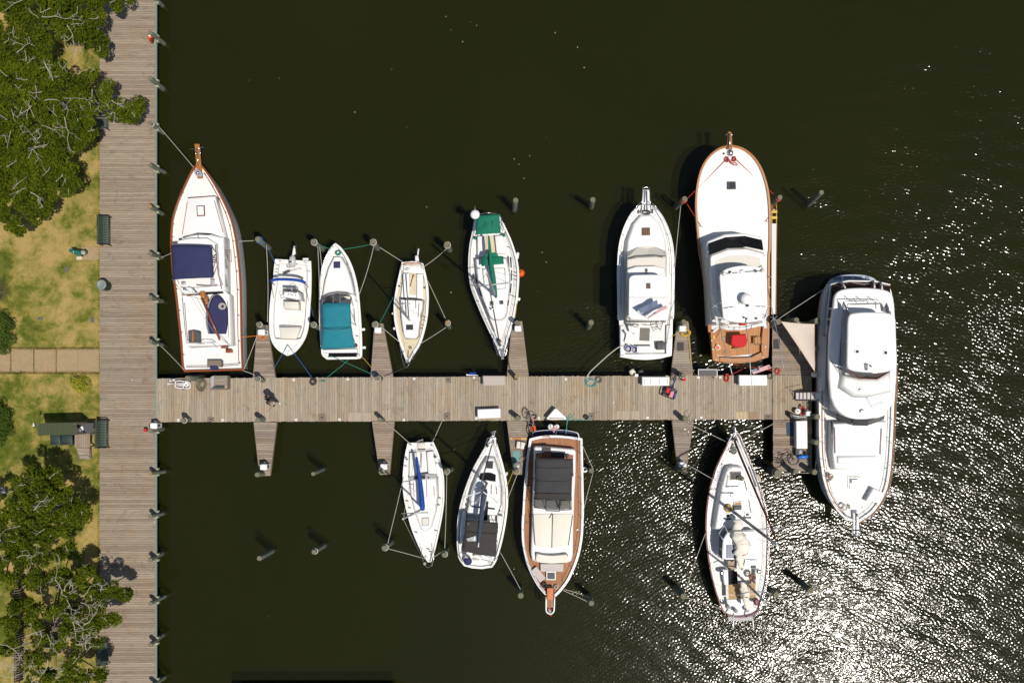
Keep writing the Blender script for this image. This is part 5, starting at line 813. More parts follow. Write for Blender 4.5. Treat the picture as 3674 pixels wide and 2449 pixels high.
bk = thing('bucket', 'white bucket with orange contents at the left of the teak cockpit', 'bucket', I((441, 1066))[0], 1.65); c = W(*I((441, 1066))[0], 1.65); MB().lathe(c, [(.12, 0), (.15, .34), (.13, .34), (.11, .2)], 16).out('body', white, bk, True); MB().lathe(c + Vector((0, 0, .2)), [(.11, 0), (.11, .04), (.04, .07)], 10).out('sponge', orange, bk, True)
flat(r_, 'yellow_cloth', I((400, 935), (420, 945), (430, 975), (405, 975)), 1.9, yellow, .02)
flat(r_, 'side_steps', I((332, 650), (378, 650), (388, 900), (355, 905)), 1.98, varn2, .3)
pole = lambda nm, *p: tubes(r_, nm, [[(*q[:2], q[2]) for q in p]], .022, alu, 5)
pole('outrigger', (*I((358, 360))[0], 3.6), (*I((430, 640))[0], 4.6), (*I((480, 880))[0], 5.4), (*I((600, 1340))[0], 6.6)); pole('outrigger', (*I((965, 410))[0], 3.6), (*I((1035, 765))[0], 4.8), (*I((1075, 930))[0], 5.2), (*I((1135, 1280))[0], 6.4)); pole('antenna', (*I((742, 752))[0], 5.5), (*I((770, 1040))[0], 6.0), (*I((805, 1450))[0], 6.8))
for q in (((386, 606, 4.6), (455, 650, 4.6)), ((455, 606, 4.6), (386, 655, 4.6)), ((1000, 742, 4.8), (1075, 790, 4.8)), ((1072, 735, 4.8), (1002, 795, 4.8)), ((485, 950, 5.5), (530, 995, 5.5)), ((530, 945, 5.5), (488, 992, 5.5))): tubes(r_, 'outrigger_spreader', [[(*I(e[:2])[0], e[2]) for e in q]], .018, alu)
rods = MB()
for k in range(9): rods.tube(w3((*I((420 + 2 * k, 715 + 14 * k))[0], 4.3), (*I((446 + 3 * k, 708 + 13 * k))[0], 4.3)), .03, 5)
for k in range(8): rods.tube(w3((*I((500 + 10 * k, 770 + 5 * k))[0], 4.2), (*I((480 + 11 * k, 800 + 4 * k))[0], 4.2)), .03, 5)
for k in range(8): rods.tube(w3((*I((905 + 4 * k, 775 + 12 * k))[0], 4.2), (*I((945 + 3 * k, 770 + 12 * k))[0], 4.2)), .03, 5)
for k in range(7): rods.tube(w3((*I((398 + 8 * k, 900 - 8 * k))[0], 4.0), (*I((418 + 9 * k, 905 - 9 * k))[0], 4.0)), .03, 5)
rods.out('rod_holders', white, r_); tubes(r_, 'bridge_aft_rail', [[(*I((470, 845))[0], 4.3), (*I((560, 868))[0], 4.3), (*I((700, 868))[0], 4.3), (*I((830, 840))[0], 4.3), (*I((920, 815))[0], 4.3)]], .09, white, 8)
tubes(r_, 'rail_clamp', [[(*I((x, y - 18))[0], 4.36), (*I((x, y + 14))[0], 4.36)] for x, y in ((565, 862), (628, 868), (680, 866), (742, 858), (800, 848))], .025, black)
for p in ((655, 432), (748, 425)): coil('bow_line', H(p)[0], 2.42, .09, roper, 5, .022, int(p[0]), 'red line cleated on the %s of the sportfishing yacht foredeck' % ('left' if p[0] < 700 else 'right'), stretch=1.5)
rope('bow_line_tail', [(*H(q)[0], 2.45) for q in ((690, 425), (720, 470), (760, 500), (785, 485), (755, 465), (715, 480), (685, 440))], roper, .02, label='loose loop of red line on the sportfishing yacht foredeck')
for p in ((335, 1262), (1145, 1200)): cleat(r_, H(p)[0], 2.05)
us_flag('large stars and stripes flag flying behind the sportfishing yacht over the pier', S5((1140, 135))[0], S5((1180, 192))[0], S5((1412, 112))[0], S5((1395, 62))[0], 2.6, (*S5((1130, 40))[0], 1.9), 3)
# ------------------------------------------------------------------ 8 large motor yacht
ZS[0] = .78
r_ = thing('motor_yacht', 'largest white motor yacht with long hardtop lying across the pier head', 'boat', (3085, 1450), 0., 'moored boats')
left = K((1000, 1310), (880, 1255), (800, 1175), (740, 1085), (690, 985), (650, 850), (625, 700), (610, 560), (605, 400), (603, 200), (603, 0)) + J((592, 1300), (592, 1100), (595, 900), (602, 700), (616, 500), (640, 320), (672, 215))
right = K((1030, 1310), (1160, 1222), (1240, 1132), (1300, 1032), (1340, 930), (1366, 800), (1383, 650), (1396, 450), (1406, 250), (1413, 50)) + J((1400, 1300), (1398, 1000), (1390, 700), (1372, 450), (1345, 280), (1310, 225))
bt = hull(r_, left, right, 2.7, 2.0, stern=J((760, 190), (980, 172), (1200, 185)), rm=white, bul=.10, railw=.16, wl=.35)
inn = off(bt.top, -.14); k_ = len(inn); MB().tube([p + Vector((0, 0, .07)) for p in inn[:46]], .028, 5).out('teak_strip', varn2, r_, True); MB().tube([p + Vector((0, 0, .07)) for p in off(bt.top, .02)[k_ - 44:]], .035, 5).out('teak_strip', varn2, r_, True)
railing(r_, bt, 1, 44, .6, 5, .016); railing(r_, bt, k_ - 44, k_ - 2, .6, 5, .016)
block(r_, 'swim_platform', cr(J((672, 230), (690, 180), (740, 135), (850, 105), (1000, 100), (1120, 118), (1195, 158), (1210, 220)), 3), .75, .45, mat('platform_grey', (.34, .40, .48), .6), 0, .04)
for x0 in (742, 856, 968, 1080):
    for k in range(6 if x0 < 1000 else 3):
        yy = 128 if x0 < 800 else 118; flat(r_, 'platform_slot', rect(J, x0 + k * 14, yy, x0 + k * 14 + 6, yy + 34), .762, black, .02)
block(r_, 'main_house', J((830, 360), (1340, 340), (1375, 800), (1385, 1300)) + K((1330, 60), (1140, 180), (940, 175), (800, 90)) + J((765, 1300), (790, 800)), 4.1, 1.95, white, .02, .04)
pan = lambda nm, f, pz, m_: pane(r_, nm, [(*f(p)[0], z) for p, z in pz], m_)
amber = mat('amber_clear_vinyl', (.10, .035, .025), .12, var=.5, vs=3, tint=(.02, .015, .015))
pan('aft_enclosure', J, (((716, 205), 2.6), ((900, 172), 2.6), ((1180, 176), 2.6), ((1340, 212), 2.6), ((1345, 300), 4.0), ((1100, 262), 4.0), ((900, 268), 4.0), ((760, 320), 4.0)), amber)
pan('aft_enclosure_side', J, (((714, 215), 2.6), ((760, 300), 4.0), ((735, 450), 4.0), ((684, 455), 2.7)), glass); pan('side_window', J, (((682, 478), 2.7), ((728, 474), 4.0), ((722, 565), 4.0), ((674, 568), 2.7)), glass); pan('side_window', J, (((672, 590), 2.7), ((720, 585), 4.0), ((706, 700), 4.0), ((690, 660), 3.2)), glass)
tubes(r_, 'enclosure_frame', [[(*J((716, 205))[0], 2.66), (*J((900, 170))[0], 2.66), (*J((1180, 174))[0], 2.66), (*J((1342, 212))[0], 2.66)], [(*J((824, 178))[0], 2.7), (*J((868, 248))[0], 4.05)], [(*J((1165, 170))[0], 2.7), (*J((1178, 240))[0], 4.05)], [(*J((1242, 182))[0], 2.7), (*J((1258, 255))[0], 4.05)], [(*J((714, 205))[0], 2.66), (*J((684, 455))[0], 2.76), (*J((660, 740))[0], 2.7)], [(*J((684, 466))[0], 2.76), (*J((735, 458))[0], 4.05)], [(*J((670, 578))[0], 2.76), (*J((724, 572))[0], 4.05)]], .05, white)
flat(r_, 'side_coaming', J((655, 760), (668, 760), (648, 1330), (606, 1332), (630, 760)), 2.5, white2, .4)
fb = cr(J((742, 420), (755, 330), (800, 275), (900, 248), (1100, 242), (1280, 262), (1365, 310), (1390, 420)), 3) + J((1408, 700), (1420, 1000), (1410, 1250)) + cr(K((1412, 0), (1365, 75), (1290, 135), (1180, 180), (1050, 192), (930, 176), (830, 125), (765, 50)), 3) + J((712, 1400), (694, 1200), (692, 1000), (702, 750), (722, 560))
block(r_, 'flybridge_deck', fb, 4.45, 4.1, white, 0, .10)
wallz = 5.0
for q in (((762, 470), (848, 395), (862, 395), (905, 560), (890, 700), (880, 1000), (860, 1180), (820, 1300), (806, 1300), (800, 1040), (830, 700), (820, 480)),): pass
pan('bulwark_side', J, (((845, 392), 5.15), ((915, 520), 5.15), ((890, 700), 5.15), ((882, 1100), 5.15), ((818, 1305), 4.5), ((800, 1050), 4.6), ((820, 700), 4.6), ((835, 420), 4.6)), grey)
pan('bulwark_side', J, (((1300, 405), 5.15), ((1355, 520), 5.15), ((1345, 525), 4.6), ((1258, 490), 4.6)), grey)
tubes(r_, 'bulwark_rail', [[(*J((848, 392))[0], 5.25), (*J((860, 382))[0], 5.25), (*J((1240, 385))[0], 5.25), (*J((1260, 400))[0], 5.25), (*J((1258, 480))[0], 5.1)], [(*J((848, 392))[0], 5.2), (*J((915, 520))[0], 5.25)], [(*J((1303, 403))[0], 5.2), (*J((1352, 520))[0], 5.25)], [(*J((902, 470))[0], 4.6), (*J((905, 420))[0], 4.62), (*J((1230, 412))[0], 4.62)]], .025, steel)
tubes(r_, 'rod_rest', [[(*J((930, 382))[0], 5.2), (*J((952, 352))[0], 5.5), (*J((985, 402))[0], 5.0)], [(*J((1055, 384))[0], 5.2), (*J((1078, 354))[0], 5.5), (*J((1108, 406))[0], 5.0)], [(*J((1178, 385))[0], 5.2), (*J((1203, 356))[0], 5.5), (*J((1232, 408))[0], 5.0)]], .02, steel)
block(r_, 'hardtop', cr(J((892, 620), (905, 545), (950, 512), (1120, 500), (1300, 508), (1370, 530), (1404, 580)), 3) + J((1412, 900)) + cr(J((1400, 1085), (1335, 1128), (1200, 1142), (1000, 1132), (900, 1100), (884, 1040)), 3), 6.5, 6.3, white, 0, .08)
hatch(r_, cr(J((968, 905), (972, 896), (1010, 894), (1018, 902), (1018, 935), (1010, 943), (978, 944), (968, 936)), 1), 6.56, smoke, white); hatch(r_, cr(J((1270, 915), (1276, 906), (1312, 906), (1320, 914), (1320, 948), (1312, 957), (1278, 957), (1270, 948)), 1), 6.56, smoke, white)
tubes(r_, 'search_light', [[(*J((1085, 1055))[0], 6.65), (*J((1085, 1118))[0], 6.6)], [(*J((1098, 1052))[0], 6.65), (*J((1098, 1118))[0], 6.6)], [(*J((1078, 1055))[0], 6.68), (*J((1108, 1050))[0], 6.68)], [(*J((1128, 1060))[0], 6.62), (*J((1138, 1080))[0], 6.6), (*J((1152, 1074))[0], 6.6)]], .025, dgrey)
tubes(r_, 'hardtop_posts', [[(*J((920, 560))[0], 6.3), (*J((900, 640))[0], 4.45)], [(*J((1380, 600))[0], 6.3), (*J((1340, 640))[0], 4.45)], [(*J((905, 1080))[0], 6.3), (*J((870, 1100))[0], 4.45)], [(*J((1380, 1080))[0], 6.3), (*J((1340, 1120))[0], 4.45)], [(*J((895, 800))[0], 6.3), (*J((870, 820))[0], 4.45)]], .05, white)
pan('windshield', J, (((890, 1120), 6.0), ((1010, 1150), 6.0), ((1200, 1150), 6.0), ((1335, 1132), 6.0), ((1205, 1206), 5.2), ((1010, 1200), 5.2)), glass); tubes(r_, 'windshield_frame', [[(*J((888, 1125))[0], 5.9), (*J((1010, 1203))[0], 5.24), (*J((1205, 1209))[0], 5.24), (*J((1335, 1136))[0], 5.9)], [(*J((1022, 1140))[0], 6.02), (*J((1012, 1202))[0], 5.26)], [(*J((1218, 1140))[0], 6.02), (*J((1203, 1206))[0], 5.26)]], .022, varn)
block(r_, 'flybridge_fairing', J((850, 1170), (1012, 1208), (1205, 1212), (1345, 1150), (1350, 1330), (1100, 1385), (970, 1380), (830, 1290)), 4.95, 4.4, white2, .15, .15)
tubes(r_, 'antenna', [[(*J((720, 1018))[0], 4.6), (*J((815, 1150))[0], 4.7)], [(*J((1095, 1400))[0], 4.6), (*J((1150, 1510))[0], 4.7), (*J((1280, 1460))[0], 4.7)], [(*J((1060, 1392))[0], 4.6), (*J((1130, 1394))[0], 4.6)]], .016, grey); tubes(r_, 'horn', [[(*J((1005, 1335))[0], 5.0), (*J((1025, 1312))[0], 5.0)], [(*K((1050, 118))[0], 4.6), (*K((1055, 95))[0], 4.6), (*K((1078, 88))[0], 4.6)]], .04, steel)
for q in ((((790, 128), 4.05), ((948, 192), 4.05), ((938, 252), 3.3), ((786, 190), 3.3)), (((968, 198), 4.05), ((1136, 206), 4.05), ((1130, 262), 3.3), ((960, 258), 3.3)), (((1160, 204), 4.05), ((1312, 148), 4.05), ((1300, 192), 3.3), ((1143, 254), 3.3))): pan('front_window', K, q, glass)
block(r_, 'trunk_cabin', K((752, 235), (1330, 215), (1322, 400), (1290, 560), (1228, 590), (1205, 725), (772, 730), (745, 560)), 3.2, 2.35, white, .06, .10)
for y0, y1 in ((205, 350), (392, 505)): pan('side_window', K, (((742, y0), 3.1), ((742, y1), 3.1), ((730, y1), 2.75), ((726, y0), 2.75)), glass)
tubes(r_, 'hand_rail', [[(*K((770, 280))[0], 3.3), (*K((775, 560))[0], 3.3)], [(*K((1276, 290))[0], 3.3), (*K((1262, 570))[0], 3.3)]], .022, varn)
block(r_, 'foredeck_seat', K((800, 592), (1222, 590), (1218, 682), (802, 668)), 3.4, 3.1, white, 0, .10); tubes(r_, 'foredeck_rim', [[(*K((928, 940))[0], 2.62), (*K((930, 816))[0], 2.62), (*K((1048, 814))[0], 2.62)]], .016, grey); hatch(r_, K((955, 845), (1036, 845), (1036, 890), (955, 890)), 2.66, white2, white)
MB().lathe(W(*K((720, 808))[0], 2.65), [(.15, 0), (.16, .1), (.12, .12), (.06, .08)], 16).out('cowl_vent', bronzeg, r_, True); block(r_, 'step_box', K((703, 858), (748, 840), (758, 862), (712, 884)), 2.75, 2.55, white, 0, .03)
block(r_, 'deck_locker', K((1190, 935), (1312, 992), (1235, 1095), (1110, 1072)), 3.05, 2.55, white, 0, .04); block(r_, 'bow_pulpit', K((968, 1185), (1030, 1185), (1035, 1445), (970, 1445)), 2.85, 2.7, white, 0, .03)
tubes(r_, 'anchor', [[(*K((950, 1445))[0], 2.9), (*K((1075, 1420))[0], 2.9)], [(*K((1000, 1200))[0], 2.92), (*K((1002, 1440))[0], 2.92)], [(*K((980, 1200))[0], 2.95), (*K((1018, 1200))[0], 2.95), (*K((1010, 1240))[0], 2.9)]], .03, steel); flat(r_, 'pulpit_band', rect(K, 968, 1382, 1034, 1396), 2.87, navy, .02)
tubes(r_, 'pulpit_rail', [[(*K((850, 1190))[0], 3.2), (*K((960, 1290))[0], 3.3), (*K((960, 1440))[0], 3.35), (*K((1000, 1465))[0], 3.35), (*K((1042, 1440))[0], 3.35), (*K((1040, 1260))[0], 3.3), (*K((1095, 1260))[0], 3.2)]], .02, steel)
coil('deck_hose', K((866, 1138))[0], 2.65, .16, ropew, 5, .018, 12, 'white coiled hose on the large yacht foredeck', 'hose')
for p in ((925, 1124), (925, 1146)): MB().lathe(W(*K(p)[0], 2.65), [(.05, 0), (.05, .06), (.02, .07)], 10).out('deck_button', bronzeg, r_)
for p in ((1085, 1155), (1375, 405), (616, 400), (640, 720), (1350, 735)): cleat(r_, K(p)[0], 2.65)

ZS[0] = 1.0
# ------------------------------------------------------------------ 9 sailboat with blue boom cover
r_ = thing('sailboat', 'small white sailboat with bright blue boom cover below the pier', 'boat', (1520, 1800), 0., 'moored boats')
bt = hull(r_, L((292, 252), (270, 350), (252, 480), (243, 620), (250, 760), (270, 880), (300, 1000), (340, 1130), (390, 1250), (440, 1360), (492, 1436)), L((544, 244), (590, 350), (625, 480), (648, 600), (655, 720), (648, 850), (630, 980), (605, 1110), (575, 1250), (545, 1370), (518, 1438)), 1.15, .95, wl=.3, bowfirst=False, railw=.05, bul=.05)
block(r_, 'trunk_cabin', L((304, 618), (574, 600), (582, 780), (565, 920), (520, 1080), (470, 1130), (425, 1118), (365, 960), (322, 800)), 1.42, .95, white, .09, .10); block(r_, 'port_seat', L((305, 345), (372, 342), (380, 585), (302, 595)), 1.2, .8, white2, 0, .05); block(r_, 'starboard_seat', L((476, 335), (545, 328), (582, 565), (495, 570)), 1.2, .8, white2, 0, .05)
flat(r_, 'cockpit_sole', L((375, 340), (474, 335), (492, 570), (382, 585)), .93, white2, .04); flat(r_, 'bulkhead', L((300, 592), (382, 572), (490, 556), (582, 566), (570, 598), (305, 618)), 1.3, grey, .3); flat(r_, 'companionway', L((345, 592), (380, 572), (462, 568), (465, 608), (350, 614)), 1.32, smoke, .25)
block(r_, 'stern_locker', L((385, 250), (462, 246), (462, 312), (395, 318)), 1.08, .9, vinyl, 0, .03); flat(r_, 'locker_shadow_gap', L((395, 305), (462, 302), (464, 318), (392, 322)), 1.09, dgrey, .03); tubes(r_, 'traveller', [[(*L((308, 340))[0], 1.2), (*L((535, 318))[0], 1.2)]], .016, dgrey)
hatch(r_, L((428, 998), (503, 994), (505, 1074), (430, 1077)), 1.46, vinyl, grey)
tubes(r_, 'tiller', [[(*L((430, 350))[0], 1.2), (*L((420, 510))[0], 1.25)]], .022, varn); tubes(r_, 'rudder_bracket', [[(*L((378, 235))[0], .9), (*L((440, 210))[0], .85)], [(*L((395, 240))[0], .7), (*L((400, 212))[0], .7)], [(*L((436, 240))[0], .7), (*L((438, 208))[0], .7)]], .035, grey)
m = MB(); ps = [(374, 385, .05), (378, 400, .075), (386, 460, .085), (400, 550, .10), (414, 640, .12), (424, 740, .14), (430, 820, .15), (434, 880, .16), (438, 915, .13), (440, 925, .08)]
m.loft([[W(*L((x, y))[0], 2.3) + Vector((q * math.cos(k * .628), .15 * q * math.cos(k * .628), q * 1.2 * math.sin(k * .628) + .01 * math.sin(5 * k + y))) for k in range(10)] for x, y, q in ps]).out('boom_cover', blue, r_, True)
tubes(r_, 'cover_strap', [[(*L((404, 660))[0], 2.44), (*L((436, 680))[0], 2.44)], [(*L((412, 738))[0], 2.48), (*L((446, 744))[0], 2.48)]], .016, navy); mast(r_, L((440, 905))[0], 1.42, L((240, 1010))[0], 7.2, .065, spread=(L((222, 955))[0], L((495, 945))[0], 4.4))
tubes(r_, 'shrouds', [[(*L((242, 1008))[0], 7.1), (*L((440, 1420))[0], 1.4)], [(*L((242, 1008))[0], 7.1), (*L((300, 880))[0], 1.1)], [(*L((242, 1008))[0], 7.1), (*L((600, 880))[0], 1.1)], [(*L((242, 1008))[0], 7.1), (*L((380, 255))[0], 1.1)]], .008, ropew, 4)
tubes(r_, 'pulpit', [[(*L((432, 1295))[0], 1.6), (*L((424, 1370))[0], 1.65), (*L((450, 1470))[0], 1.7), (*L((490, 1498))[0], 1.7), (*L((530, 1480))[0], 1.7), (*L((555, 1380))[0], 1.65), (*L((548, 1290))[0], 1.6)], [(*L((440, 1430))[0], 1.65), (*L((475, 1380))[0], 1.15)], [(*L((540, 1430))[0], 1.65), (*L((520, 1350))[0], 1.15)]], .018, steel)
coil('furling_line', L((460, 1455))[0], 1.65, .06, ropew, 4, .025, 14, 'bunched white line on the blue boomed sailboat pulpit')
for a_, b_ in (((476, 620), (482, 790)), ((345, 640), (352, 790)), ((550, 680), (556, 780))): tubes(r_, 'grab_rail', [[(*L(a_)[0], 1.47), (*L(b_)[0], 1.47)]], .014, varn)
for p, q in (((362, 713), .05), ((565, 385), .08), ((280, 410), .06), ((500, 594), .05)): MB().lathe(W(*L(p)[0], 1.25), [(q, 0), (q * .8, .08), (q, .1), (q * .3, .12)], 10).out('winch', dgrey, r_, True)
for p in ((285, 830), (308, 898), (600, 868), (612, 800), (372, 1142), (572, 1125), (495, 1310), (518, 1336), (315, 262), (530, 270), (575, 450), (270, 480)): cleat(r_, L(p)[0], 1.1, dgrey)

# ------------------------------------------------------------------ 10 sloop with black bimini
r_ = thing('sailboat', 'white sloop with black canvas bimini and dark slate boom cover', 'boat', (1730, 1800), 0., 'moored boats')
bt = hull(r_, MM((436, 225), (395, 285), (330, 392), (260, 520), (210, 640), (165, 770), (130, 900), (112, 1030), (107, 1180), (112, 1300), (130, 1370), (172, 1428)), MM((450, 225), (480, 310), (510, 410), (540, 520), (565, 640), (577, 760), (575, 880), (560, 1010), (535, 1150), (505, 1270), (470, 1380), (430, 1442)), 1.5, 1.2, stern=MM((250, 1450), (340, 1456)), wl=.35, rm=white)
railing(r_, bt, 3, 42, .5, 6, .012, wires=2, m=dgrey); railing(r_, bt, len(bt.top) - 45, len(bt.top) - 4, .5, 6, .012, wires=2, m=dgrey)
block(r_, 'trunk_cabin', MM((385, 420), (450, 425), (490, 560), (512, 720), (510, 860), (475, 960), (195, 950), (228, 800), (282, 610), (340, 490)), 1.85, 1.3, white, .09, .12); hatch(r_, MM((376, 452), (444, 452), (440, 524), (370, 520)), 1.88, smoke, dgrey)
flat(r_, 'deck_window', cr(MM((322, 568), (380, 560), (430, 565), (468, 582)), 3) + MM((465, 646), (390, 634), (314, 628)), 1.9, glass, .04)
for q in (((285, 612), (296, 612), (262, 700), (232, 810), (220, 806), (250, 690)), ((494, 628), (502, 640), (514, 740), (512, 842), (502, 838), (496, 740))): flat(r_, 'side_window', MM(*q), 1.72, grey, .1)
for p in ((212, 832), (202, 880), (504, 872), (503, 918)): hatch(r_, MM((p[0] - 8, p[1] - 11), (p[0] + 8, p[1] - 11), (p[0] + 8, p[1] + 11), (p[0] - 8, p[1] + 11)), 1.6, glass, dgrey, 'portlight')
flat(r_, 'cockpit_window', rect(MM, 491, 962, 505, 1020), 1.6, glass, .1); flat(r_, 'cockpit_window', rect(MM, 186, 925, 198, 975), 1.6, glass, .1)
for a_, b_ in (((290, 665), (268, 730)), ((472, 690), (478, 765)), ((428, 675), (426, 765)), ((240, 830), (228, 870))): tubes(r_, 'grab_rail', [[(*MM(a_)[0], 1.95), (*MM(b_)[0], 1.95)]], .016, steel)
flat(r_, 'companion_hatch', MM((360, 830), (398, 830), (388, 1010), (350, 1010)), 1.9, glass, .04); tubes(r_, 'main_traveller', [[(*MM((238, 878))[0], 2.0), (*MM((460, 904))[0], 2.0)]], .03, black)
flat(r_, 'cockpit_sole', MM((190, 985), (480, 1010), (460, 1330), (150, 1290)), 1.32, white2, .05)
block(r_, 'port_coaming', MM((150, 930), (190, 935), (178, 1200), (125, 1240)), 1.7, 1.15, white, 0, .06); block(r_, 'starboard_coaming', MM((480, 960), (530, 970), (500, 1200), (470, 1210)), 1.7, 1.15, white, 0, .06)
sheet(r_, 'bimini', w3((*MM((180, 996))[0], 2.9), (*MM((486, 1030))[0], 2.9), (*MM((482, 1130))[0], 2.95), (*MM((178, 1105))[0], 2.95)), browncv, .10, 12, 6, .02, .04, .012, 8); sheet(r_, 'bimini_aft', w3((*MM((178, 1104))[0], 2.94), (*MM((482, 1128))[0], 2.94), (*MM((462, 1350))[0], 2.75), (*MM((143, 1296))[0], 2.75)), browncv, .12, 12, 10, .02, .06, .015, 9)
tubes(r_, 'bimini_frame', [[(*MM((180, 998))[0], 2.88), (*MM((165, 1110))[0], 1.4)], [(*MM((486, 1030))[0], 2.88), (*MM((490, 1150))[0], 1.4)], [(*MM((146, 1296))[0], 2.72), (*MM((165, 1110))[0], 1.4)], [(*MM((462, 1348))[0], 2.72), (*MM((490, 1150))[0], 1.4)]], .02, steel)
sheet(r_, 'clear_window', w3((*MM((188, 1178))[0], 3.04), (*MM((282, 1150))[0], 3.06), (*MM((285, 1200))[0], 3.06), (*MM((205, 1205))[0], 3.03)), mat('clear_vinyl', (.42, .43, .43), .2), .03, 6, 5, .01)
m = MB(); ps = [(368, 715, .10), (362, 740, .17), (350, 820, .17), (342, 900, .16), (332, 980, .145), (322, 1060, .13), (314, 1140, .115), (308, 1205, .10), (306, 1215, .06)]
m.loft([[W(*MM((x, y))[0], 3.05) + Vector((q * math.cos(k * .628), -.12 * q * math.cos(k * .628), q * 1.15 * math.sin(k * .628) + .012 * math.sin(5 * k + y))) for k in range(10)] for x, y, q in ps]).out('boom_cover', slate, r_, True); tubes(r_, 'boom', [[(*MM((368, 715))[0], 2.9), (*MM((305, 1255))[0], 2.9)]], .07, white, 8)
def boom_name(root, text, p0, p1, z, size):
    cu = bpy.data.curves.new('lettering', 'FONT'); cu.body = text; cu.size = size; cu.shear = .25; cu.extrude = .004; o = bpy.data.objects.new('lettering_src', cu); C.objects.link(o); me = bpy.data.meshes.new_from_object(o.evaluated_get(bpy.context.evaluated_depsgraph_get())); bpy.data.objects.remove(o)
    a, b2 = W(*p0, z), W(*p1, z); d = b2 - a; wdt = max(v.co.x for v in me.vertices) or 1; s = d.length / wdt; ang = math.atan2(d.y, d.x); M_ = Matrix.Translation(a) @ Matrix.Rotation(ang, 4, 'Z') @ Matrix.Rotation(-.5, 4, 'X') @ Matrix.Scale(s, 4, (1, 0, 0)); me.transform(Matrix.Translation(-BASE[root]) @ M_); me.materials.clear(); me.materials.append(flagw); o = link('lettering', me, root); return o
boom_name(r_, 'Hyphen', MM((364, 915))[0], MM((388, 795))[0], 3.22, .17)
mast(r_, MM((385, 662))[0], 1.85, MM((276, 845))[0], 9.5, .075, grey); tubes(r_, 'spreader', [[(*MM((165, 790))[0], 5.2), (*MM((345, 736))[0], 5.0), (*MM((486, 842))[0], 5.2)]], .035, white); coil('halyard', MM((355, 705))[0], 2.3, .12, ropew, 6, .03, 17, 'bundle of white halyards at the black canopied sloop mast')
tubes(r_, 'shrouds', [[(*MM((278, 842))[0], 9.4), (*MM((440, 235))[0], 1.6)], [(*MM((278, 842))[0], 9.4), (*MM((170, 790))[0], 5.2), (*MM((185, 740))[0], 1.4)], [(*MM((278, 842))[0], 9.4), (*MM((485, 842))[0], 5.2), (*MM((570, 720))[0], 1.4)]], .008, steel, 4); tubes(r_, 'furled_jib', [[(*MM((432, 300))[0], 1.9), (*MM((335, 650))[0], 6.0)]], .03, dgrey)
flat(r_, 'anchor_roller', MM((432, 175), (462, 178), (455, 240), (430, 240)), 1.62, steel, .08); tubes(r_, 'anchor', [[(*MM((438, 168))[0], 1.7), (*MM((455, 178))[0], 1.7), (*MM((474, 170))[0], 1.7)], [(*MM((445, 180))[0], 1.7), (*MM((440, 295))[0], 1.65)]], .035, steel)
tubes(r_, 'pulpit', [[(*MM((360, 320))[0], 2.05), (*MM((390, 240))[0], 2.1), (*MM((405, 240))[0], 2.1), (*MM((432, 215))[0], 2.1), (*MM((462, 225))[0], 2.1), (*MM((478, 320))[0], 2.05)], [(*MM((120, 1320))[0], 1.8), (*MM((140, 1380))[0], 1.85), (*MM((180, 1345))[0], 1.85), (*MM((210, 1350))[0], 1.85)], [(*MM((490, 1340))[0], 1.8), (*MM((440, 1405))[0], 1.85), (*MM((395, 1385))[0], 1.85), (*MM((330, 1370))[0], 1.85)]], .02, steel)
MB().lathe(W(*MM((388, 310))[0], 1.5), [(.09, 0), (.08, .1), (.02, .12)], 12).out('windlass', dgrey, r_, True); MB().lathe(W(*MM((205, 1388))[0], 1.5), [(.02, 0), (.25, .02), (.25, .06), (.1, .1)], 18).out('life_ring_cover', navy, r_, True); block(r_, 'helm_seat', MM((168, 1328), (208, 1335), (206, 1362), (170, 1362)), 1.75, 1.5, grey, 0, .03)
block(r_, 'stern_locker', MM((265, 1330), (338, 1338), (332, 1368), (262, 1358)), 1.5, 1.2, white2, 0, .02); flat(r_, 'scuttle', rect(MM, 250, 1372, 310, 1378), 1.3, black, .02); MB().lathe(W(*MM((212, 1038))[0], 3.02), [(.13, 0), (.11, .02)], 14).out('bimini_patch', black, r_)
fender(MM((566, 572))[0], 1.0, .26, .09, vinyl, 'small tan fender on the right side of the black canopied sloop', 1.2)

# ------------------------------------------------------------------ 11 teak decked picnic cruiser
r_ = thing('picnic_cruiser', 'cream cruiser with teak side decks and charcoal soft top, stern towards the pier', 'boat', (1985, 1830), 0., 'moored boats')
left = N((335, 395), (315, 520), (295, 650), (277, 850), (260, 1050), (246, 1250), (236, 1450)) + O((222, 60), (216, 200), (222, 400), (245, 560), (280, 700), (330, 830), (390, 950), (450, 1050), (520, 1135), (580, 1200))
right = N((1104, 392), (1110, 600), (1115, 850), (1120, 1100), (1125, 1350), (1125, 1500)) + O((1092, 100), (1083, 300), (1060, 470), (1020, 640), (960, 800), (890, 950), (800, 1080), (720, 1170), (660, 1215))
bt = hull(r_, left, right, 1.8, 1.45, dm=teakdeck, stern=N((1100, 385), (900, 352), (700, 340), (500, 352), (340, 388)), wl=.35, railw=.10, bul=.08, bowfirst=False)
railing(r_, bt, 3, 62, .55, 6, .013, m=steel); railing(r_, bt, len(bt.top) - 60, len(bt.top) - 4, .55, 6, .013, m=steel)
block(r_, 'swim_platform', cr(N((365, 350), (372, 300), (395, 275), (520, 256), (700, 246), (880, 256), (1020, 285), (1058, 312), (1070, 372)), 2), .75, .55, white, 0, .03); flat(r_, 'platform_tread', cr(N((378, 345), (385, 300), (400, 284), (520, 266), (700, 256), (880, 266), (1010, 293), (1045, 318), (1055, 365)), 2), .768, navy, .02)
for x0 in (470, 610, 735, 860):
    for k in range(3): flat(r_, 'platform_slot', N((x0, 296 + k * 12), (x0 + 105, 292 + k * 12), (x0 + 105, 298 + k * 12), (x0, 302 + k * 12)), .78, black, .01)
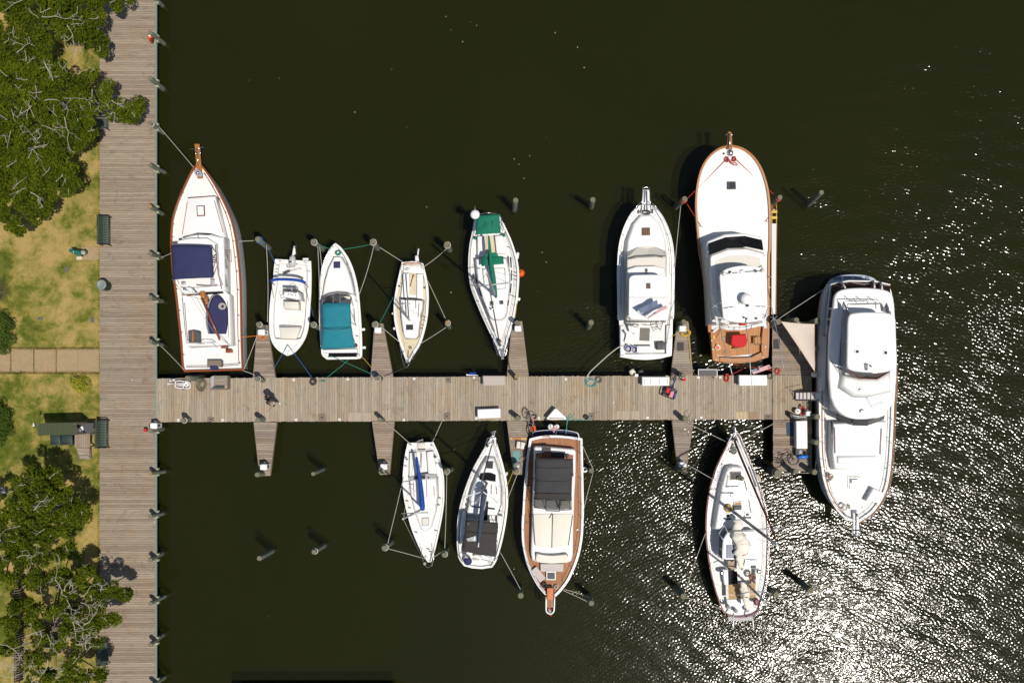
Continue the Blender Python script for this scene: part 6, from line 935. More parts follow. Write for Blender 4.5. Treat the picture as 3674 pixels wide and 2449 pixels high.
flat(r_, 'transom_gate', N((520, 348), (630, 342), (632, 356), (522, 360)), 1.52, varn2, .05)
cab = N((398, 520), (425, 500), (600, 508), (1000, 545), (1016, 580), (1012, 900), (995, 1200), (985, 1500)) + O((952, 200), (946, 600), (922, 690), (860, 715), (640, 728), (440, 710), (362, 680), (342, 580), (352, 300)) + N((372, 1500), (384, 1100), (394, 800))
block(r_, 'trunk_cabin', cab, 2.12, 1.35, white, .05, .10); flat(r_, 'cockpit_sole', N((420, 600), (600, 582), (800, 585), (980, 625), (950, 1300), (405, 1270)), 2.125, varn, .02); flat(r_, 'cockpit_mat', N((645, 590), (910, 600), (910, 665), (645, 655)), 2.14, black, .02)
flat(r_, 'stern_pad', N((525, 520), (645, 515), (645, 590), (525, 580)), 2.3, black, .12); block(r_, 'stern_seat', N((420, 640), (500, 610), (520, 650), (430, 680)), 2.3, 2.1, varn2, 0, .03)
sheet(r_, 'soft_top', w3((*N((418, 668))[0], 3.5), (*N((968, 682))[0], 3.5), (*N((946, 1210))[0], 3.5), (*N((412, 1195))[0], 3.5)), blackc, .16, 16, 16, .03, .08, .01, 11)
sheet(r_, 'soft_top_visor', w3((*N((410, 1190))[0], 3.49), (*N((946, 1205))[0], 3.49), (*N((944, 1290))[0], 3.2), (*N((412, 1262))[0], 3.2)), browncv, .16, 12, 4, .02, .02, .01, 12)
for y0 in (815, 1010, 1195): MB().tube([W(*N((440 + 490 * t / 10, y0 - 4 + 10 * math.sin(math.pi * t / 10)))[0], 3.55 + .15 * math.sin(math.pi * t / 10)) for t in range(11)], .022, 5).out('roof_batten', blackc, r_, True)
tubes(r_, 'soft_top_frame', [[(*N((418, 668))[0], 3.45), (*N((410, 900))[0], 2.2)], [(*N((968, 682))[0], 3.45), (*N((975, 940))[0], 2.2)], [(*N((412, 1100))[0], 3.4), (*N((400, 1270))[0], 2.2)], [(*N((946, 1150))[0], 3.4), (*N((950, 1300))[0], 2.2)]], .025, dgrey)
block(r_, 'helm_shelf', N((405, 1270), (945, 1292), (945, 1420), (405, 1400)), 2.3, 2.1, vinyl, 0, .03)
clear = bpy.data.materials.new('windscreen_glass'); clear.use_nodes = True; _t = clear.node_tree; _b = _t.nodes['Principled BSDF']; _b.inputs['Base Color'].default_value = (.02, .025, .025, 1); _b.inputs['Roughness'].default_value = .05; _tr = _t.nodes.new('ShaderNodeBsdfTransparent'); _ms = _t.nodes.new('ShaderNodeMixShader'); _ms.inputs[0].default_value = .62; _t.links.new(_b.outputs[0], _ms.inputs[1]); _t.links.new(_tr.outputs[0], _ms.inputs[2]); _t.links.new(_ms.outputs[0], _t.nodes['Material Output'].inputs[0])
for q in (((408, 1275), (565, 1285), (570, 1425), (402, 1402)), ((575, 1285), (765, 1292), (770, 1455), (572, 1448)), ((780, 1292), (945, 1298), (950, 1432), (778, 1440))):
    pane(r_, 'windscreen', [(*N(q[0])[0], 3.15), (*N(q[1])[0], 3.15), (*N(q[2])[0], 2.4), (*N(q[3])[0], 2.4)], clear, .02); tubes(r_, 'windscreen_frame', [[(*N(q[0])[0], 3.16), (*N(q[1])[0], 3.16), (*N(q[2])[0], 2.41), (*N(q[3])[0], 2.41), (*N(q[0])[0], 3.16)]], .028, black)
block(r_, 'helm_seat', N((790, 1300), (935, 1305), (930, 1375), (795, 1380)), 2.6, 2.3, cream, 0, .06); MB().lathe(W(*N((815, 1380))[0], 2.4), [(.16, 0), (.2, .04), (.14, .07)], 16).out('steering_wheel', white2, r_, True)
for q in (((375, 10), (648, 8), (645, 500), (405, 470)), ((658, 8), (942, 8), (890, 468), (648, 500))): block(r_, 'cabin_cover', O(*q), 2.19, 2.1, cream, 0, .03)
tubes(r_, 'cover_seam', [[(*O((652, 6))[0], 2.21), (*O((640, 500))[0], 2.21)], [(*O((366, 10))[0], 2.25), (*O((400, 460))[0], 2.25)], [(*O((945, 30))[0], 2.25), (*O((885, 462))[0], 2.25)], [(*O((645, 5))[0], 2.25), (*O((605, 72))[0], 2.25)]], .016, dgrey)
block(r_, 'fore_seat', cr(O((412, 600), (425, 575), (640, 602), (855, 585), (872, 610)), 2) + O((866, 690), (800, 720), (640, 728), (480, 718), (408, 690)), 2.35, 2.0, cream, 0, .08); MB().tube([W(*p, 2.36) for p in cr(O((418, 620), (428, 580), (540, 600), (640, 605), (750, 600), (858, 588), (868, 620)), 3)], .02, 5).out('seat_back_piping', dgrey, r_, True)
for q, zz in ((((480, 732), (812, 732), (808, 842), (482, 840)), 1.88), (((345, 832), (420, 768), (556, 932), (475, 998)), 1.86)): tag(MB().slab(wz(O(*q), zz), .09).out('deck_cushion', mat('mauve_pad', (.50, .44, .42), .8)), 'pale mauve deck pad lying %s on the teak foredeck' % ('square across' if zz > 1.87 else 'askew at the left'), 'cushion', 'foredeck pads')
hatch(r_, O((564, 842), (700, 842), (698, 962), (566, 960)), 1.86, mat('green_glass', (.10, .115, .105), .12), white)
pul = O((562, 1200), (560, 1380), (575, 1430), (620, 1452), (660, 1430), (676, 1380), (682, 1200)); MB().tube([W(*p, 1.95) for p in cr(pul, 3)], .045, 8).out('pulpit_ring', white, r_, True)
for k in range(5): flat(r_, 'pulpit_slat', rect(O, 576 + 18 * k, 1245, 588 + 18 * k, 1360), 1.92, varn2, .04)
flat(r_, 'pulpit_base', O((560, 1050), (650, 1050), (680, 1090), (682, 1250), (562, 1250)), 1.93, black, .08); block(r_, 'anchor_cover', O((572, 1078), (664, 1078), (660, 1250), (574, 1250)), 2.15, 1.93, mat('salmon_canvas', (.62, .20, .08), .8), 0, .04)
MB().tube(w3((*O((600, 1365))[0], 1.9), (*O((618, 1430))[0], 1.9)), .09, 10).out('anchor', grey, r_, True); tubes(r_, 'anchor_stock', [[(*O((575, 1365))[0], 1.95), (*O((640, 1390))[0], 1.95)], [(*O((610, 1440))[0], 1.9), (*O((640, 1480))[0], 1.9)]], .04, red)
MB().lathe(W(*O((1013, 238))[0], 1.62), [(.06, 0), (.06, .02)], 12).out('deck_fill', white, r_); coil('bow_line', O((705, 1055))[0], 1.75, .11, ropew, 5, .018, 19, 'white line coil on the right bow of the teak decked cruiser'); coil('bow_line', O((535, 1030))[0], 1.8, .13, roped, 6, .02, 20, 'dark rope tangle on the left bow of the teak decked cruiser')
tubes(r_, 'grab_rail', [[(*N((350, 970))[0], 2.2), (*N((405, 965))[0], 2.2)], [(*N((325, 1285))[0], 2.1), (*N((330, 1375))[0], 2.1)]], .022, dgrey)
fender(N((640, 205))[0], .9, .34, .17, white, 'left of two round fenders at the teak decked cruiser stern', 0, True); fender(N((735, 205))[0], .9, .34, .15, white, 'right of two round fenders at the teak decked cruiser stern', 0, True)
us_flag('small stars and stripes flag on the teak decked cruiser stern staff', N((700, 190))[0], N((745, 215))[0], N((690, 300))[0], N((652, 225))[0], 2.5, (*N((715, 340))[0], 1.6), 4)
t = thing('life_ring', 'white ring fender beside the pile right of the teak decked cruiser', 'life ring', N((1148, 840))[0], .9); c = W(*N((1148, 840))[0], 1.0); MB().loft([[c + Vector(((.125 + .055 * math.cos(b)) * math.cos(a * .393), (.125 + .055 * math.cos(b)) * math.sin(a * .393), .055 * math.sin(b))) for b in [q * .785 for q in range(8)]] for a in range(17)], False, False).out('ring', white, t, True); MB().tube([c + Vector((-.17, 0, 0)), c + Vector((-.3, 0, .5))], .012).out('line', ropew, t)

# ------------------------------------------------------------------ 12 ketch with red trim
r_ = thing('ketch', 'cluttered two masted white sailboat with maroon rail and solar panel, below the pier', 'boat', (2645, 1880), 0., 'moored boats')
left = Q((612, 210), (555, 280), (490, 400), (420, 540), (350, 690), (300, 850), (255, 1010), (230, 1180), (212, 1350), (206, 1540)) + R((210, 250), (225, 400), (245, 560), (270, 720), (305, 880), (350, 1040), (400, 1180), (455, 1308))
right = Q((628, 210), (690, 275), (740, 390), (800, 530), (870, 700), (930, 860), (985, 1020), (1030, 1180), (1065, 1350), (1082, 1540)) + R((1088, 300), (1082, 500), (1075, 700), (1055, 880), (1020, 1040), (975, 1200), (945, 1298))
bt = hull(r_, left, right, 1.85, 1.5, rm=maroon, stern=R((480, 1330), (560, 1368), (700, 1382), (850, 1355), (930, 1310)), dm=white2, wl=.4, railw=.035, bul=.12)
railing(r_, bt, 3, 64, .6, 6, .012, wires=2); railing(r_, bt, len(bt.top) - 64, len(bt.top) - 4, .6, 6, .012, wires=2)
block(r_, 'trunk_cabin', Q((490, 740), (520, 690), (600, 672), (715, 690), (745, 730), (830, 950), (885, 1250), (900, 1560), (340, 1560), (380, 1250), (430, 950)), 2.2, 1.5, white, .08, .12); hatch(r_, Q((550, 752), (706, 748), (712, 864), (548, 868)), 2.28, smoke, bronzeg); hatch(r_, Q((598, 1178), (712, 1164), (714, 1226), (596, 1226)), 2.28, ply, cream); block(r_, 'hatch_lid', Q((598, 1228), (714, 1226), (708, 1290), (602, 1292)), 2.4, 2.2, dgrey, 0, .03)
hatch(r_, Q((480, 1335), (546, 1333), (548, 1398), (484, 1400)), 2.28, black, white); hatch(r_, Q((756, 1320), (822, 1320), (824, 1380), (758, 1382)), 2.28, black, white)
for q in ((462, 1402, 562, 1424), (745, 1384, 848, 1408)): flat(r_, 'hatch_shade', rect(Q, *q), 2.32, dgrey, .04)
block(r_, 'pilothouse', R((458, 292), (522, 192), (640, 175), (885, 172), (945, 282), (956, 568), (640, 572), (440, 566)), 2.9, 1.7, white, .05, .06)
for q in ((((388, 208), 2.3), ((472, 98), 2.3), ((512, 192), 2.85), ((456, 288), 2.85)), (((384, 222), 2.3), ((452, 300), 2.85), ((440, 440), 2.85), ((384, 380), 2.3)), (((384, 392), 2.3), ((440, 452), 2.85), ((438, 572), 2.85), ((388, 520), 2.3))): pane(r_, 'house_window', [(*R(p)[0], z) for p, z in q], mat('grey_glass', (.16, .19, .22), .2)); tubes(r_, 'window_frame', [[(*R(p)[0], z + .02) for p, z in q + q[:1]]], .03, white2)
def solar_mat():
    m, t, b = nodes_of('solar_cells'); b.inputs['Roughness'].default_value = .15; pos = nd(t, 'ShaderNodeNewGeometry').outputs['Position']; s = nd(t, 'ShaderNodeSeparateXYZ'); t.links.new(pos, s.inputs[0])
    fx = math_(t, 'LESS_THAN', math_(t, 'FRACT', math_(t, 'MULTIPLY', s.outputs[0], 11.)), .14); fy = math_(t, 'LESS_THAN', math_(t, 'FRACT', math_(t, 'MULTIPLY', s.outputs[1], 8.)), .10); l = math_(t, 'MAXIMUM', fx, fy); t.links.new(mix(t, l, (.012, .03, .10), (.35, .37, .42)), b.inputs['Base Color']); return m
sp = thing('solar_panel', 'blue solar panel on the maroon railed ketch pilothouse roof', 'solar panel', R((550, 460))[0], 2.9); flat(sp, 'frame', R((478, 352), (622, 352), (622, 566), (478, 566)), 2.945, alu, .035); flat(sp, 'cells', R((486, 360), (615, 360), (615, 558), (486, 558)), 2.957, solar_mat(), .02)
def bundle(root, name, pts, m_, seed=0):
    rs = random.Random(seed); P = cr([tuple(W(x, y, z)) + (q,) for (x, y), z, q in pts], 4); k = 14
    MB().loft([[Vector(p[:3]) + Vector((p[3] * (1 + rs.uniform(-.28, .28)) * math.cos(a * 6.283 / k), .2 * p[3] * math.cos(a * 6.283 / k), .6 * p[3] * (1 + rs.uniform(-.4, .4)) * math.sin(a * 6.283 / k))) for a in range(k)] for p in P]).out(name, m_, root, True)
bundle(r_, 'loose_mainsail', [((R((640, 10))[0]), 3.0, .18), ((R((660, 90))[0]), 3.05, .30), ((R((640, 180))[0]), 3.1, .30), ((R((680, 270))[0]), 3.15, .40), ((R((720, 390))[0]), 3.15, .42), ((R((700, 500))[0]), 3.1, .38), ((R((690, 590))[0]), 3.1, .20), ((R((706, 690))[0]), 3.1, .10)], cream, 3)
bundle(r_, 'loose_mizzen', [((R((730, 880))[0]), 2.7, .16), ((R((750, 980))[0]), 2.7, .24), ((R((775, 1070))[0]), 2.7, .22), ((R((770, 1160))[0]), 2.7, .16), ((R((800, 1280))[0]), 2.7, .10)], cream, 5)
tubes(r_, 'sail_tie', [[(*R((660, 350))[0], 3.36), (*R((720, 362))[0], 3.42), (*R((770, 350))[0], 3.36)], [(*R((700, 230))[0], 3.3), (*R((740, 250))[0], 3.3)], [(*R((720, 520))[0], 3.35), (*R((800, 490))[0], 3.3)], [(*R((790, 940))[0], 2.85), (*R((805, 1000))[0], 2.85)], [(*R((770, 1110))[0], 2.85), (*R((800, 1100))[0], 2.85)]], .018, red)
tubes(r_, 'boom', [[(*R((640, 20))[0], 2.95), (*R((712, 720))[0], 3.0)]], .06, alu, 8); mast(r_, Q((640, 1345))[0], 2.2, R((1210, 372))[0], 9.2, .10, grey); tubes(r_, 'spreader', [[(*R((555, 176))[0], 5.5), (*R((900, 150))[0], 5.6), (*R((1312, 134))[0], 5.5)]], .045, alu)
mast(r_, R((700, 828))[0], 1.6, R((1036, 1162))[0], 6.2, .075, grey, name='mizzen_mast'); tubes(r_, 'mizzen_spreader', [[(*R((642, 1078))[0], 3.9), (*R((862, 1008))[0], 4.0), (*R((1130, 1052))[0], 3.9)]], .035, alu); tubes(r_, 'mizzen_boom', [[(*R((715, 850))[0], 2.6), (*R((805, 1290))[0], 2.6)]], .05, alu)
MB().tube(w3((*Q((606, 305))[0], 2.2), (*Q((690, 520))[0], 3.9), (*Q((800, 780))[0], 6.), (*Q((930, 1090))[0], 8.4), (*Q((1040, 1340))[0], 10.1), (*R((1130, 130))[0], 11.2), (*R((1190, 290))[0], 12.2)), .075, 8, .04).out('furled_jib', maroon, r_, True); MB().lathe(W(*Q((604, 300))[0], 2.0), [(.13, 0), (.13, .1), (.06, .12)], 12).out('furling_drum', black, r_, True)
tubes(r_, 'shrouds', [[(*R((1205, 365))[0], 9.1), (*R((1310, 135))[0], 5.5), (*R((1075, 150))[0], 1.7)], [(*R((1205, 365))[0], 9.1), (*R((558, 176))[0], 5.5), (*R((215, 190))[0], 1.7)], [(*R((1205, 365))[0], 9.1), (*Q((740, 390))[0], 1.9)], [(*R((1036, 1160))[0], 6.1), (*R((640, 1078))[0], 3.9), (*R((320, 900))[0], 1.6)], [(*R((1036, 1160))[0], 6.1), (*R((1045, 900))[0], 1.6)], [(*Q((980, 1140))[0], 5), (*Q((350, 870))[0], 1.8)], [(*Q((700, 1000))[0], 3.4), (*Q((560, 700))[0], 2.2)]], .009, steel, 4)
flat(r_, 'bowsprit', Q((586, 135), (622, 130), (640, 230), (596, 230)), 2.0, steel, .08); tubes(r_, 'anchor', [[(*Q((570, 150))[0], 2.05), (*Q((600, 118))[0], 2.1), (*Q((635, 130))[0], 2.1)], [(*Q((605, 120))[0], 2.1), (*Q((612, 330))[0], 2.1)]], .04, steel)
tubes(r_, 'pulpit', [[(*Q((505, 370))[0], 2.35), (*Q((545, 290))[0], 2.4), (*Q((590, 215))[0], 2.45), (*Q((620, 205))[0], 2.45), (*Q((668, 215))[0], 2.45), (*Q((700, 270))[0], 2.4), (*Q((745, 400))[0], 2.35)]], .025, white); coil('anchor_rode', Q((598, 455))[0], 1.85, .16, ropekh, 5, .025, 23, 'coiled chain and rope behind the ketch windlass'); MB().lathe(W(*Q((595, 380))[0], 1.75), [(.1, 0), (.08, .15), (.03, .17)], 12).out('windlass', steel, r_, True)
coil('mooring_line', Q((690, 840))[0], 2.3, .17, ropekh, 8, .018, 24, 'khaki line heaped on the ketch forehatch', stretch=.6); coil('halyard_pile', Q((520, 1260))[0], 2.25, .20, ropey, 9, .014, 25, 'tangled tan halyards on the ketch cabin top'); coil('sheet_pile', R((850, 815))[0], 1.9, .17, varn, 6, .024, 26, 'brown line coil beside the ketch mizzen mast')
for q in ((1, (440, 620, 350, 880)), (1, (870, 720, 980, 1000))):
    x0, y0, x1, y1 = q[1]; tubes(r_, 'side_pole', [[(*Q((x0, y0))[0], 2.1), (*Q((x1, y1))[0], 2.1)]], .045, grey)
for a_, b_ in (((525, 800), (500, 960)), ((755, 880), (790, 1020)), ((815, 1150), (848, 1335)), ((478, 965), (668, 955))): tubes(r_, 'grab_rail', [[(*Q(a_)[0], 2.3), (*Q(b_)[0], 2.3)]], .02, grey)
MB().lathe(W(*Q((576, 1083))[0], 2.2), [(.12, 0), (.1, .06), (.05, .04)], 14).out('deck_prism', steel, r_, True)
block(r_, 'house_side_seat', R((645, 600), (690, 600), (700, 690), (640, 700)), 2.2, 1.6, white, 0, .04); block(r_, 'galley_locker', R((760, 590), (930, 575), (925, 700), (720, 705)), 2.3, 1.6, white, 0, .05); hatch(r_, rect(R, 760, 578, 825, 612), 2.38, ply, white); flat(r_, 'cockpit_box', rect(R, 838, 655, 910, 695), 2.35, black, .1)
flat(r_, 'companionway', R((525, 735), (645, 735), (652, 910), (530, 915)), 1.72, glass, .02); flat(r_, 'companion_slide', R((515, 590), (640, 590), (640, 710), (515, 712)), 1.9, mat('tan_board', (.36, .28, .19), .7), .05); block(r_, 'coaming', R((440, 715), (520, 715), (525, 930), (470, 930)), 1.9, 1.4, white, 0, .04); block(r_, 'coaming', R((900, 715), (960, 715), (940, 930), (905, 930)), 1.9, 1.4, white, 0, .04)
flat(r_, 'cockpit_boards', R((485, 930), (905, 905), (903, 1108), (490, 1128)), 1.86, ply, .05); flat(r_, 'board_seam', R((520, 1068), (903, 1050), (903, 1056), (520, 1074)), 1.87, white2, .02); flat(r_, 'board_edge', R((485, 932), (520, 930), (526, 1125), (490, 1127)), 1.875, vinyl, .02)
block(r_, 'aft_deck_box', R((495, 1130), (760, 1125), (750, 1280), (520, 1285)), 1.75, 1.4, white, 0, .05)
tag(block(None, 'red_cloth', R((890, 1130), (930, 1118), (968, 1160), (945, 1222), (900, 1215), (884, 1175)), 2.05, 1.75, maroon, 0, .08), 'crumpled faded red bundle on the ketch right quarter', 'cloth')
for p in ((425, 755), (945, 735)): MB().lathe(W(*R(p)[0], 1.8), [(.12, 0), (.09, .12), (.13, .16), (.04, .2)], 14).out('winch', steel, r_, True)
for p, lb in (((515, 1235), 'leftmost grey round fender on the ketch stern'), ((622, 1290), 'middle round grey fender on the ketch stern'), ((780, 1278), 'right round grey fender on the ketch stern')): fender(R(p)[0], 2.0, .34, .13, grey, lb, 0, True)
block(r_, 'stern_platform', R((518, 1370), (700, 1390), (862, 1362), (862, 1432), (520, 1440)), .9, .8, grey, 0, .02); tubes(r_, 'davit', [[(*R((592, 1330))[0], 2.0), (*R((594, 1430))[0], 2.3), (*R((592, 1535))[0], 2.2)], [(*R((858, 1330))[0], 2.0), (*R((866, 1430))[0], 2.3), (*R((878, 1535))[0], 2.2)]], .045, white, 8)
fender(Q((945, 838))[0], 1.4, .55, .12, mat('tan_fender', (.5, .42, .3), .6), 'tan cylinder fender on the right bow of the maroon railed ketch', -1.2)
# ------------------------------------------------------------------ furniture of the shore
def bench(lb, x0, y0, x1, y1):
    t = thing('bench', lb, 'bench', ((x0 + x1) / 2, (y0 + y1) / 2), DZ, 'green slatted benches'); zs, zb = DZ + .45, DZ + .85
    p0, p1 = W(x0, y1, zb), W(x1, y0, zs); xa = p0.x + .06; xb = p1.x; ya, yb = W(0, y1, zs).y, W(0, y0, zs).y; n = 17
    for k in range(n):                                     # seat and back strips run across the bench
        y = ya + (yb - ya) * (k + .5) / n; w_ = (yb - ya) / n * .93
        MB().loft([[Vector((x, y + s * w_ / 2, z)) for s in (-1, 1)] + [Vector((x, y + s * w_ / 2, z - .012)) for s in (1, -1)] for x, z in ((xa, zb), (xa + .05, zb - .12), (xa + .16, zs + .04), (xa + .25, zs), (xb - .06, zs + .02), (xb, zs - .03))]).out('slat', bgreen, t, True)
    for y in (ya, yb):
        MB().tube([Vector((xa - .04, y, DZ)), Vector((xa + .1, y, zs - .05)), Vector((xa, y, zb + .02))], .03, 6).out('end_frame', bgreen, t, True); MB().tube([Vector((xb - .02, y, DZ)), Vector((xb - .02, y, zs + .2)), Vector((xa + .06, y, zs + .25))], .028, 6).out('arm_rest', black, t, True)
    MB().tube([Vector((xa, ya, zb)), Vector((xa, yb, zb))], .03, 6).out('top_rail', bgreen, t, True); MB().tube([Vector((xb, ya, zs - .03)), Vector((xb, yb, zs - .03))], .028, 6).out('front_rail', bgreen, t, True)
bench('dark green slatted bench in full sun on the boardwalk edge, above the round bin', 345, 776, 391, 878); bench('dark green bench beside the olive roofed shed', 337, 1508, 384, 1605)
bench('dark green bench half hidden under the largest oak', 340, 405, 384, 462); bench('dark green bench under the sparse oak at the lower left', 341, 2300, 385, 2382)
t = thing('litter_bin', 'round grey green litter bin on the boardwalk edge below the sunny bench', 'bin', (370, 1018), DZ); c = W(372, 1019, DZ); c = Vector((W(361, 1020, DZ + .9).x, W(361, 1020, DZ + .9).y, DZ))
for k in range(20): MB().box(c + Vector((.27 * math.cos(k * .314), .27 * math.sin(k * .314), .4)), (.03, .06, .78), k * .314).out('slat', binm, t)
MB().lathe(c, [(.24, .02), (.24, .78)], 18).out('liner', black, t, True); lidm = mat('bin_lid', (.21, .25, .22), .5, var=.3); MB().lathe(c + Vector((0, 0, .78)), [(.29, 0), (.30, .05), (.22, .09), (.18, .05), (.02, .07)], 24).out('lid', lidm, t, True)
t = thing('doggy_bag_station', 'small green pedestal box on the lawn by the concrete pad', 'dispenser', (283, 905), DZ - .03); tg = mat('teal_green_paint', (.005, .12, .09), .5); block(t, 'cabinet', T2((622, 740), (662, 738), (665, 752), (720, 755), (722, 800), (672, 790), (660, 768), (624, 766)), DZ + 1.0, DZ + .5, tg, 0, .03); block(t, 'dispenser', T2((724, 756), (758, 752), (768, 765), (764, 790), (728, 790)), DZ + .8, DZ + .5, alu, 0, .03); MB().tube(w3((*T2((735, 790))[0], DZ - .03), (*T2((700, 775))[0], DZ + .55)), .05, 8).out('post', tg, t); MB().lathe(W(*T2((668, 768))[0], DZ + 1.0), [(.03, 0), (.03, .03)], 8).out('knob', white, t); flat(t, 'base_plate', T2((692, 812), (738, 806), (748, 836), (695, 840)), DZ + .03, mat('pale_stone', (.6, .52, .38), .8), .06)
for q, lb in (((586, 900, 618, 950), 'grey valve cover in the lawn below the green pedestal'), ((820, 1360, 852, 1410), 'grey valve cover in the lawn nearest the boardwalk'), ((340, 1357, 385, 1384), 'wide brown valve cover in the middle of the lawn')):
    t = thing('valve_cover', lb, 'cover', T2(((q[0] + q[2]) / 2, (q[1] + q[3]) / 2))[0], DZ - .03, 'valve covers'); flat(t, 'lid', rect(T2, *q), DZ - .005, stone, .05); flat(t, 'lock', rect(T2, q[0] + 12, q[1] + 6, q[0] + 20, q[1] + 12), DZ + .002, dgrey, .01)
# fish cleaning shed with olive roof
t = thing('shed', 'small shelter with olive green metal roof beside the bench', 'shed', (200, 1545), DZ - .03); zr = DZ + 2.3
RR = T3((330, 805), (692, 797), (702, 908), (345, 914)); pane(t, 'roof', [(*RR[0], zr - .25), (*RR[1], zr - .25), (*RR[2], zr), (*RR[3], zr)], roofm, .05)
for k in range(1, 12): a_ = k / 12; pane(t, 'roof_rib', [(RR[0][0] + (RR[1][0] - RR[0][0]) * a_ + d, RR[0][1] + (RR[1][1] - RR[0][1]) * a_, zr - .235) for d in (-.7, .7)] + [(RR[3][0] + (RR[2][0] - RR[3][0]) * a_ + d, RR[3][1] + (RR[2][1] - RR[3][1]) * a_, zr + .015) for d in (.7, -.7)], roofm, .03)
for p in ((345, 815), (680, 810), (690, 900), (355, 905)): MB().tube(w3((*T3(p)[0], zr - .1), ), .01).out('post_cap', timber, t) if False else MB().tube([W(*T3(p)[0], zr - .15), Vector((W(*T3(p)[0], zr - .15).x, W(*T3(p)[0], zr - .15).y, DZ - .03))], .05, 6).out('post', timber, t)
flat(t, 'back_wall', T3((400, 800), (700, 796), (702, 803), (400, 808)), zr - .3, timber, 1.4); flat(t, 'counter', T3((690, 805), (848, 800), (848, 892), (698, 895)), DZ + .9, dgrey, .06); block(t, 'sink', T3((718, 832), (752, 830), (754, 872), (722, 872)), DZ + 1.0, DZ + .9, white2, 0, .02)
MB().tube([W(*T3((712, 852))[0], DZ + .95), W(*T3((708, 850))[0], DZ + 1.25), W(*T3((722, 846))[0], DZ + 1.25)], .02).out('tap', orange, t); tubes(t, 'bracket_lamp', [[(*T3((290, 830))[0], zr - .1), (*T3((312, 822))[0], zr - .05)], [(*T3((300, 800))[0], zr), (*T3((308, 830))[0], zr)]], .035, white)
for x0, x1, lb in ((452, 546, 'left of two dark green wheelie bins under the olive shelter'), (552, 655, 'right of two dark green wheelie bins under the olive shelter')):
    b_ = thing('wheelie_bin', lb, 'bin', T3(((x0 + x1) / 2, 955))[0], DZ - .03, 'wheelie bins'); block(b_, 'body', T3((x0 + 4, 916), (x1 - 4, 914), (x1 - 4, 998), (x0 + 4, 1000)), DZ + .95, DZ - .03, binm, -.06, .03); block(b_, 'lid', T3((x0, 912), (x1, 910), (x1, 1000), (x0, 1003)), DZ + 1.05, DZ + .96, binm, 0, .04); tubes(b_, 'handle', [[(*T3((x0 + 15, 985))[0], DZ + 1.08), (*T3((x1 - 10, 982))[0], DZ + 1.08)]], .02, black)
tb = thing('work_table', 'weathered wooden table beside the olive roofed shelter', 'table', T3((750, 960))[0], DZ - .03)
for k in range(7): flat(tb, 'plank', T3((678 + 20 * k, 896), (696 + 20 * k, 895), (696 + 20 * k, 1024), (678 + 20 * k, 1025)), DZ + .86, wood_fin, .04)
for p in ((685, 905), (808, 900), (808, 1015), (688, 1018)): q = W(*T3(p)[0], DZ + .8); MB().tube([q, Vector((q.x, q.y, DZ - .03))], .045, 6).out('leg', timber, tb)
st = thing('wooden_steps', 'weathered wooden steps in front of the work table by the shelter', 'steps', T3((760, 1080))[0], DZ - .03)
for k in range(3): flat(st, 'tread', T3((695 + 10 * k, 1028 + 34 * k), (806, 1028 + 34 * k), (818, 1060 + 34 * k), (705 + 10 * k, 1058 + 34 * k)), DZ + .5 - .17 * k, wood_bw, .05)
for x in (700, 812): pane(st, 'stringer', [(*T3((x, 1030))[0], DZ + .44), (*T3((x + 6, 1030))[0], DZ + .44), (*T3((x + 14, 1128))[0], DZ + .08), (*T3((x + 8, 1128))[0], DZ + .08)], timber, .08)
t = thing('lamp_post', 'grey round lamp head on a post at the left edge below the shrub', 'lamp', (8, 1760), DZ - .03); c = W(6, 1760, DZ + 2.2); MB().lathe(c, [(.02, .12), (.24, .06), (.27, .0), (.2, -.03)], 22).out('shade', mat('lamp_grey', (.30, .29, .28), .5), t, True); MB().tube([c, Vector((c.x, c.y, DZ - .03))], .04, 8).out('post', dgrey, t); MB().lathe(c + Vector((0, 0, .1)), [(.08, 0), (.06, .06), (.02, .08)], 10).out('finial', dgrey, t)
t = thing('slat_fence', 'low dark picket fence running up under the lower left trees', 'fence', (62, 2220), DZ - .03)
for k in range(48):
    y = 2040 + k * 8.6; q = W(62 - (k * .05), y, DZ + .55); MB().box((q.x, q.y, DZ + .28), (.09 * 3.6, .035, .62), .12).out('picket', timber, t)
for dx in (-.14, .14): MB().box((W(61, 0, DZ + .5).x + dx, W(0, 2240, DZ).y, DZ + .5), (.05, 7.0, .06)).out('rail', under, t)
# orange life vest hung on the second seawall pile
t = thing('life_vest', 'orange and white life vest hung on the second seawall pile from the top', 'life vest', (536, 135), DZ + .3); block(t, 'body', T1((1335, 310), (1355, 305), (1372, 318), (1376, 345), (1368, 372), (1350, 372), (1335, 340)), DZ + .7, DZ + .35, orange, 0, .08); block(t, 'reflective_panel', T1((1345, 316), (1362, 314), (1364, 330), (1347, 332)), DZ + .75, DZ + .62, white, 0, .03); block(t, 'strap', T1((1354, 348), (1374, 342), (1376, 366), (1356, 370)), DZ + .74, DZ + .6, maroon, 0, .03)

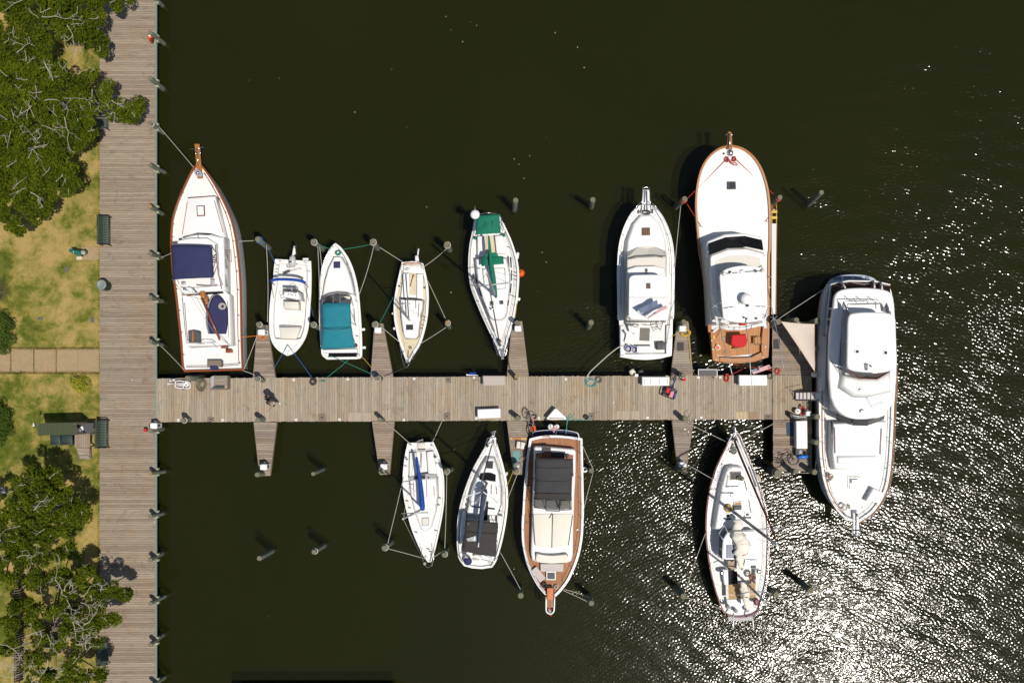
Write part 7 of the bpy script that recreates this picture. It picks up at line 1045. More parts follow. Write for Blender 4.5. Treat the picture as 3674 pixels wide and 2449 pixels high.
# ------------------------------------------------------------------ things on the pier
def pedestal(p, lb, z=DZ, s=1.0, shape='box'):
    t = thing('power_pedestal', lb, 'power pedestal', p, z, 'white dock power pedestals'); c = W(p[0], p[1], z + .95 * s); c.z = z
    MB().loft([[c + Vector((a * .17 * s, b * .14 * s, h)) for a, b in ((-1, -1), (1, -1), (1, 1), (-1, 1))] for h in (0, .72 * s)]).out('cabinet', white, t)
    MB().loft([[c + Vector((a * (.21 - k) * s, b * (.18 - k) * s, h)) for a, b in ((-.8, -1), (.8, -1), (1, -.8), (1, .8), (.8, 1), (-.8, 1), (-1, .8), (-1, -.8))] for k, h in ((0, .72 * s), (0, .86 * s), (.05, .95 * s))]).out('cap', white, t, True)
    MB().box(c + Vector((.19 * s, 0, .5 * s)), (.05, .12, .2)).out('outlet', black, t); MB().lathe(c + Vector((-.02, .24 * s, 0)), [(.05, 0), (.05, .6), (.02, .62)], 8).out('conduit', grey, t)
    return t
pedestal((936, 1191), 'white power pedestal with orange cord at the finger tip right of the trawler'); pedestal((1355, 1184), 'white power pedestal at the finger tip left of the tan decked sailboat'); pedestal((1858, 1178), 'white power pedestal at the finger tip by the green covered sailboat bow'); pedestal((2450, 1178), 'white power pedestal wound with yellow hose between the two fishing boats')
pedestal((944, 1675), 'white power pedestal at the tip of the empty lower finger'); pedestal((1376, 1674), 'white power pedestal at the finger tip left of the blue boomed sailboat'); pedestal((2451, 1667), 'white power pedestal at the finger tip left of the maroon railed ketch'); pedestal((549, 1527), 'white power pedestal on the boardwalk corner where the pier starts'); pedestal((2902, 1483), 'white power pedestal on the pier head beside the life ring', s=.8)
t = thing('dock_light', 'round silvery dock light on the finger tip with the teal mat', 'lamp', N((148, 785))[0], DZ); c = W(*N((148, 785))[0], DZ + .9); c.z = DZ; MB().lathe(c, [(.12, 0), (.12, .8), (.22, .82), (.24, .9), (.14, 1.0), (.04, 1.04)], 20).out('body', alu, t, True); MB().lathe(c + Vector((0, 0, 1.02)), [(.06, 0), (.05, .06), (.01, .08)], 10).out('bulb', mat('amber_bulb', (.7, .5, .2), .3), t, True)
t = thing('dock_light', 'polished steel dome light on the pier head edge under the shade sail tip', 'lamp', J((548, 1160))[0], DZ); c = W(*J((548, 1160))[0], DZ + 1.2); c.z = DZ; MB().lathe(c, [(.06, -1.), (.06, 1.0), (.2, 1.02), (.2, 1.1), (.12, 1.22), (.03, 1.26)], 20).out('dome', steel, t, True); MB().lathe(c + Vector((0, 0, 1.26)), [(.03, 0), (.01, .05)], 8).out('finial', steel, t)
def dock_box(lb, pts, m_, z1=DZ + .62, inset=.05, nm='dock_box'):
    t = thing(nm, lb, 'dock box', pts[0], DZ, 'dock boxes'); q = wz(pts, z1); MB().loft([lift(off(q, -.05), DZ), lift(off(q, -.03), z1 - .14)]).out('body', m_, t); MB().loft([lift(q, z1 - .13), lift(q, z1 - .04), lift(off(q, -.04), z1)]).out('lid', m_, t, False); MB().slab([p + Vector((0, 0, .006)) for p in off(lift(q, z1), -.11)], .02).out('lid_panel', m_, t); return t
dock_box('white dock box on the lower pier edge above the black canopied sloop', S3((690, 713), (1066, 698), (1070, 850), (694, 864)), white); dock_box('beige grey dock box on the upper pier edge left of the golden topped pile', S3((776, 168), (1142, 168), (1142, 325), (782, 330)), mat('beige_plastic', (.42, .37, .32), .6)); dock_box('white dock box on the pier behind the sportfishing yacht under the large flag', S5((990, 200), (1360, 200), (1360, 336), (993, 338)), white)
dock_box('white dock box on the right side of the pier head beside the yacht', K((352, 208), (472, 206), (476, 508), (356, 510)), white, DZ + .7)
d_ = dock_box('white slatted dock box beside the blue tricycle', S4((1102, 278), (1548, 278), (1548, 420), (1104, 422)), white)
for x in (1138, 1242, 1386, 1514): flat(d_, 'lid_slot', S4((x - 3, 310), (x + 3, 310), (x + 3, 396), (x - 3, 396)), DZ + .634, dgrey, .01)
d_ = dock_box('white five sided corner dock box behind the teak decked cruiser', S3((1818, 848), (1945, 702), (1975, 700), (2130, 842), (2132, 878), (1820, 878)), white)
t = thing('boarding_platform', 'grey topped boarding platform with white edge on the pier behind the sportfishing yacht', 'platform', S5((580, 170))[0], DZ - .3); flat(t, 'top_mat', rect(S5, 462, 134, 700, 212), DZ + .36, dgrey, .05)
for q in ((456, 124, 708, 132), (456, 134, 462, 216), (700, 134, 708, 216)): flat(t, 'edge', rect(S5, *q), DZ + .37, white, .07)
for p in ((468, 140), (694, 140), (694, 205), (468, 205)): q = W(*S5(p)[0], DZ + .3); MB().tube([q, Vector((q.x, q.y, DZ - .3))], .03, 6).out('leg', alu, t)
for x in (460, 648): flat(t, 'foot_bracket', rect(S5, x - 18, 222, x + 18, 244), DZ + .02, white2, .03)
t = thing('wooden_step_box', 'weathered wooden boarding step box with metal sides at the pier start', 'steps', S1((900, 230))[0], DZ)
for k in range(6): flat(t, 'plank', rect(S1, 832, 136 + 21 * k, 1000, 155 + 21 * k), DZ + .6, wood_fin, .04)
for k in range(3): flat(t, 'lower_tread', rect(S1, 812, 264 + 14 * k, 965, 276 + 14 * k), DZ + .3, binm, .04)
flat(t, 'metal_side', S1((790, 150), (830, 135), (830, 262), (795, 300)), DZ + .55, alu, .5); flat(t, 'wooden_side', S1((1002, 136), (1012, 136), (1010, 312), (1000, 300)), DZ + .55, timber, .5); flat(t, 'base_board', S1((785, 304), (1010, 304), (1010, 322), (785, 322)), DZ + .06, timber, .05)
t = thing('dock_cart', 'white tubular dock cart with black wheels lying near the pier start', 'cart', S1((400, 255))[0], DZ)
tubes(t, 'frame', [[(*S1(p)[0], DZ + .35) for p in cr([(330, 208), (420, 205), (505, 222), (518, 250), (515, 290), (490, 302), (400, 300), (330, 288), (322, 250), (330, 208)], 3)], [(*S1((325, 240))[0], DZ + .35), (*S1((425, 242))[0], DZ + .35)], [(*S1((325, 262))[0], DZ + .35), (*S1((425, 266))[0], DZ + .35)], [(*S1((425, 210))[0], DZ + .35), (*S1((428, 300))[0], DZ + .35)]], .03, white, 8)
tubes(t, 'handle', [[(*S1((322, 245))[0], DZ + .4), (*S1((225, 242))[0], DZ + .8)], [(*S1((228, 220))[0], DZ + .8), (*S1((228, 262))[0], DZ + .8)], [(*S1((322, 195))[0], DZ + .4), (*S1((245, 208))[0], DZ + .7)], [(*S1((245, 178))[0], DZ + .7), (*S1((246, 212))[0], DZ + .7)]], .02, white)
for p in ((440, 205), (440, 310)): MB().tube(w3((*S1((p[0] - 1, p[1] - 8))[0], DZ + .13), (*S1((p[0] + 1, p[1] + 8))[0], DZ + .13)), .13, 14).out('wheel', black, t, True)
MB().lathe(W(*S1((470, 250))[0], DZ + .3), [(.14, 0), (.16, .05), (.08, .1), (.05, .04)], 16).out('reel', white, t, True); MB().lathe(W(*S1((468, 255))[0], DZ + .36), [(.04, 0), (.04, .06)], 8).out('hub', black, t)
coil('hose_coil', S1((680, 250))[0], DZ, .28, ropekh, 8, .022, 31, 'khaki hose coil on the pier beside the wooden step box', 'hose', stretch=1.25)
coil('cable_coil', S2((310, 212))[0], DZ, .17, roped, 8, .02, 32, 'black cable coil with white wraps on the pier below the centre console bow', 'cable'); rope('green_line_end', [(*S2(p)[0], DZ + .05) for p in ((380, 205), (430, 200), (460, 195), (440, 212), (420, 200))], ropeg, .025, label='short green line end on the pier edge near the black cable coil')
coil('cable_coil', S3((1615, 830))[0], DZ, .12, roped, 6, .018, 33, 'black cable coil on the lower pier edge right of the orange bicycle', 'cable'); coil('cable_coil', S4((195, 930))[0], DZ, .12, roped, 7, .022, 34, 'black cable bundle at the end of the turquoise hose', 'cable')
coil('hose_coil', S4((260, 370))[0], DZ, .32, ropet, 5, .018, 35, 'turquoise hose coil on the pier left of the slatted dock box', 'hose', stretch=.7); coil('hose_coil', S4((395, 325))[0], DZ, .16, ropekh, 6, .018, 36, 'dark khaki hose loops beside the turquoise coil', 'hose')
coil('rope_coil', S5((325, 718))[0], DZ, .20, ropew, 6, .010, 37, 'loose thin tan line on the pier beside its pile', jit=.35); coil('rope_coil', S5((828, 240))[0], DZ, .13, roper, 6, .022, 38, 'red rope heap on the pier left of the flagged white box', stretch=1.7); coil('rope_coil', S5((1490, 150))[0], DZ, .14, roper, 4, .020, 39, 'red rope loop on the pier head below the dark mat', stretch=1.3); coil('hose_coil', S5((1395, 218))[0], DZ, .15, ropekh, 5, .022, 40, 'olive hose coil right of the flagged white box', 'hose', jit=.08)
coil('hose_coil', (2458, 1194), DZ, .30, ropey, 6, .024, 41, 'yellow hose coil at the foot of the finger tip pedestal', 'hose', jit=.15, stretch=.7); rope('yellow_hose', [(*G(p)[0], z) for p, z in (((800, 1150), DZ + .05), ((812, 1250), DZ + .05), ((822, 1350), DZ + .05), ((842, 1430), DZ - .2), ((880, 1475), DZ - .3))], ropey, .022, label='yellow hose running down the finger pier edge from its coil', cat='hose')
coil('cord_coil', CC((122, 1028))[0], DZ, .20, ropeo, 5, .03, 42, 'orange power cord coil on the finger tip right of the trawler', 'cord', jit=.12, stretch=.7)
rope('turquoise_hose', [(*N(p)[0], z) for p, z in (((840, 60), DZ + .3), ((900, 80), DZ + .1), ((955, 70), DZ + .04), ((965, 35), DZ + .04), ((925, 30), DZ + .04), ((905, 75), DZ + .04), ((890, 120), DZ), ((880, 180), DZ - .1), ((877, 240), 1.2), ((866, 310), 1.0))], ropet, .026, label='turquoise hose looping from the pier to the teak decked cruiser stern', cat='hose')
rope('edge_hose', [(*p, DZ + .03) for p in N((800, 104), (1000, 105), (1200, 106), (1222, 88), (1232, 60))], ropet, .022, label='pale turquoise hose lying along the lower pier edge', cat='hose')
# small square dock lights
for i, p in enumerate(((625, 1363), (640, 1506), (799, 1506), (1054, 1362), (1063, 1505), (1218, 1504), (1248, 1360), (1449, 1506), (1486, 1358), (1701, 1354), (1709, 1500), (2030, 1359), (1933, 1499), (2323, 1498), (2516, 1497), (2584, 1353))):
    up = p[1] < 1430; rank = sorted(q for q in (625, 799, 640, 1054, 1063, 1218, 1248, 1449, 1486, 1701, 1709, 2030, 1933, 2323, 2516, 2584)); same = sorted(q[0] for q in ((625, 1363), (640, 1506), (799, 1506), (1054, 1362), (1063, 1505), (1218, 1504), (1248, 1360), (1449, 1506), (1486, 1358), (1701, 1354), (1709, 1500), (2030, 1359), (1933, 1499), (2323, 1498), (2516, 1497), (2584, 1353)) if (q[1] < 1430) == up)
    t = thing('deck_marker', 'tiny white square marker on the %s pier edge, %s from the boardwalk' % ('upper' if up else 'lower', ORD[same.index(p[0])]), 'marker', p, DZ, 'white square pier markers'); c = W(p[0], p[1], DZ + .02); MB().box(c, (.13, .13, .05)).out('plate', white, t); MB().lathe(c + Vector((0, 0, .025)), [(.03, 0), (.02, .015)], 8).out('stud', grey, t)
# cleat boards / repaired boards in the pier
for i, (f, q) in enumerate(((S1, (745, 678, 828, 738)), (S2, (382, 632, 462, 735)), (S3, (180, 185, 265, 285)), (S3, (145, 772, 248, 880)), (S4, (238, 862, 335, 972)), (S5, (1330, 716, 1425, 776)), (S5, (640, 222, 668, 246)))):
    o = flat(pier, 'cleat_board', rect(f, *q), DZ + .035, timber, .05); cx, cy = (q[0] + q[2]) / 2, (q[1] + q[3]) / 2
    MB().tube(w3((*f((cx - 16, cy))[0], DZ + .1), (*f((cx + 16, cy))[0], DZ + .1)), .025, 6).tube(w3((*f((cx, cy))[0], DZ + .03), (*f((cx, cy))[0], DZ + .1)), .03, 6).out('dock_cleat', dgrey, o)
newply = mat('new_board', (.42, .345, .26), .85, var=.3, vs=6)
for f, q in ((S2, (768, 618, 1058, 734)), (S4, (692, 828, 1062, 968))):
    k_ = 9
    for k in range(k_): x0 = q[0] + (q[2] - q[0]) * k / k_; flat(pier, 'repair_board', rect(f, x0 + 1, q[1], x0 + (q[2] - q[0]) / k_ - 1, q[3]), DZ + .012, wood_pier if k % 4 == 1 else newply, .02)
for k in range(3): flat(pier, 'repair_board', rect(S5, 946 + 52 * k, 680, 996 + 52 * k, 776), DZ + .012, mat('tan_board_new%d' % k, (.46, .37, .22), .8), .02)
for k in range(2): flat(pier, 'repair_board', rect(S5, 1126 + 58 * k, 684, 1180 + 58 * k, 776), DZ + .012, mat('brown_board_new%d' % k, (.30, .20, .12), .8), .02)
# mats
def mat_thing(lb, pts, m_, z=DZ + .02): t = thing('door_mat', lb, 'mat', pts[0], DZ, 'dock mats'); flat(t, 'pad', pts, z, m_, .012); q = wz(pts, z + .004); MB().loft([q, off(q, -.025), lift(off(q, -.025), z + .01), lift(q, z + .01), q], False, False).out('edge', m_, t)
rubber = mat('grey_rubber_mat', (.055, .05, .05), .85, var=.3, vs=12); mat_thing('dark grey mat on the finger between the two fishing boats', G((722, 1212), (770, 1212), (770, 1275), (722, 1275)), rubber); mat_thing('dark grey mat on the pier head left of the shade sail', J((105, 786), (173, 786), (173, 890), (105, 890)), rubber)
mat_thing('dark blue mat on the pier head beside the white dock box', K((245, 230), (316, 226), (316, 364), (250, 368)), mat('blue_mat', (.03, .065, .11), .85, var=.3)); mat_thing('pale teal mat on the finger beside the teak decked cruiser', N((86, 566), (190, 566), (192, 715), (84, 715)), mat('teal_mat', (.16, .33, .33), .85, var=.3))
for i, (x0, x1, m_) in enumerate(((44, 76, mat('yellow_board', (.55, .35, .12), .7)), (77, 200, mat('orange_board', (.42, .17, .05), .7)), (202, 285, MT['yellow_board']))): flat(None, 'painted_board', rect(N, x0, 368, x1, 400), DZ + .03, m_, .03, label='%s board laid across the finger by the teak decked cruiser' % ('short left yellow', 'middle orange brown', 'right yellow')[i], cat='board', group='painted boards')
for i, q in enumerate((((145, 422), (196, 428), (184, 532), (134, 522)), ((205, 430), (268, 444), (244, 540), (190, 532)))):
    t = thing('boarding_step', '%s beige boarding step on the finger by the teak decked cruiser' % ('left' if i == 0 else 'right'), 'steps', N(q[0])[0], DZ); block(t, 'tread', N(*q), DZ + .35, DZ + .28, vinyl, 0, .02); block(t, 'riser', N(*q), DZ + .27, DZ, mat('beige_riser%d' % i, (.36, .33, .29), .7), .03, .01)
# ------------------------------------------------------------------ cycles
def ring(m_, c, ax1, ax2, rad, r, n=20): m_.loft([[c + (ax1 * math.cos(a) + ax2 * math.sin(a)) * (rad + r * math.cos(b)) + ax1.cross(ax2) * r * math.sin(b) for b in [q * 1.047 for q in range(6)]] for a in [2 * math.pi * k / n for k in range(n + 1)]], False, False)
def bicycle(lb, p, head, roll, fm, extra=None, nm='bicycle', z=DZ):
    t = thing(nm, lb, 'bicycle', p, z); o = W(p[0], p[1], z); M_ = Matrix.Rotation(head, 3, 'Z') @ Matrix.Rotation(roll, 3, 'X'); T = lambda x, y, zz: o + M_ @ Vector((x, y, zz)); X, Z = M_ @ Vector((1, 0, 0)), M_ @ Vector((0, 0, 1))
    for x in (-.52, .52):
        m_ = MB(); ring(m_, T(x, 0, .33), X, Z, .31, .024); wh = m_.out('wheel', black, t, True); s = MB()
        for k in range(10): a = k * .628; s.tube([T(x, 0, .33), T(x + .3 * math.cos(a), 0, .33 + .3 * math.sin(a))], .004, 3)
        s.out('spokes', alu, wh)
    m_ = MB()
    for a, b in (((-.52, 0, .33), (-.08, 0, .30)), ((-.52, 0, .33), (-.2, 0, .75)), ((-.08, 0, .30), (-.2, 0, .80)), ((-.2, 0, .75), (.36, 0, .78)), ((-.08, 0, .30), (.38, 0, .68)), ((.52, 0, .33), (.34, 0, .88))): m_.tube([T(*a), T(*b)], .022, 6)
    m_.out('frame', fm, t, True); MB().tube([T(-.22, -.05, .86), T(-.22, 0, .87), T(-.02, 0, .86)], .05, 6, .02).out('saddle', black, t, True); MB().tube([T(.28, -.28, .98), T(.34, -.12, .95), T(.34, .12, .95), T(.28, .28, .98)], .018, 6).out('handlebar', dgrey, t, True)
    MB().tube([T(-.08, -.12, .15), T(-.08, 0, .30), T(-.08, .12, .45)], .02, 5).out('pedals', dgrey, t); return t, T
bicycle('dark bicycle lying at the bottom of the pier head against the piles', K((238, 700))[0], .18, -1.15, black)
bt_, T = bicycle('bicycle with orange red bag leaning on the finger beside the pile', S3((1452, 930))[0], 1.82, .75, mat('grey_frame', (.25, .24, .25), .4)); MB().loft([[T(x, y, zz) for x, y in ((-.62, -.02), (-.3, -.02), (-.3, -.17), (-.62, -.17))] for zz in (.3, .68)]).out('pannier_bag', orange, bt_); MB().loft([[T(x, y, zz) for x, y in ((-.15, -.05), (.3, -.05), (.3, .05), (-.15, .05))] for zz in (.78, .82)]).out('pink_cover', mat('pink_plastic', (.55, .2, .2), .5), bt_)
t, T = bicycle('blue adult tricycle with loaded rear basket on the pier', S4((1585, 400))[0], 1.22, .0, mat('blue_frame', (.02, .05, .38), .3), nm='tricycle')
for s in (-1, 1): m_ = MB(); ring(m_, T(-.55, .36 * s, .30), T(1, 0, 0) - T(0, 0, 0), Vector((0, 0, 1)), .28, .035); m_.out('rear_wheel', MT['blue_frame'] if s < 0 else black, t, True)
bk_ = MB()
for k in range(7): bk_.tube([T(-.85 + .1 * k, -.3, .62), T(-.85 + .1 * k, -.3, .36), T(-.85 + .1 * k, .3, .36), T(-.85 + .1 * k, .3, .62)], .008, 4)
bk_.tube([T(-.85, -.3, .62), T(-.25, -.3, .62), T(-.25, .3, .62), T(-.85, .3, .62), T(-.85, -.3, .62)], .014, 5); bk_.out('basket', dgrey, t)
MB().loft([[T(x, y, zz) for x, y in ((-.78, -.22), (-.45, -.2), (-.42, .0), (-.75, .02))] for zz in (.38, .6)]).out('pink_bag', mat('pink_bag', (.75, .22, .25), .7), t); MB().loft([[T(x, y, zz) for x, y in ((-.6, .05), (-.3, .05), (-.3, .25), (-.6, .25))] for zz in (.38, .58)]).out('red_bag', red, t); MB().loft([[T(x, y, zz) for x, y in ((-.35, -.25), (-.2, -.25), (-.2, .1), (-.35, .1))] for zz in (.4, .62)]).out('dark_bag', black, t)
for p, z0, lb in ((S4((1788, 320))[0], DZ, 'square red bucket beside the pile right of the tricycle'), ((519, 1543), DZ, 'red fire box on the boardwalk beside the corner pedestal')):
    t = thing('red_box', lb, 'box', p, z0, 'red boxes'); c = W(p[0], p[1], z0 + .45); c.z = z0; MB().loft([[c + Vector((a * .07, b * .07, h)) for a, b in ((-1, -1), (1, -1), (1, 1), (-1, 1))] for h in (0, .3)]).out('body', red, t); MB().box(c + Vector((0, 0, .37)), (.18, .17, .1)).out('lid', red, t)
# ------------------------------------------------------------------ pier head things
t = thing('shade_sail', 'cream triangular shade sail stretched over the pier head', 'shade sail', J((430, 800))[0], DZ + 1.0); a, b, c = W(*J((185, 600))[0], 2.9), W(*J((540, 628))[0], 2.9), W(*J((548, 1142))[0], 2.5); n = 14; V = []; ix = {}
for i in range(n + 1):
    for j in range(n + 1 - i):
        u, v = i / n, j / n; w_ = 1 - u - v; ix[i, j] = len(V); pull = 27 * u * v * w_; p_ = a * w_ + b * u + c * v; cen = (a + b + c) / 3
        edge = 4 * (u * v + v * w_ + w_ * u) - 27 * u * v * w_; V.append(p_ + (cen - p_) * .035 * edge + Vector((0, 0, -.18 * pull)))
fs = [(ix[i, j], ix[i + 1, j], ix[i, j + 1]) for i in range(n) for j in range(n - i)] + [(ix[i + 1, j], ix[i + 1, j + 1], ix[i, j + 1]) for i in range(n) for j in range(n - i - 1)]
ms_ = MB(); ms_.add(V, fs); ms_.add([p - Vector((0, 0, .01)) for p in V], [f[::-1] for f in fs]); o_ = ms_.out('cloth', mat('shade_cloth', (.62, .54, .46), .9, var=.2, vs=2), t, 'all')
hem = [V[ix[i, 0]] for i in range(n + 1)] + [V[ix[n - j, j]] for j in range(1, n + 1)] + [V[ix[0, j]] for j in range(n - 1, -1, -1)]; MB().tube(hem, .016, 5).out('hem', mat('hem_tan', (.5, .33, .2), .9), t)
tubes(t, 'guy_line', [[(*J((185, 600))[0], 2.9), (*J((160, 590))[0], 2.4)], [(*J((540, 628))[0], 2.9), (*J((572, 598))[0], 2.3)], [(*J((548, 1142))[0], 2.5), (*J((548, 1160))[0], 2.3)], [(*J((350, 612))[0], 2.85), (*J((352, 590))[0], 2.2)], [(*J((540, 890))[0], 2.7), (*J((566, 892))[0], 2.2)]], .012, ropew)
t = thing('gangway', 'white framed gangway from the pier head to the large yacht', 'gangway', J((460, 1395))[0], DZ); fl = lambda p, z: (*J(p)[0], z)
for k in range(6): pane(t, 'deck_panel', [fl((344 + 40 * k, 1352), DZ + .25 + .12 * k), fl((382 + 40 * k, 1352), DZ + .37 + .12 * k), fl((382 + 40 * k, 1432), DZ + .37 + .12 * k), fl((344 + 40 * k, 1432), DZ + .25 + .12 * k)], white, .03)
for k in range(1, 6): pane(t, 'cleat_strip', [fl((340 + 40 * k, 1352), DZ + .3 + .12 * k), fl((346 + 40 * k, 1352), DZ + .3 + .12 * k), fl((346 + 40 * k, 1432), DZ + .3 + .12 * k), fl((340 + 40 * k, 1432), DZ + .3 + .12 * k)], varn, .03)
for y in (1350, 1434): tubes(t, 'side_rail', [[fl((340, y), DZ + .3), fl((588, y), DZ + 1.05)]], .03, dgrey)
tubes(t, 'hand_rail', [[fl((342, 1350), DZ + .3), fl((340, 1352), DZ + 1.1), fl((588, 1352), DZ + 1.8)], [fl((320, 1385), DZ + .1), fl((338, 1350), DZ + .3)], [fl((342, 1440), DZ + .1), fl((338, 1352), DZ + .6)]], .016, dgrey); MB().tube(w3(fl((345, 1360), DZ + .06), fl((345, 1430), DZ + .06)), .06, 10).out('roller', black, t)
t = thing('life_ring', 'orange life ring leaning beside the pedestal on the pier head', 'life ring', K((422, 98))[0], DZ); c = W(*K((422, 98))[0], DZ + .3); x_, y_ = Vector((.55, .1, .5)).normalized(), Vector((0, 1, .15)).normalized(); m_ = MB(); m_.loft([[c + (x_ * .7 * math.cos(a) + y_ * 1.15 * math.sin(a)) * (.21 + .055 * math.cos(b)) + Vector((0, 0, .055 * math.sin(b))) for b in [q * .785 for q in range(8)]] for a in [k * .393 for k in range(17)]], False, False); m_.out('ring', mat('faded_orange', (.6, .09, .03), .5), t, True); MB().tube([c + (x_ * .7 * math.cos(a) + y_ * 1.15 * math.sin(a)) * .29 for a in [k * .393 for k in range(17)]], .012, 5).out('grab_line', ropew, t)
t = thing('hose_reel', 'round white hose reel beside the orange life ring', 'reel', K((366, 104))[0], DZ); c = W(*K((366, 104))[0], DZ + .3); c.z = DZ; MB().lathe(c, [(.1, 0), (.1, .25), (.17, .26), (.17, .36), (.08, .38)], 18).out('drum', white2, t, True); MB().lathe(c + Vector((0, 0, .36)), [(.06, 0), (.05, .06), (.02, .07)], 10).out('hub', grey, t)
t = thing('fishing_gear', 'bundle of rods and dark folded trolley beside the life ring on the pier head', 'fishing rods', K((380, 165))[0], DZ)
for k in range(4): MB().tube(w3((*K((312 + 3 * k, 150 + 10 * k))[0], DZ + .55), (*K((462, 172 + 7 * k))[0], DZ + .25)), .022, 6).out('rod', (white, dgrey, alu, dgrey)[k], t, True)
block(t, 'trolley', K((278, 118), (310, 118), (345, 140), (350, 165), (300, 182), (280, 160)), DZ + .5, DZ, black, 0, .05)
t = thing('generator', 'grey boxy generator between the white dock box and the blue fender', 'generator', K((390, 540))[0], DZ); block(t, 'body', K((346, 515), (430, 515), (430, 575), (348, 575)), DZ + .4, DZ + .05, dgrey, 0, .04); block(t, 'panel', K((388, 520), (415, 520), (415, 560), (388, 560)), DZ + .44, DZ + .38, grey, 0, .02); tubes(t, 'handle', [[(*K((352, 520))[0], DZ + .5), (*K((384, 525))[0], DZ + .52), (*K((384, 565))[0], DZ + .52), (*K((352, 570))[0], DZ + .5)]], .018, grey); MB().tube(w3((*K((435, 555))[0], DZ + .15), (*K((470, 560))[0], DZ + .15)), .08, 10).out('exhaust', black, t, True)
fender(K((425, 596))[0], DZ + .18, .62, .12, mat('bright_blue', (.01, .14, .55), .4), 'bright blue cylinder fender lying on the pier head', 0.05); fender(S4((945, 205))[0], .75, .40, .19, cream, 'cream fender hanging over the upper pier edge by the slatted box', -1.0); fender(S4((1075, 200))[0], .45, .34, .15, dgrey, 'dark fender hanging beside the cream one at the pier edge', .3)
flat(None, 'fender_bracket', rect(S4, 985, 232, 1040, 276), DZ + .1, white, .08, label='white bracket holding the cream fender at the pier edge', cat='bracket'); flat(None, 'sign_board', S3((512, 142), (560, 152), (700, 158), (702, 168), (512, 166)), DZ + .05, white, .03, label='white board with blue numerals hanging at the upper pier edge', cat='sign')
def pier_text(txt, p, s, m_, z, ang=0):
    cu = bpy.data.curves.new('numerals', 'FONT'); cu.body = txt; cu.size = s; cu.extrude = .004; cu.align_x = 'CENTER'; o = bpy.data.objects.new('tmp', cu); C.objects.link(o); me = bpy.data.meshes.new_from_object(o.evaluated_get(bpy.context.evaluated_depsgraph_get())); bpy.data.objects.remove(o); me.materials.clear(); me.materials.append(m_); o = link('blue_float', me, None, W(*p, z)); return o
fb_ = thing('blue_floats', 'blue plastic float block at the upper pier edge left of the beige box', 'float', S3((615, 132))[0], DZ - .2)
for k in range(4): MB().lathe(W(*S3((580 + 25 * k, 134))[0], DZ - .2), [(.06, 0), (.08, .05), (.08, .15), (.04, .2)], 10).out('float', blue, fb_, True)
# ladder plank beside the sportfishing yacht
t = thing('boarding_ladder', 'long white extension ladder with yellow end rungs beside the sportfishing yacht', 'ladder', (2776, 930), 1.2)
ZL = 1.55
for x in (1216, 1274): tubes(t, 'yellow_rail', [[(*H((x, 980))[0], ZL), (*H((x, 1240))[0], ZL)]], .03, yellow)
for y in (1062, 1136): flat(t, 'yellow_tread', rect(H, 1210, y, 1284, y + 32), ZL + .06, yellow, .05)
for k in range(4): x0, x1 = 1216 + 15 * k, 1228 + 15 * k; flat(t, 'white_board', H((x0, 1225), (x1, 1225)) + I((1022 + 9.5 * k, 715), (1014 + 9.5 * k, 715)), ZL + .05, white if k != 1 else white2, .05)
for x0, x1 in ((1209, 1008), (1277, 1056)): pane(t, 'ladder_rail', [(*H((x0, 1222))[0], ZL + .03), (*H((x0 + 6, 1222))[0], ZL + .03), (*I((x1 + 5, 720))[0], ZL + .03), (*I((x1, 720))[0], ZL + .03)], varn2, .09)
tubes(t, 'support_arm', [[(*H((1200, 1050))[0], ZL), (*H((1285, 1050))[0], ZL)], [(*I((985, 330))[0], 2.0), (*I((1015, 325))[0], ZL)]], .03, steel)

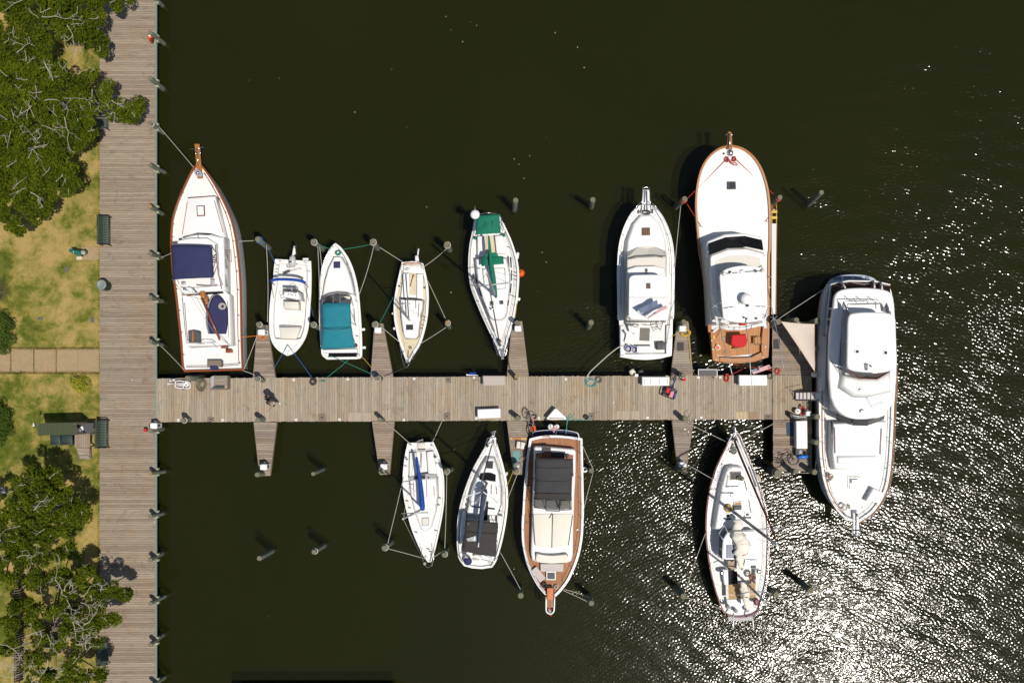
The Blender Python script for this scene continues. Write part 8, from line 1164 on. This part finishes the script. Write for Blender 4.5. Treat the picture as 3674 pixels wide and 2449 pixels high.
# ------------------------------------------------------------------ person walking on the pier
def person():
    t = thing('person', 'person in dark clothes with brown hair walking on the pier', 'person', (985, 1432), DZ); base = BASE[t]
    f = Vector((.55, -.83, 0)).normalized(); s = Vector((f.y, -f.x, 0)); c = Vector((W(985, 1432, DZ).x, W(985, 1432, DZ).y, DZ)); P = lambda fw, sd, z: c + f * fw + s * sd + Vector((0, 0, z))
    J_ = {'pel': (P(0, 0, .92), .13), 'wst': (P(.02, 0, 1.08), .125), 'chs': (P(.07, 0, 1.30), .14), 'nck': (P(.12, 0, 1.46), .06), 'hdb': (P(.16, 0, 1.53), .075),
      'lh': (P(0, -.10, .88), .10), 'lk': (P(.22, -.11, .50), .065), 'la': (P(.20, -.11, .09), .045), 'lt': (P(.36, -.13, .04), .04), 'rh': (P(0, .10, .88), .10), 'rk': (P(.0, .11, .48), .065), 'ra': (P(-.28, .11, .14), .045), 'rt': (P(-.18, .13, .04), .04),
      'ls': (P(.08, -.19, 1.38), .06), 'le': (P(.12, -.26, 1.10), .047), 'lw': (P(.34, -.17, 1.02), .034), 'rs': (P(.08, .19, 1.38), .06), 're': (P(.10, .26, 1.10), .047), 'rw': (P(.32, .16, 1.05), .034)}
    E_ = [('pel', 'wst'), ('wst', 'chs'), ('chs', 'nck'), ('nck', 'hdb'), ('pel', 'lh'), ('lh', 'lk'), ('lk', 'la'), ('la', 'lt'), ('pel', 'rh'), ('rh', 'rk'), ('rk', 'ra'), ('ra', 'rt'), ('chs', 'ls'), ('ls', 'le'), ('le', 'lw'), ('chs', 'rs'), ('rs', 're'), ('re', 'rw')]
    def skinned(name, J2, E2, m_, rootk, lev=2):
        ks = list(J2); me = bpy.data.meshes.new(name); me.from_pydata([J2[k][0] - base for k in ks], [(ks.index(a), ks.index(b)) for a, b in E2], []); o = link(name, me, t); md = o.modifiers.new('skin', 'SKIN'); md.use_smooth_shade = True
        for i, k in enumerate(ks): me.skin_vertices[0].data[i].radius = (J2[k][1], J2[k][1]); me.skin_vertices[0].data[i].use_root = (k == rootk)
        o.modifiers.new('sub', 'SUBSURF').levels = lev; o.modifiers['sub'].render_levels = lev
        dg_ = bpy.context.evaluated_depsgraph_get(); me2 = bpy.data.meshes.new_from_object(o.evaluated_get(dg_)); o.modifiers.clear(); o.data = me2; me2.name = name; me2.materials.clear(); me2.materials.append(m_); return o
    bd = skinned('body', J_, E_, clothd, 'pel')
    bd.data.materials.append(jean); bd.data.materials.append(skin_m)
    for pl in bd.data.polygons:
        z = pl.center.z + base.z - DZ; pl.material_index = 1 if z < .9 else (2 if z > 1.47 else 0)
    h = P(.19, 0, 1.63); me = MB(); n = 16
    me.loft([[h + Vector((q * math.cos(a * .393), q * math.sin(a * .393), 0)) + f * fo + Vector((0, 0, z)) for a in range(n)] for q, z, fo in ((.045, -.13, .03), (.075, -.10, .025), (.088, -.04, .012), (.092, .02, 0), (.085, .07, 0), (.055, .105, -.005), (.02, .115, -.005))]).out('head', skin_m, t, True)
    MB().loft([[h - f * .012 + Vector((q * math.cos(a * .393), q * math.sin(a * .393), z)) for a in range(n)] for q, z in ((.07, -.10), (.098, -.03), (.104, .03), (.095, .085), (.062, .12), (.02, .13))]).out('hair', hairm, t, True)
    MB().tube([h + f * .085 + Vector((0, 0, .015)), h + f * .115 + Vector((0, 0, -.025))], .014, 6).out('nose', skin_m, t, True)
    for k in (-1, 1):
        MB().lathe(h + f * .088 + s * k * .035 + Vector((0, 0, .0)), [(.006, 0), (.009, .008), (.004, .014)], 8).out('eye', white, t); MB().lathe(h + s * k * .1 + Vector((0, 0, -.03)), [(.008, 0), (.014, .03), (.006, .05)], 8).out('ear', skin_m, t, True)
        w_ = J_['lw' if k < 0 else 'rw'][0]; d = f * .9 + Vector((0, 0, -.15)); hm_ = MB(); hm_.tube([w_, w_ + d * .05, w_ + d * .10], .034, 8, .03)
        for q in range(4): b0 = w_ + d * .09 + s * (q - 1.5) * .018; hm_.tube([b0, b0 + d * (.035 + .006 * (1.5 - abs(q - 1.5))), b0 + d * .055 + Vector((0, 0, -.025))], .0085, 6, .006)
        hm_.tube([w_ + d * .03 - s * k * .025, w_ + d * .06 - s * k * .05, w_ + d * .09 - s * k * .05], .010, 6, .007); hm_.out('hand', skin_m, t, True)
        a_ = J_['lt' if k < 0 else 'rt'][0]; MB().tube([a_ - f * .16 + Vector((0, 0, .01)), a_ + f * .02, a_ + f * .07 + Vector((0, 0, -.005))], .046, 8, .032).out('shoe', white2, t, True)
    MB().tube([h - f * .05 + Vector((0, 0, .02)), h + f * .02 + s * .10 + Vector((0, 0, .02)), h + f * .09 + Vector((0, 0, .05)), h + f * .02 - s * .10 + Vector((0, 0, .02))], .012, 6).out('head_band', cream, t, True)
    b_ = thing('backpack', 'black backpack with an orange strip carried by the person on the pier', 'backpack', (960, 1418), DZ + 1.0); q = P(-.17, 0, 1.2); MB().loft([[q + s * x * .19 * k2 + f * y * .11 * k2 + Vector((0, 0, z)) for x, y in ((-1, -.6), (-.6, -1), (.6, -1), (1, -.6), (1, 1), (-1, 1))] for z, k2 in ((-.24, .85), (-.2, 1), (.12, 1), (.2, .85), (.24, .5))]).out('bag', black, b_, True)
    MB().box(q + Vector((0, 0, .225)), (.26, .05, .03), math.atan2(s.y, s.x)).out('strip', mat('peach_strip', (.80, .35, .14), .6), b_)
    for k in (-1, 1): MB().tube([q + s * k * .12 + f * .1 + Vector((0, 0, .2)), q + s * k * .12 + f * .25 + Vector((0, 0, .24)), q + s * k * .14 + f * .36 + Vector((0, 0, .08)), q + s * k * .15 + f * .1 + Vector((0, 0, -.15))], .02, 6).out('strap', dgrey, b_, True)
    ph = thing('phone', 'phone held by the person on the pier', 'phone', (975, 1438), DZ + 1.); MB().box((J_['lw'][0] + J_['rw'][0]) / 2 + f * .12 + Vector((0, 0, .03)), (.16, .08, .01), math.atan2(s.y, s.x)).out('case', black, ph); MB().box((J_['lw'][0] + J_['rw'][0]) / 2 + f * .12 + Vector((0, 0, .037)), (.145, .07, .004), math.atan2(s.y, s.x)).out('screen', glass, ph)
person()
# ------------------------------------------------------------------ mooring lines
LN = [((566, 450, 1.6), (694, 600, 2.5), ropew, .10, 'white line from the third seawall pile to the trawler bow'), ((576, 924, 1.4), (614, 908, 2.1), ropew, .05, 'short white line from the seawall to the trawler side under the bimini'), ((576, 1240, 1.4), (660, 1326, 1.85), ropew, .10, 'white line from the seawall to the trawler left stern corner'),
 ((*A((1060, 1253))[0], 2.2), (*A((1238, 1244))[0], 1.8), ropew, .03, 'white line from the trawler right side to the pile with blue rope'), ((*B((1085, 930))[0], 2.0), (*B((1300, 912))[0], 1.9), ropeo, .05, 'orange cord from the trawler to the finger tip pedestal'), ((*B((1118, 1312))[0], 1.8), (*B((1278, 905))[0], 1.7), ropew, .08, 'white line from the trawler right stern up to the finger tip'), ((*B((1098, 1326))[0], 1.85), (*B((1270, 1392))[0], 1.6), ropew, .05, 'short white line from the trawler stern to the finger foot pile'),
 ((*CC((155, 108))[0], 1.9), (*CC((166, 880))[0], 1.9), ropew, .25, 'long pale line between the blue roped pile and the finger tip'), ((*CC((158, 112))[0], 1.8), (*CC((246, 300))[0], .95), ropeb, .06, 'blue line from the pile to the centre console stern corner'), ((*CC((368, 1110))[0], 1.1), (*CC((236, 1340))[0], 1.15), ropeb, .06, 'blue bow line of the centre console boat towards the finger'), ((*CC((370, 1112))[0], 1.1), (*CC((612, 1436))[0], 1.2), ropeb, .08, 'blue bow line of the centre console boat towards the pier'), ((*CC((596, 700))[0], .9), (*CC((628, 825))[0], .1), ropeb, .02, 'blue line trailing into the water right of the centre console boat'),
 ((*CC((672, 130))[0], 1.8), (*CC((685, 890))[0], 1.8), ropew, .25, 'pale line along the left side of the teal canopied cruiser'), ((*CC((690, 128))[0], 1.8), (*CC((712, 330))[0], 1.5), ropew, .06, 'short pale line from the pile to the teal canopied cruiser left side'), ((*CC((690, 110))[0], 1.9), (*CC((800, 150))[0], 1.75), ropeg, .08, 'green bow line on the left of the teal canopied cruiser'), ((*CC((925, 152))[0], 1.75), (*CC((1212, 100))[0], 1.9), ropeg, .12, 'green bow line on the right of the teal canopied cruiser'), ((*CC((1236, 116))[0], 1.9), (*CC((1086, 610))[0], 1.5), ropew, .30, 'slack white line from the pile to the teal canopied cruiser right side'), ((*CC((985, 1258))[0], 1.2), (*CC((762, 1440))[0], 1.2), ropeg, .08, 'green stern line crossing left to the pier'), ((*CC((790, 1215))[0], 1.25), (*CC((1218, 1406))[0], 1.5), ropeg, .08, 'green stern line crossing right to the finger foot'), ((*CC((1112, 1225))[0], 1.2), (*CC((1216, 1345))[0], 1.2), ropey, .12, 'tan stern line from the teal canopied cruiser to the finger edge'),
 ((*D((175, 132))[0], 1.9), (*D((428, 292))[0], 1.2), ropew, .10, 'white line from the pile to the tan decked sailboat left stern'), ((*D((846, 146))[0], 1.8), (*D((620, 325))[0], 1.15), ropew, .22, 'slack white line from the pile to the tan decked sailboat right stern'), ((*D((650, 452))[0], 1.1), (*D((836, 850))[0], 1.7), ropew, .08, 'long line from the tan decked sailboat to the golden topped pile'), ((*D((842, 935))[0], 1.7), (*D((574, 1104))[0], 1.15), ropew, .12, 'line from the golden topped pile to the tan decked sailboat bow'), ((*D((312, 628))[0], 1.1), (*D((174, 892))[0], 1.8), ropeg, .08, 'greenish line from the tan decked sailboat side to the finger tip'), ((*D((182, 922))[0], 1.8), (*D((378, 1088))[0], 1.2), ropew, .08, 'white line from the finger tip to the tan decked sailboat bow'), ((*D((440, 1335))[0], 1.3), (*D((220, 1424))[0], 1.2), roped, .06, 'dark line from the tan decked sailboat bow to the finger foot'),
 ((*E((480, 870))[0], 1.4), (*E((466, 985))[0], 1.5), ropey, .04, 'yellow line from the green covered sailboat to the finger tip'), ((*E((395, 1230))[0], 1.5), (*E((425, 1395))[0], 1.2), roped, .05, 'dark bow line from the green covered sailboat to the finger foot'),
 ((*G((748, 205))[0], 1.9), (*G((704, 655))[0], 1.8), ropew, .12, 'white line from the red roped pile to the fishing boat right side'), ((*G((662, 1188))[0], 1.6), (*G((735, 1132))[0], 1.5), ropey, .08, 'yellow cord from the fishing boat cockpit to the hose coil pedestal'), ((*H((655, 420))[0], 2.5), (*H((148, 925))[0], 2.1), roper, .08, 'red bow line on the left of the sportfishing yacht'), ((*H((755, 408))[0], 2.5), (*H((1290, 905))[0], 2.1), roper, .08, 'red bow line on the right of the sportfishing yacht'), ((*H((156, 978))[0], 2.0), (*H((332, 1252))[0], 2.1), roper, .05, 'red spring line on the left of the sportfishing yacht'), ((*H((1275, 965))[0], 2.0), (*H((1146, 1195))[0], 2.1), roper, .05, 'red spring line on the right of the sportfishing yacht'),
 ((*I((862, 1205))[0], 1.7), (*I((556, 1368))[0], 1.2), roper, .06, 'red stern line crossing to the left rope heap'), ((*I((580, 1232))[0], 1.7), (*I((1042, 1308))[0], 1.2), roper, .06, 'red stern line crossing to the right rope loop'), ((*J((655, 248))[0], 2.2), (*J((165, 568))[0], 2.1), ropew, .10, 'thick white stern line from the large yacht to the pier head corner'), ((*K((598, 470))[0], 2.3), (*K((556, 738))[0], 1.8), ropew, .06, 'pale spring line between the large yacht and the lower pier head corner'), ((*K((575, 755))[0], 1.8), (*K((630, 736))[0], 2.6), ropew, .03, 'short white line from the lower pier head corner to the yacht'), ((*K((180, 772))[0], 1.4), (*K((545, 772))[0], 1.5), ropew, .12, 'white line strung along the bottom edge of the pier head'), ((*J((462, 1205))[0], 1.13), (*J((442, 1345))[0], 1.13), ropew, 0, 'white line on the pier head above the gangway'), ((*J((455, 1440))[0], 1.13), (*J((488, 1545))[0], 1.2), ropew, 0, 'white line on the pier head below the gangway'), ((*K((985, 1455))[0], 2.8), (*K((880, 1590))[0], .05), ropew, .1, 'anchor line slanting into the water from the large yacht bow'),
 ((*L((58, 32))[0], 1.5), (*L((302, 246))[0], 1.1), ropew, .06, 'white line from the mossy pile to the blue boomed sailboat stern'), ((*L((636, 20))[0], 1.2), (*L((535, 242))[0], 1.1), ropew, .06, 'white line from the pier to the blue boomed sailboat right stern'), ((*L((246, 590))[0], 1.1), (*L((86, 1262))[0], 1.7), ropew, .10, 'long white line on the left of the blue boomed sailboat'), ((*L((96, 1310))[0], 1.7), (*L((472, 1412))[0], 1.2), ropew, .06, 'white bow line on the left of the blue boomed sailboat'), ((*L((680, 562))[0], 1.7), (*L((660, 1302))[0], 1.7), ropew, .22, 'long white line between the two piles right of the blue boomed sailboat'), ((*L((645, 1328))[0], 1.6), (*L((552, 1392))[0], 1.2), ropew, .06, 'short bow line on the right of the blue boomed sailboat'),
 ((*MM((634, 540))[0], 1.6), (*MM((572, 690))[0], 1.5), ropey, .05, 'yellow line from the finger tip to the black canopied sloop'), ((*MM((668, 578))[0], 1.6), (*MM((580, 805))[0], 1.5), ropew, .06, 'white line from the finger tip to the black canopied sloop'), ((*MM((508, 1305))[0], 1.4), (*O((198, 1110))[0], 1.5), ropew, .10, 'long white stern line from the black canopied sloop to the far pile'), ((*N((505, 492))[0], 1.6), (*N((195, 715))[0], 1.5), ropey, .10, 'yellow line from the teak decked cruiser stern to the finger tip'), ((*N((1104, 465))[0], 1.5), (*N((1274, 838))[0], 1.6), ropew, .06, 'white line from the teak decked cruiser stern to the pile at right'), ((*N((1268, 892))[0], 1.6), (*N((1125, 1455))[0], 1.6), ropew, .10, 'white spring line from the right pile to the teak decked cruiser'), ((*O((798, 1108))[0], 1.8), (*O((1182, 1286))[0], 1.6), ropew, .08, 'lower white bow line of the teak decked cruiser to the right pile'), ((*O((822, 1098))[0], 1.8), (*O((1235, 1240))[0], 1.6), ropew, .30, 'upper slack bow line of the teak decked cruiser to the right pile'),
 ((*Q((-20, 82))[0], 1.5), (*Q((500, 332))[0], 1.9), ropew, .08, 'long white bow line from the pier pile to the maroon railed ketch'), ((*Q((1158, 75))[0], 1.2), (*Q((730, 312))[0], 1.9), ropew, .08, 'white bow line from the pier head to the maroon railed ketch'), ((*Q((-10, 675))[0], 1.6), (*Q((335, 872))[0], 1.8), ropew, .06, 'white line from the finger tip pedestal to the maroon railed ketch'), ((*R((212, 172))[0], 1.7), (2456, 2128, 1.6), ropew, .12, 'long white line on the left of the maroon railed ketch down to the dark pile'), ((2462, 2142, 1.6), (*R((425, 1272))[0], 1.6), ropew, .10, 'white stern line from the dark pile to the maroon railed ketch')]
for a, b, m_, sg, lb in LN: rope('mooring_line', [a, b], m_, .017, sg, lb, 'rope', 'mooring lines')
rope('shore_hose', [(*G(p)[0], z) for p, z in (((332, 1236), 1.6), ((290, 1248), 1.5), ((220, 1300), 1.3), ((120, 1390), 1.3), ((70, 1440), 1.25), ((52, 1485), DZ + .05), ((95, 1505), DZ + .05))], ropew, .035, label='thick white shore hose from the fishing boat to the pier', cat='hose')
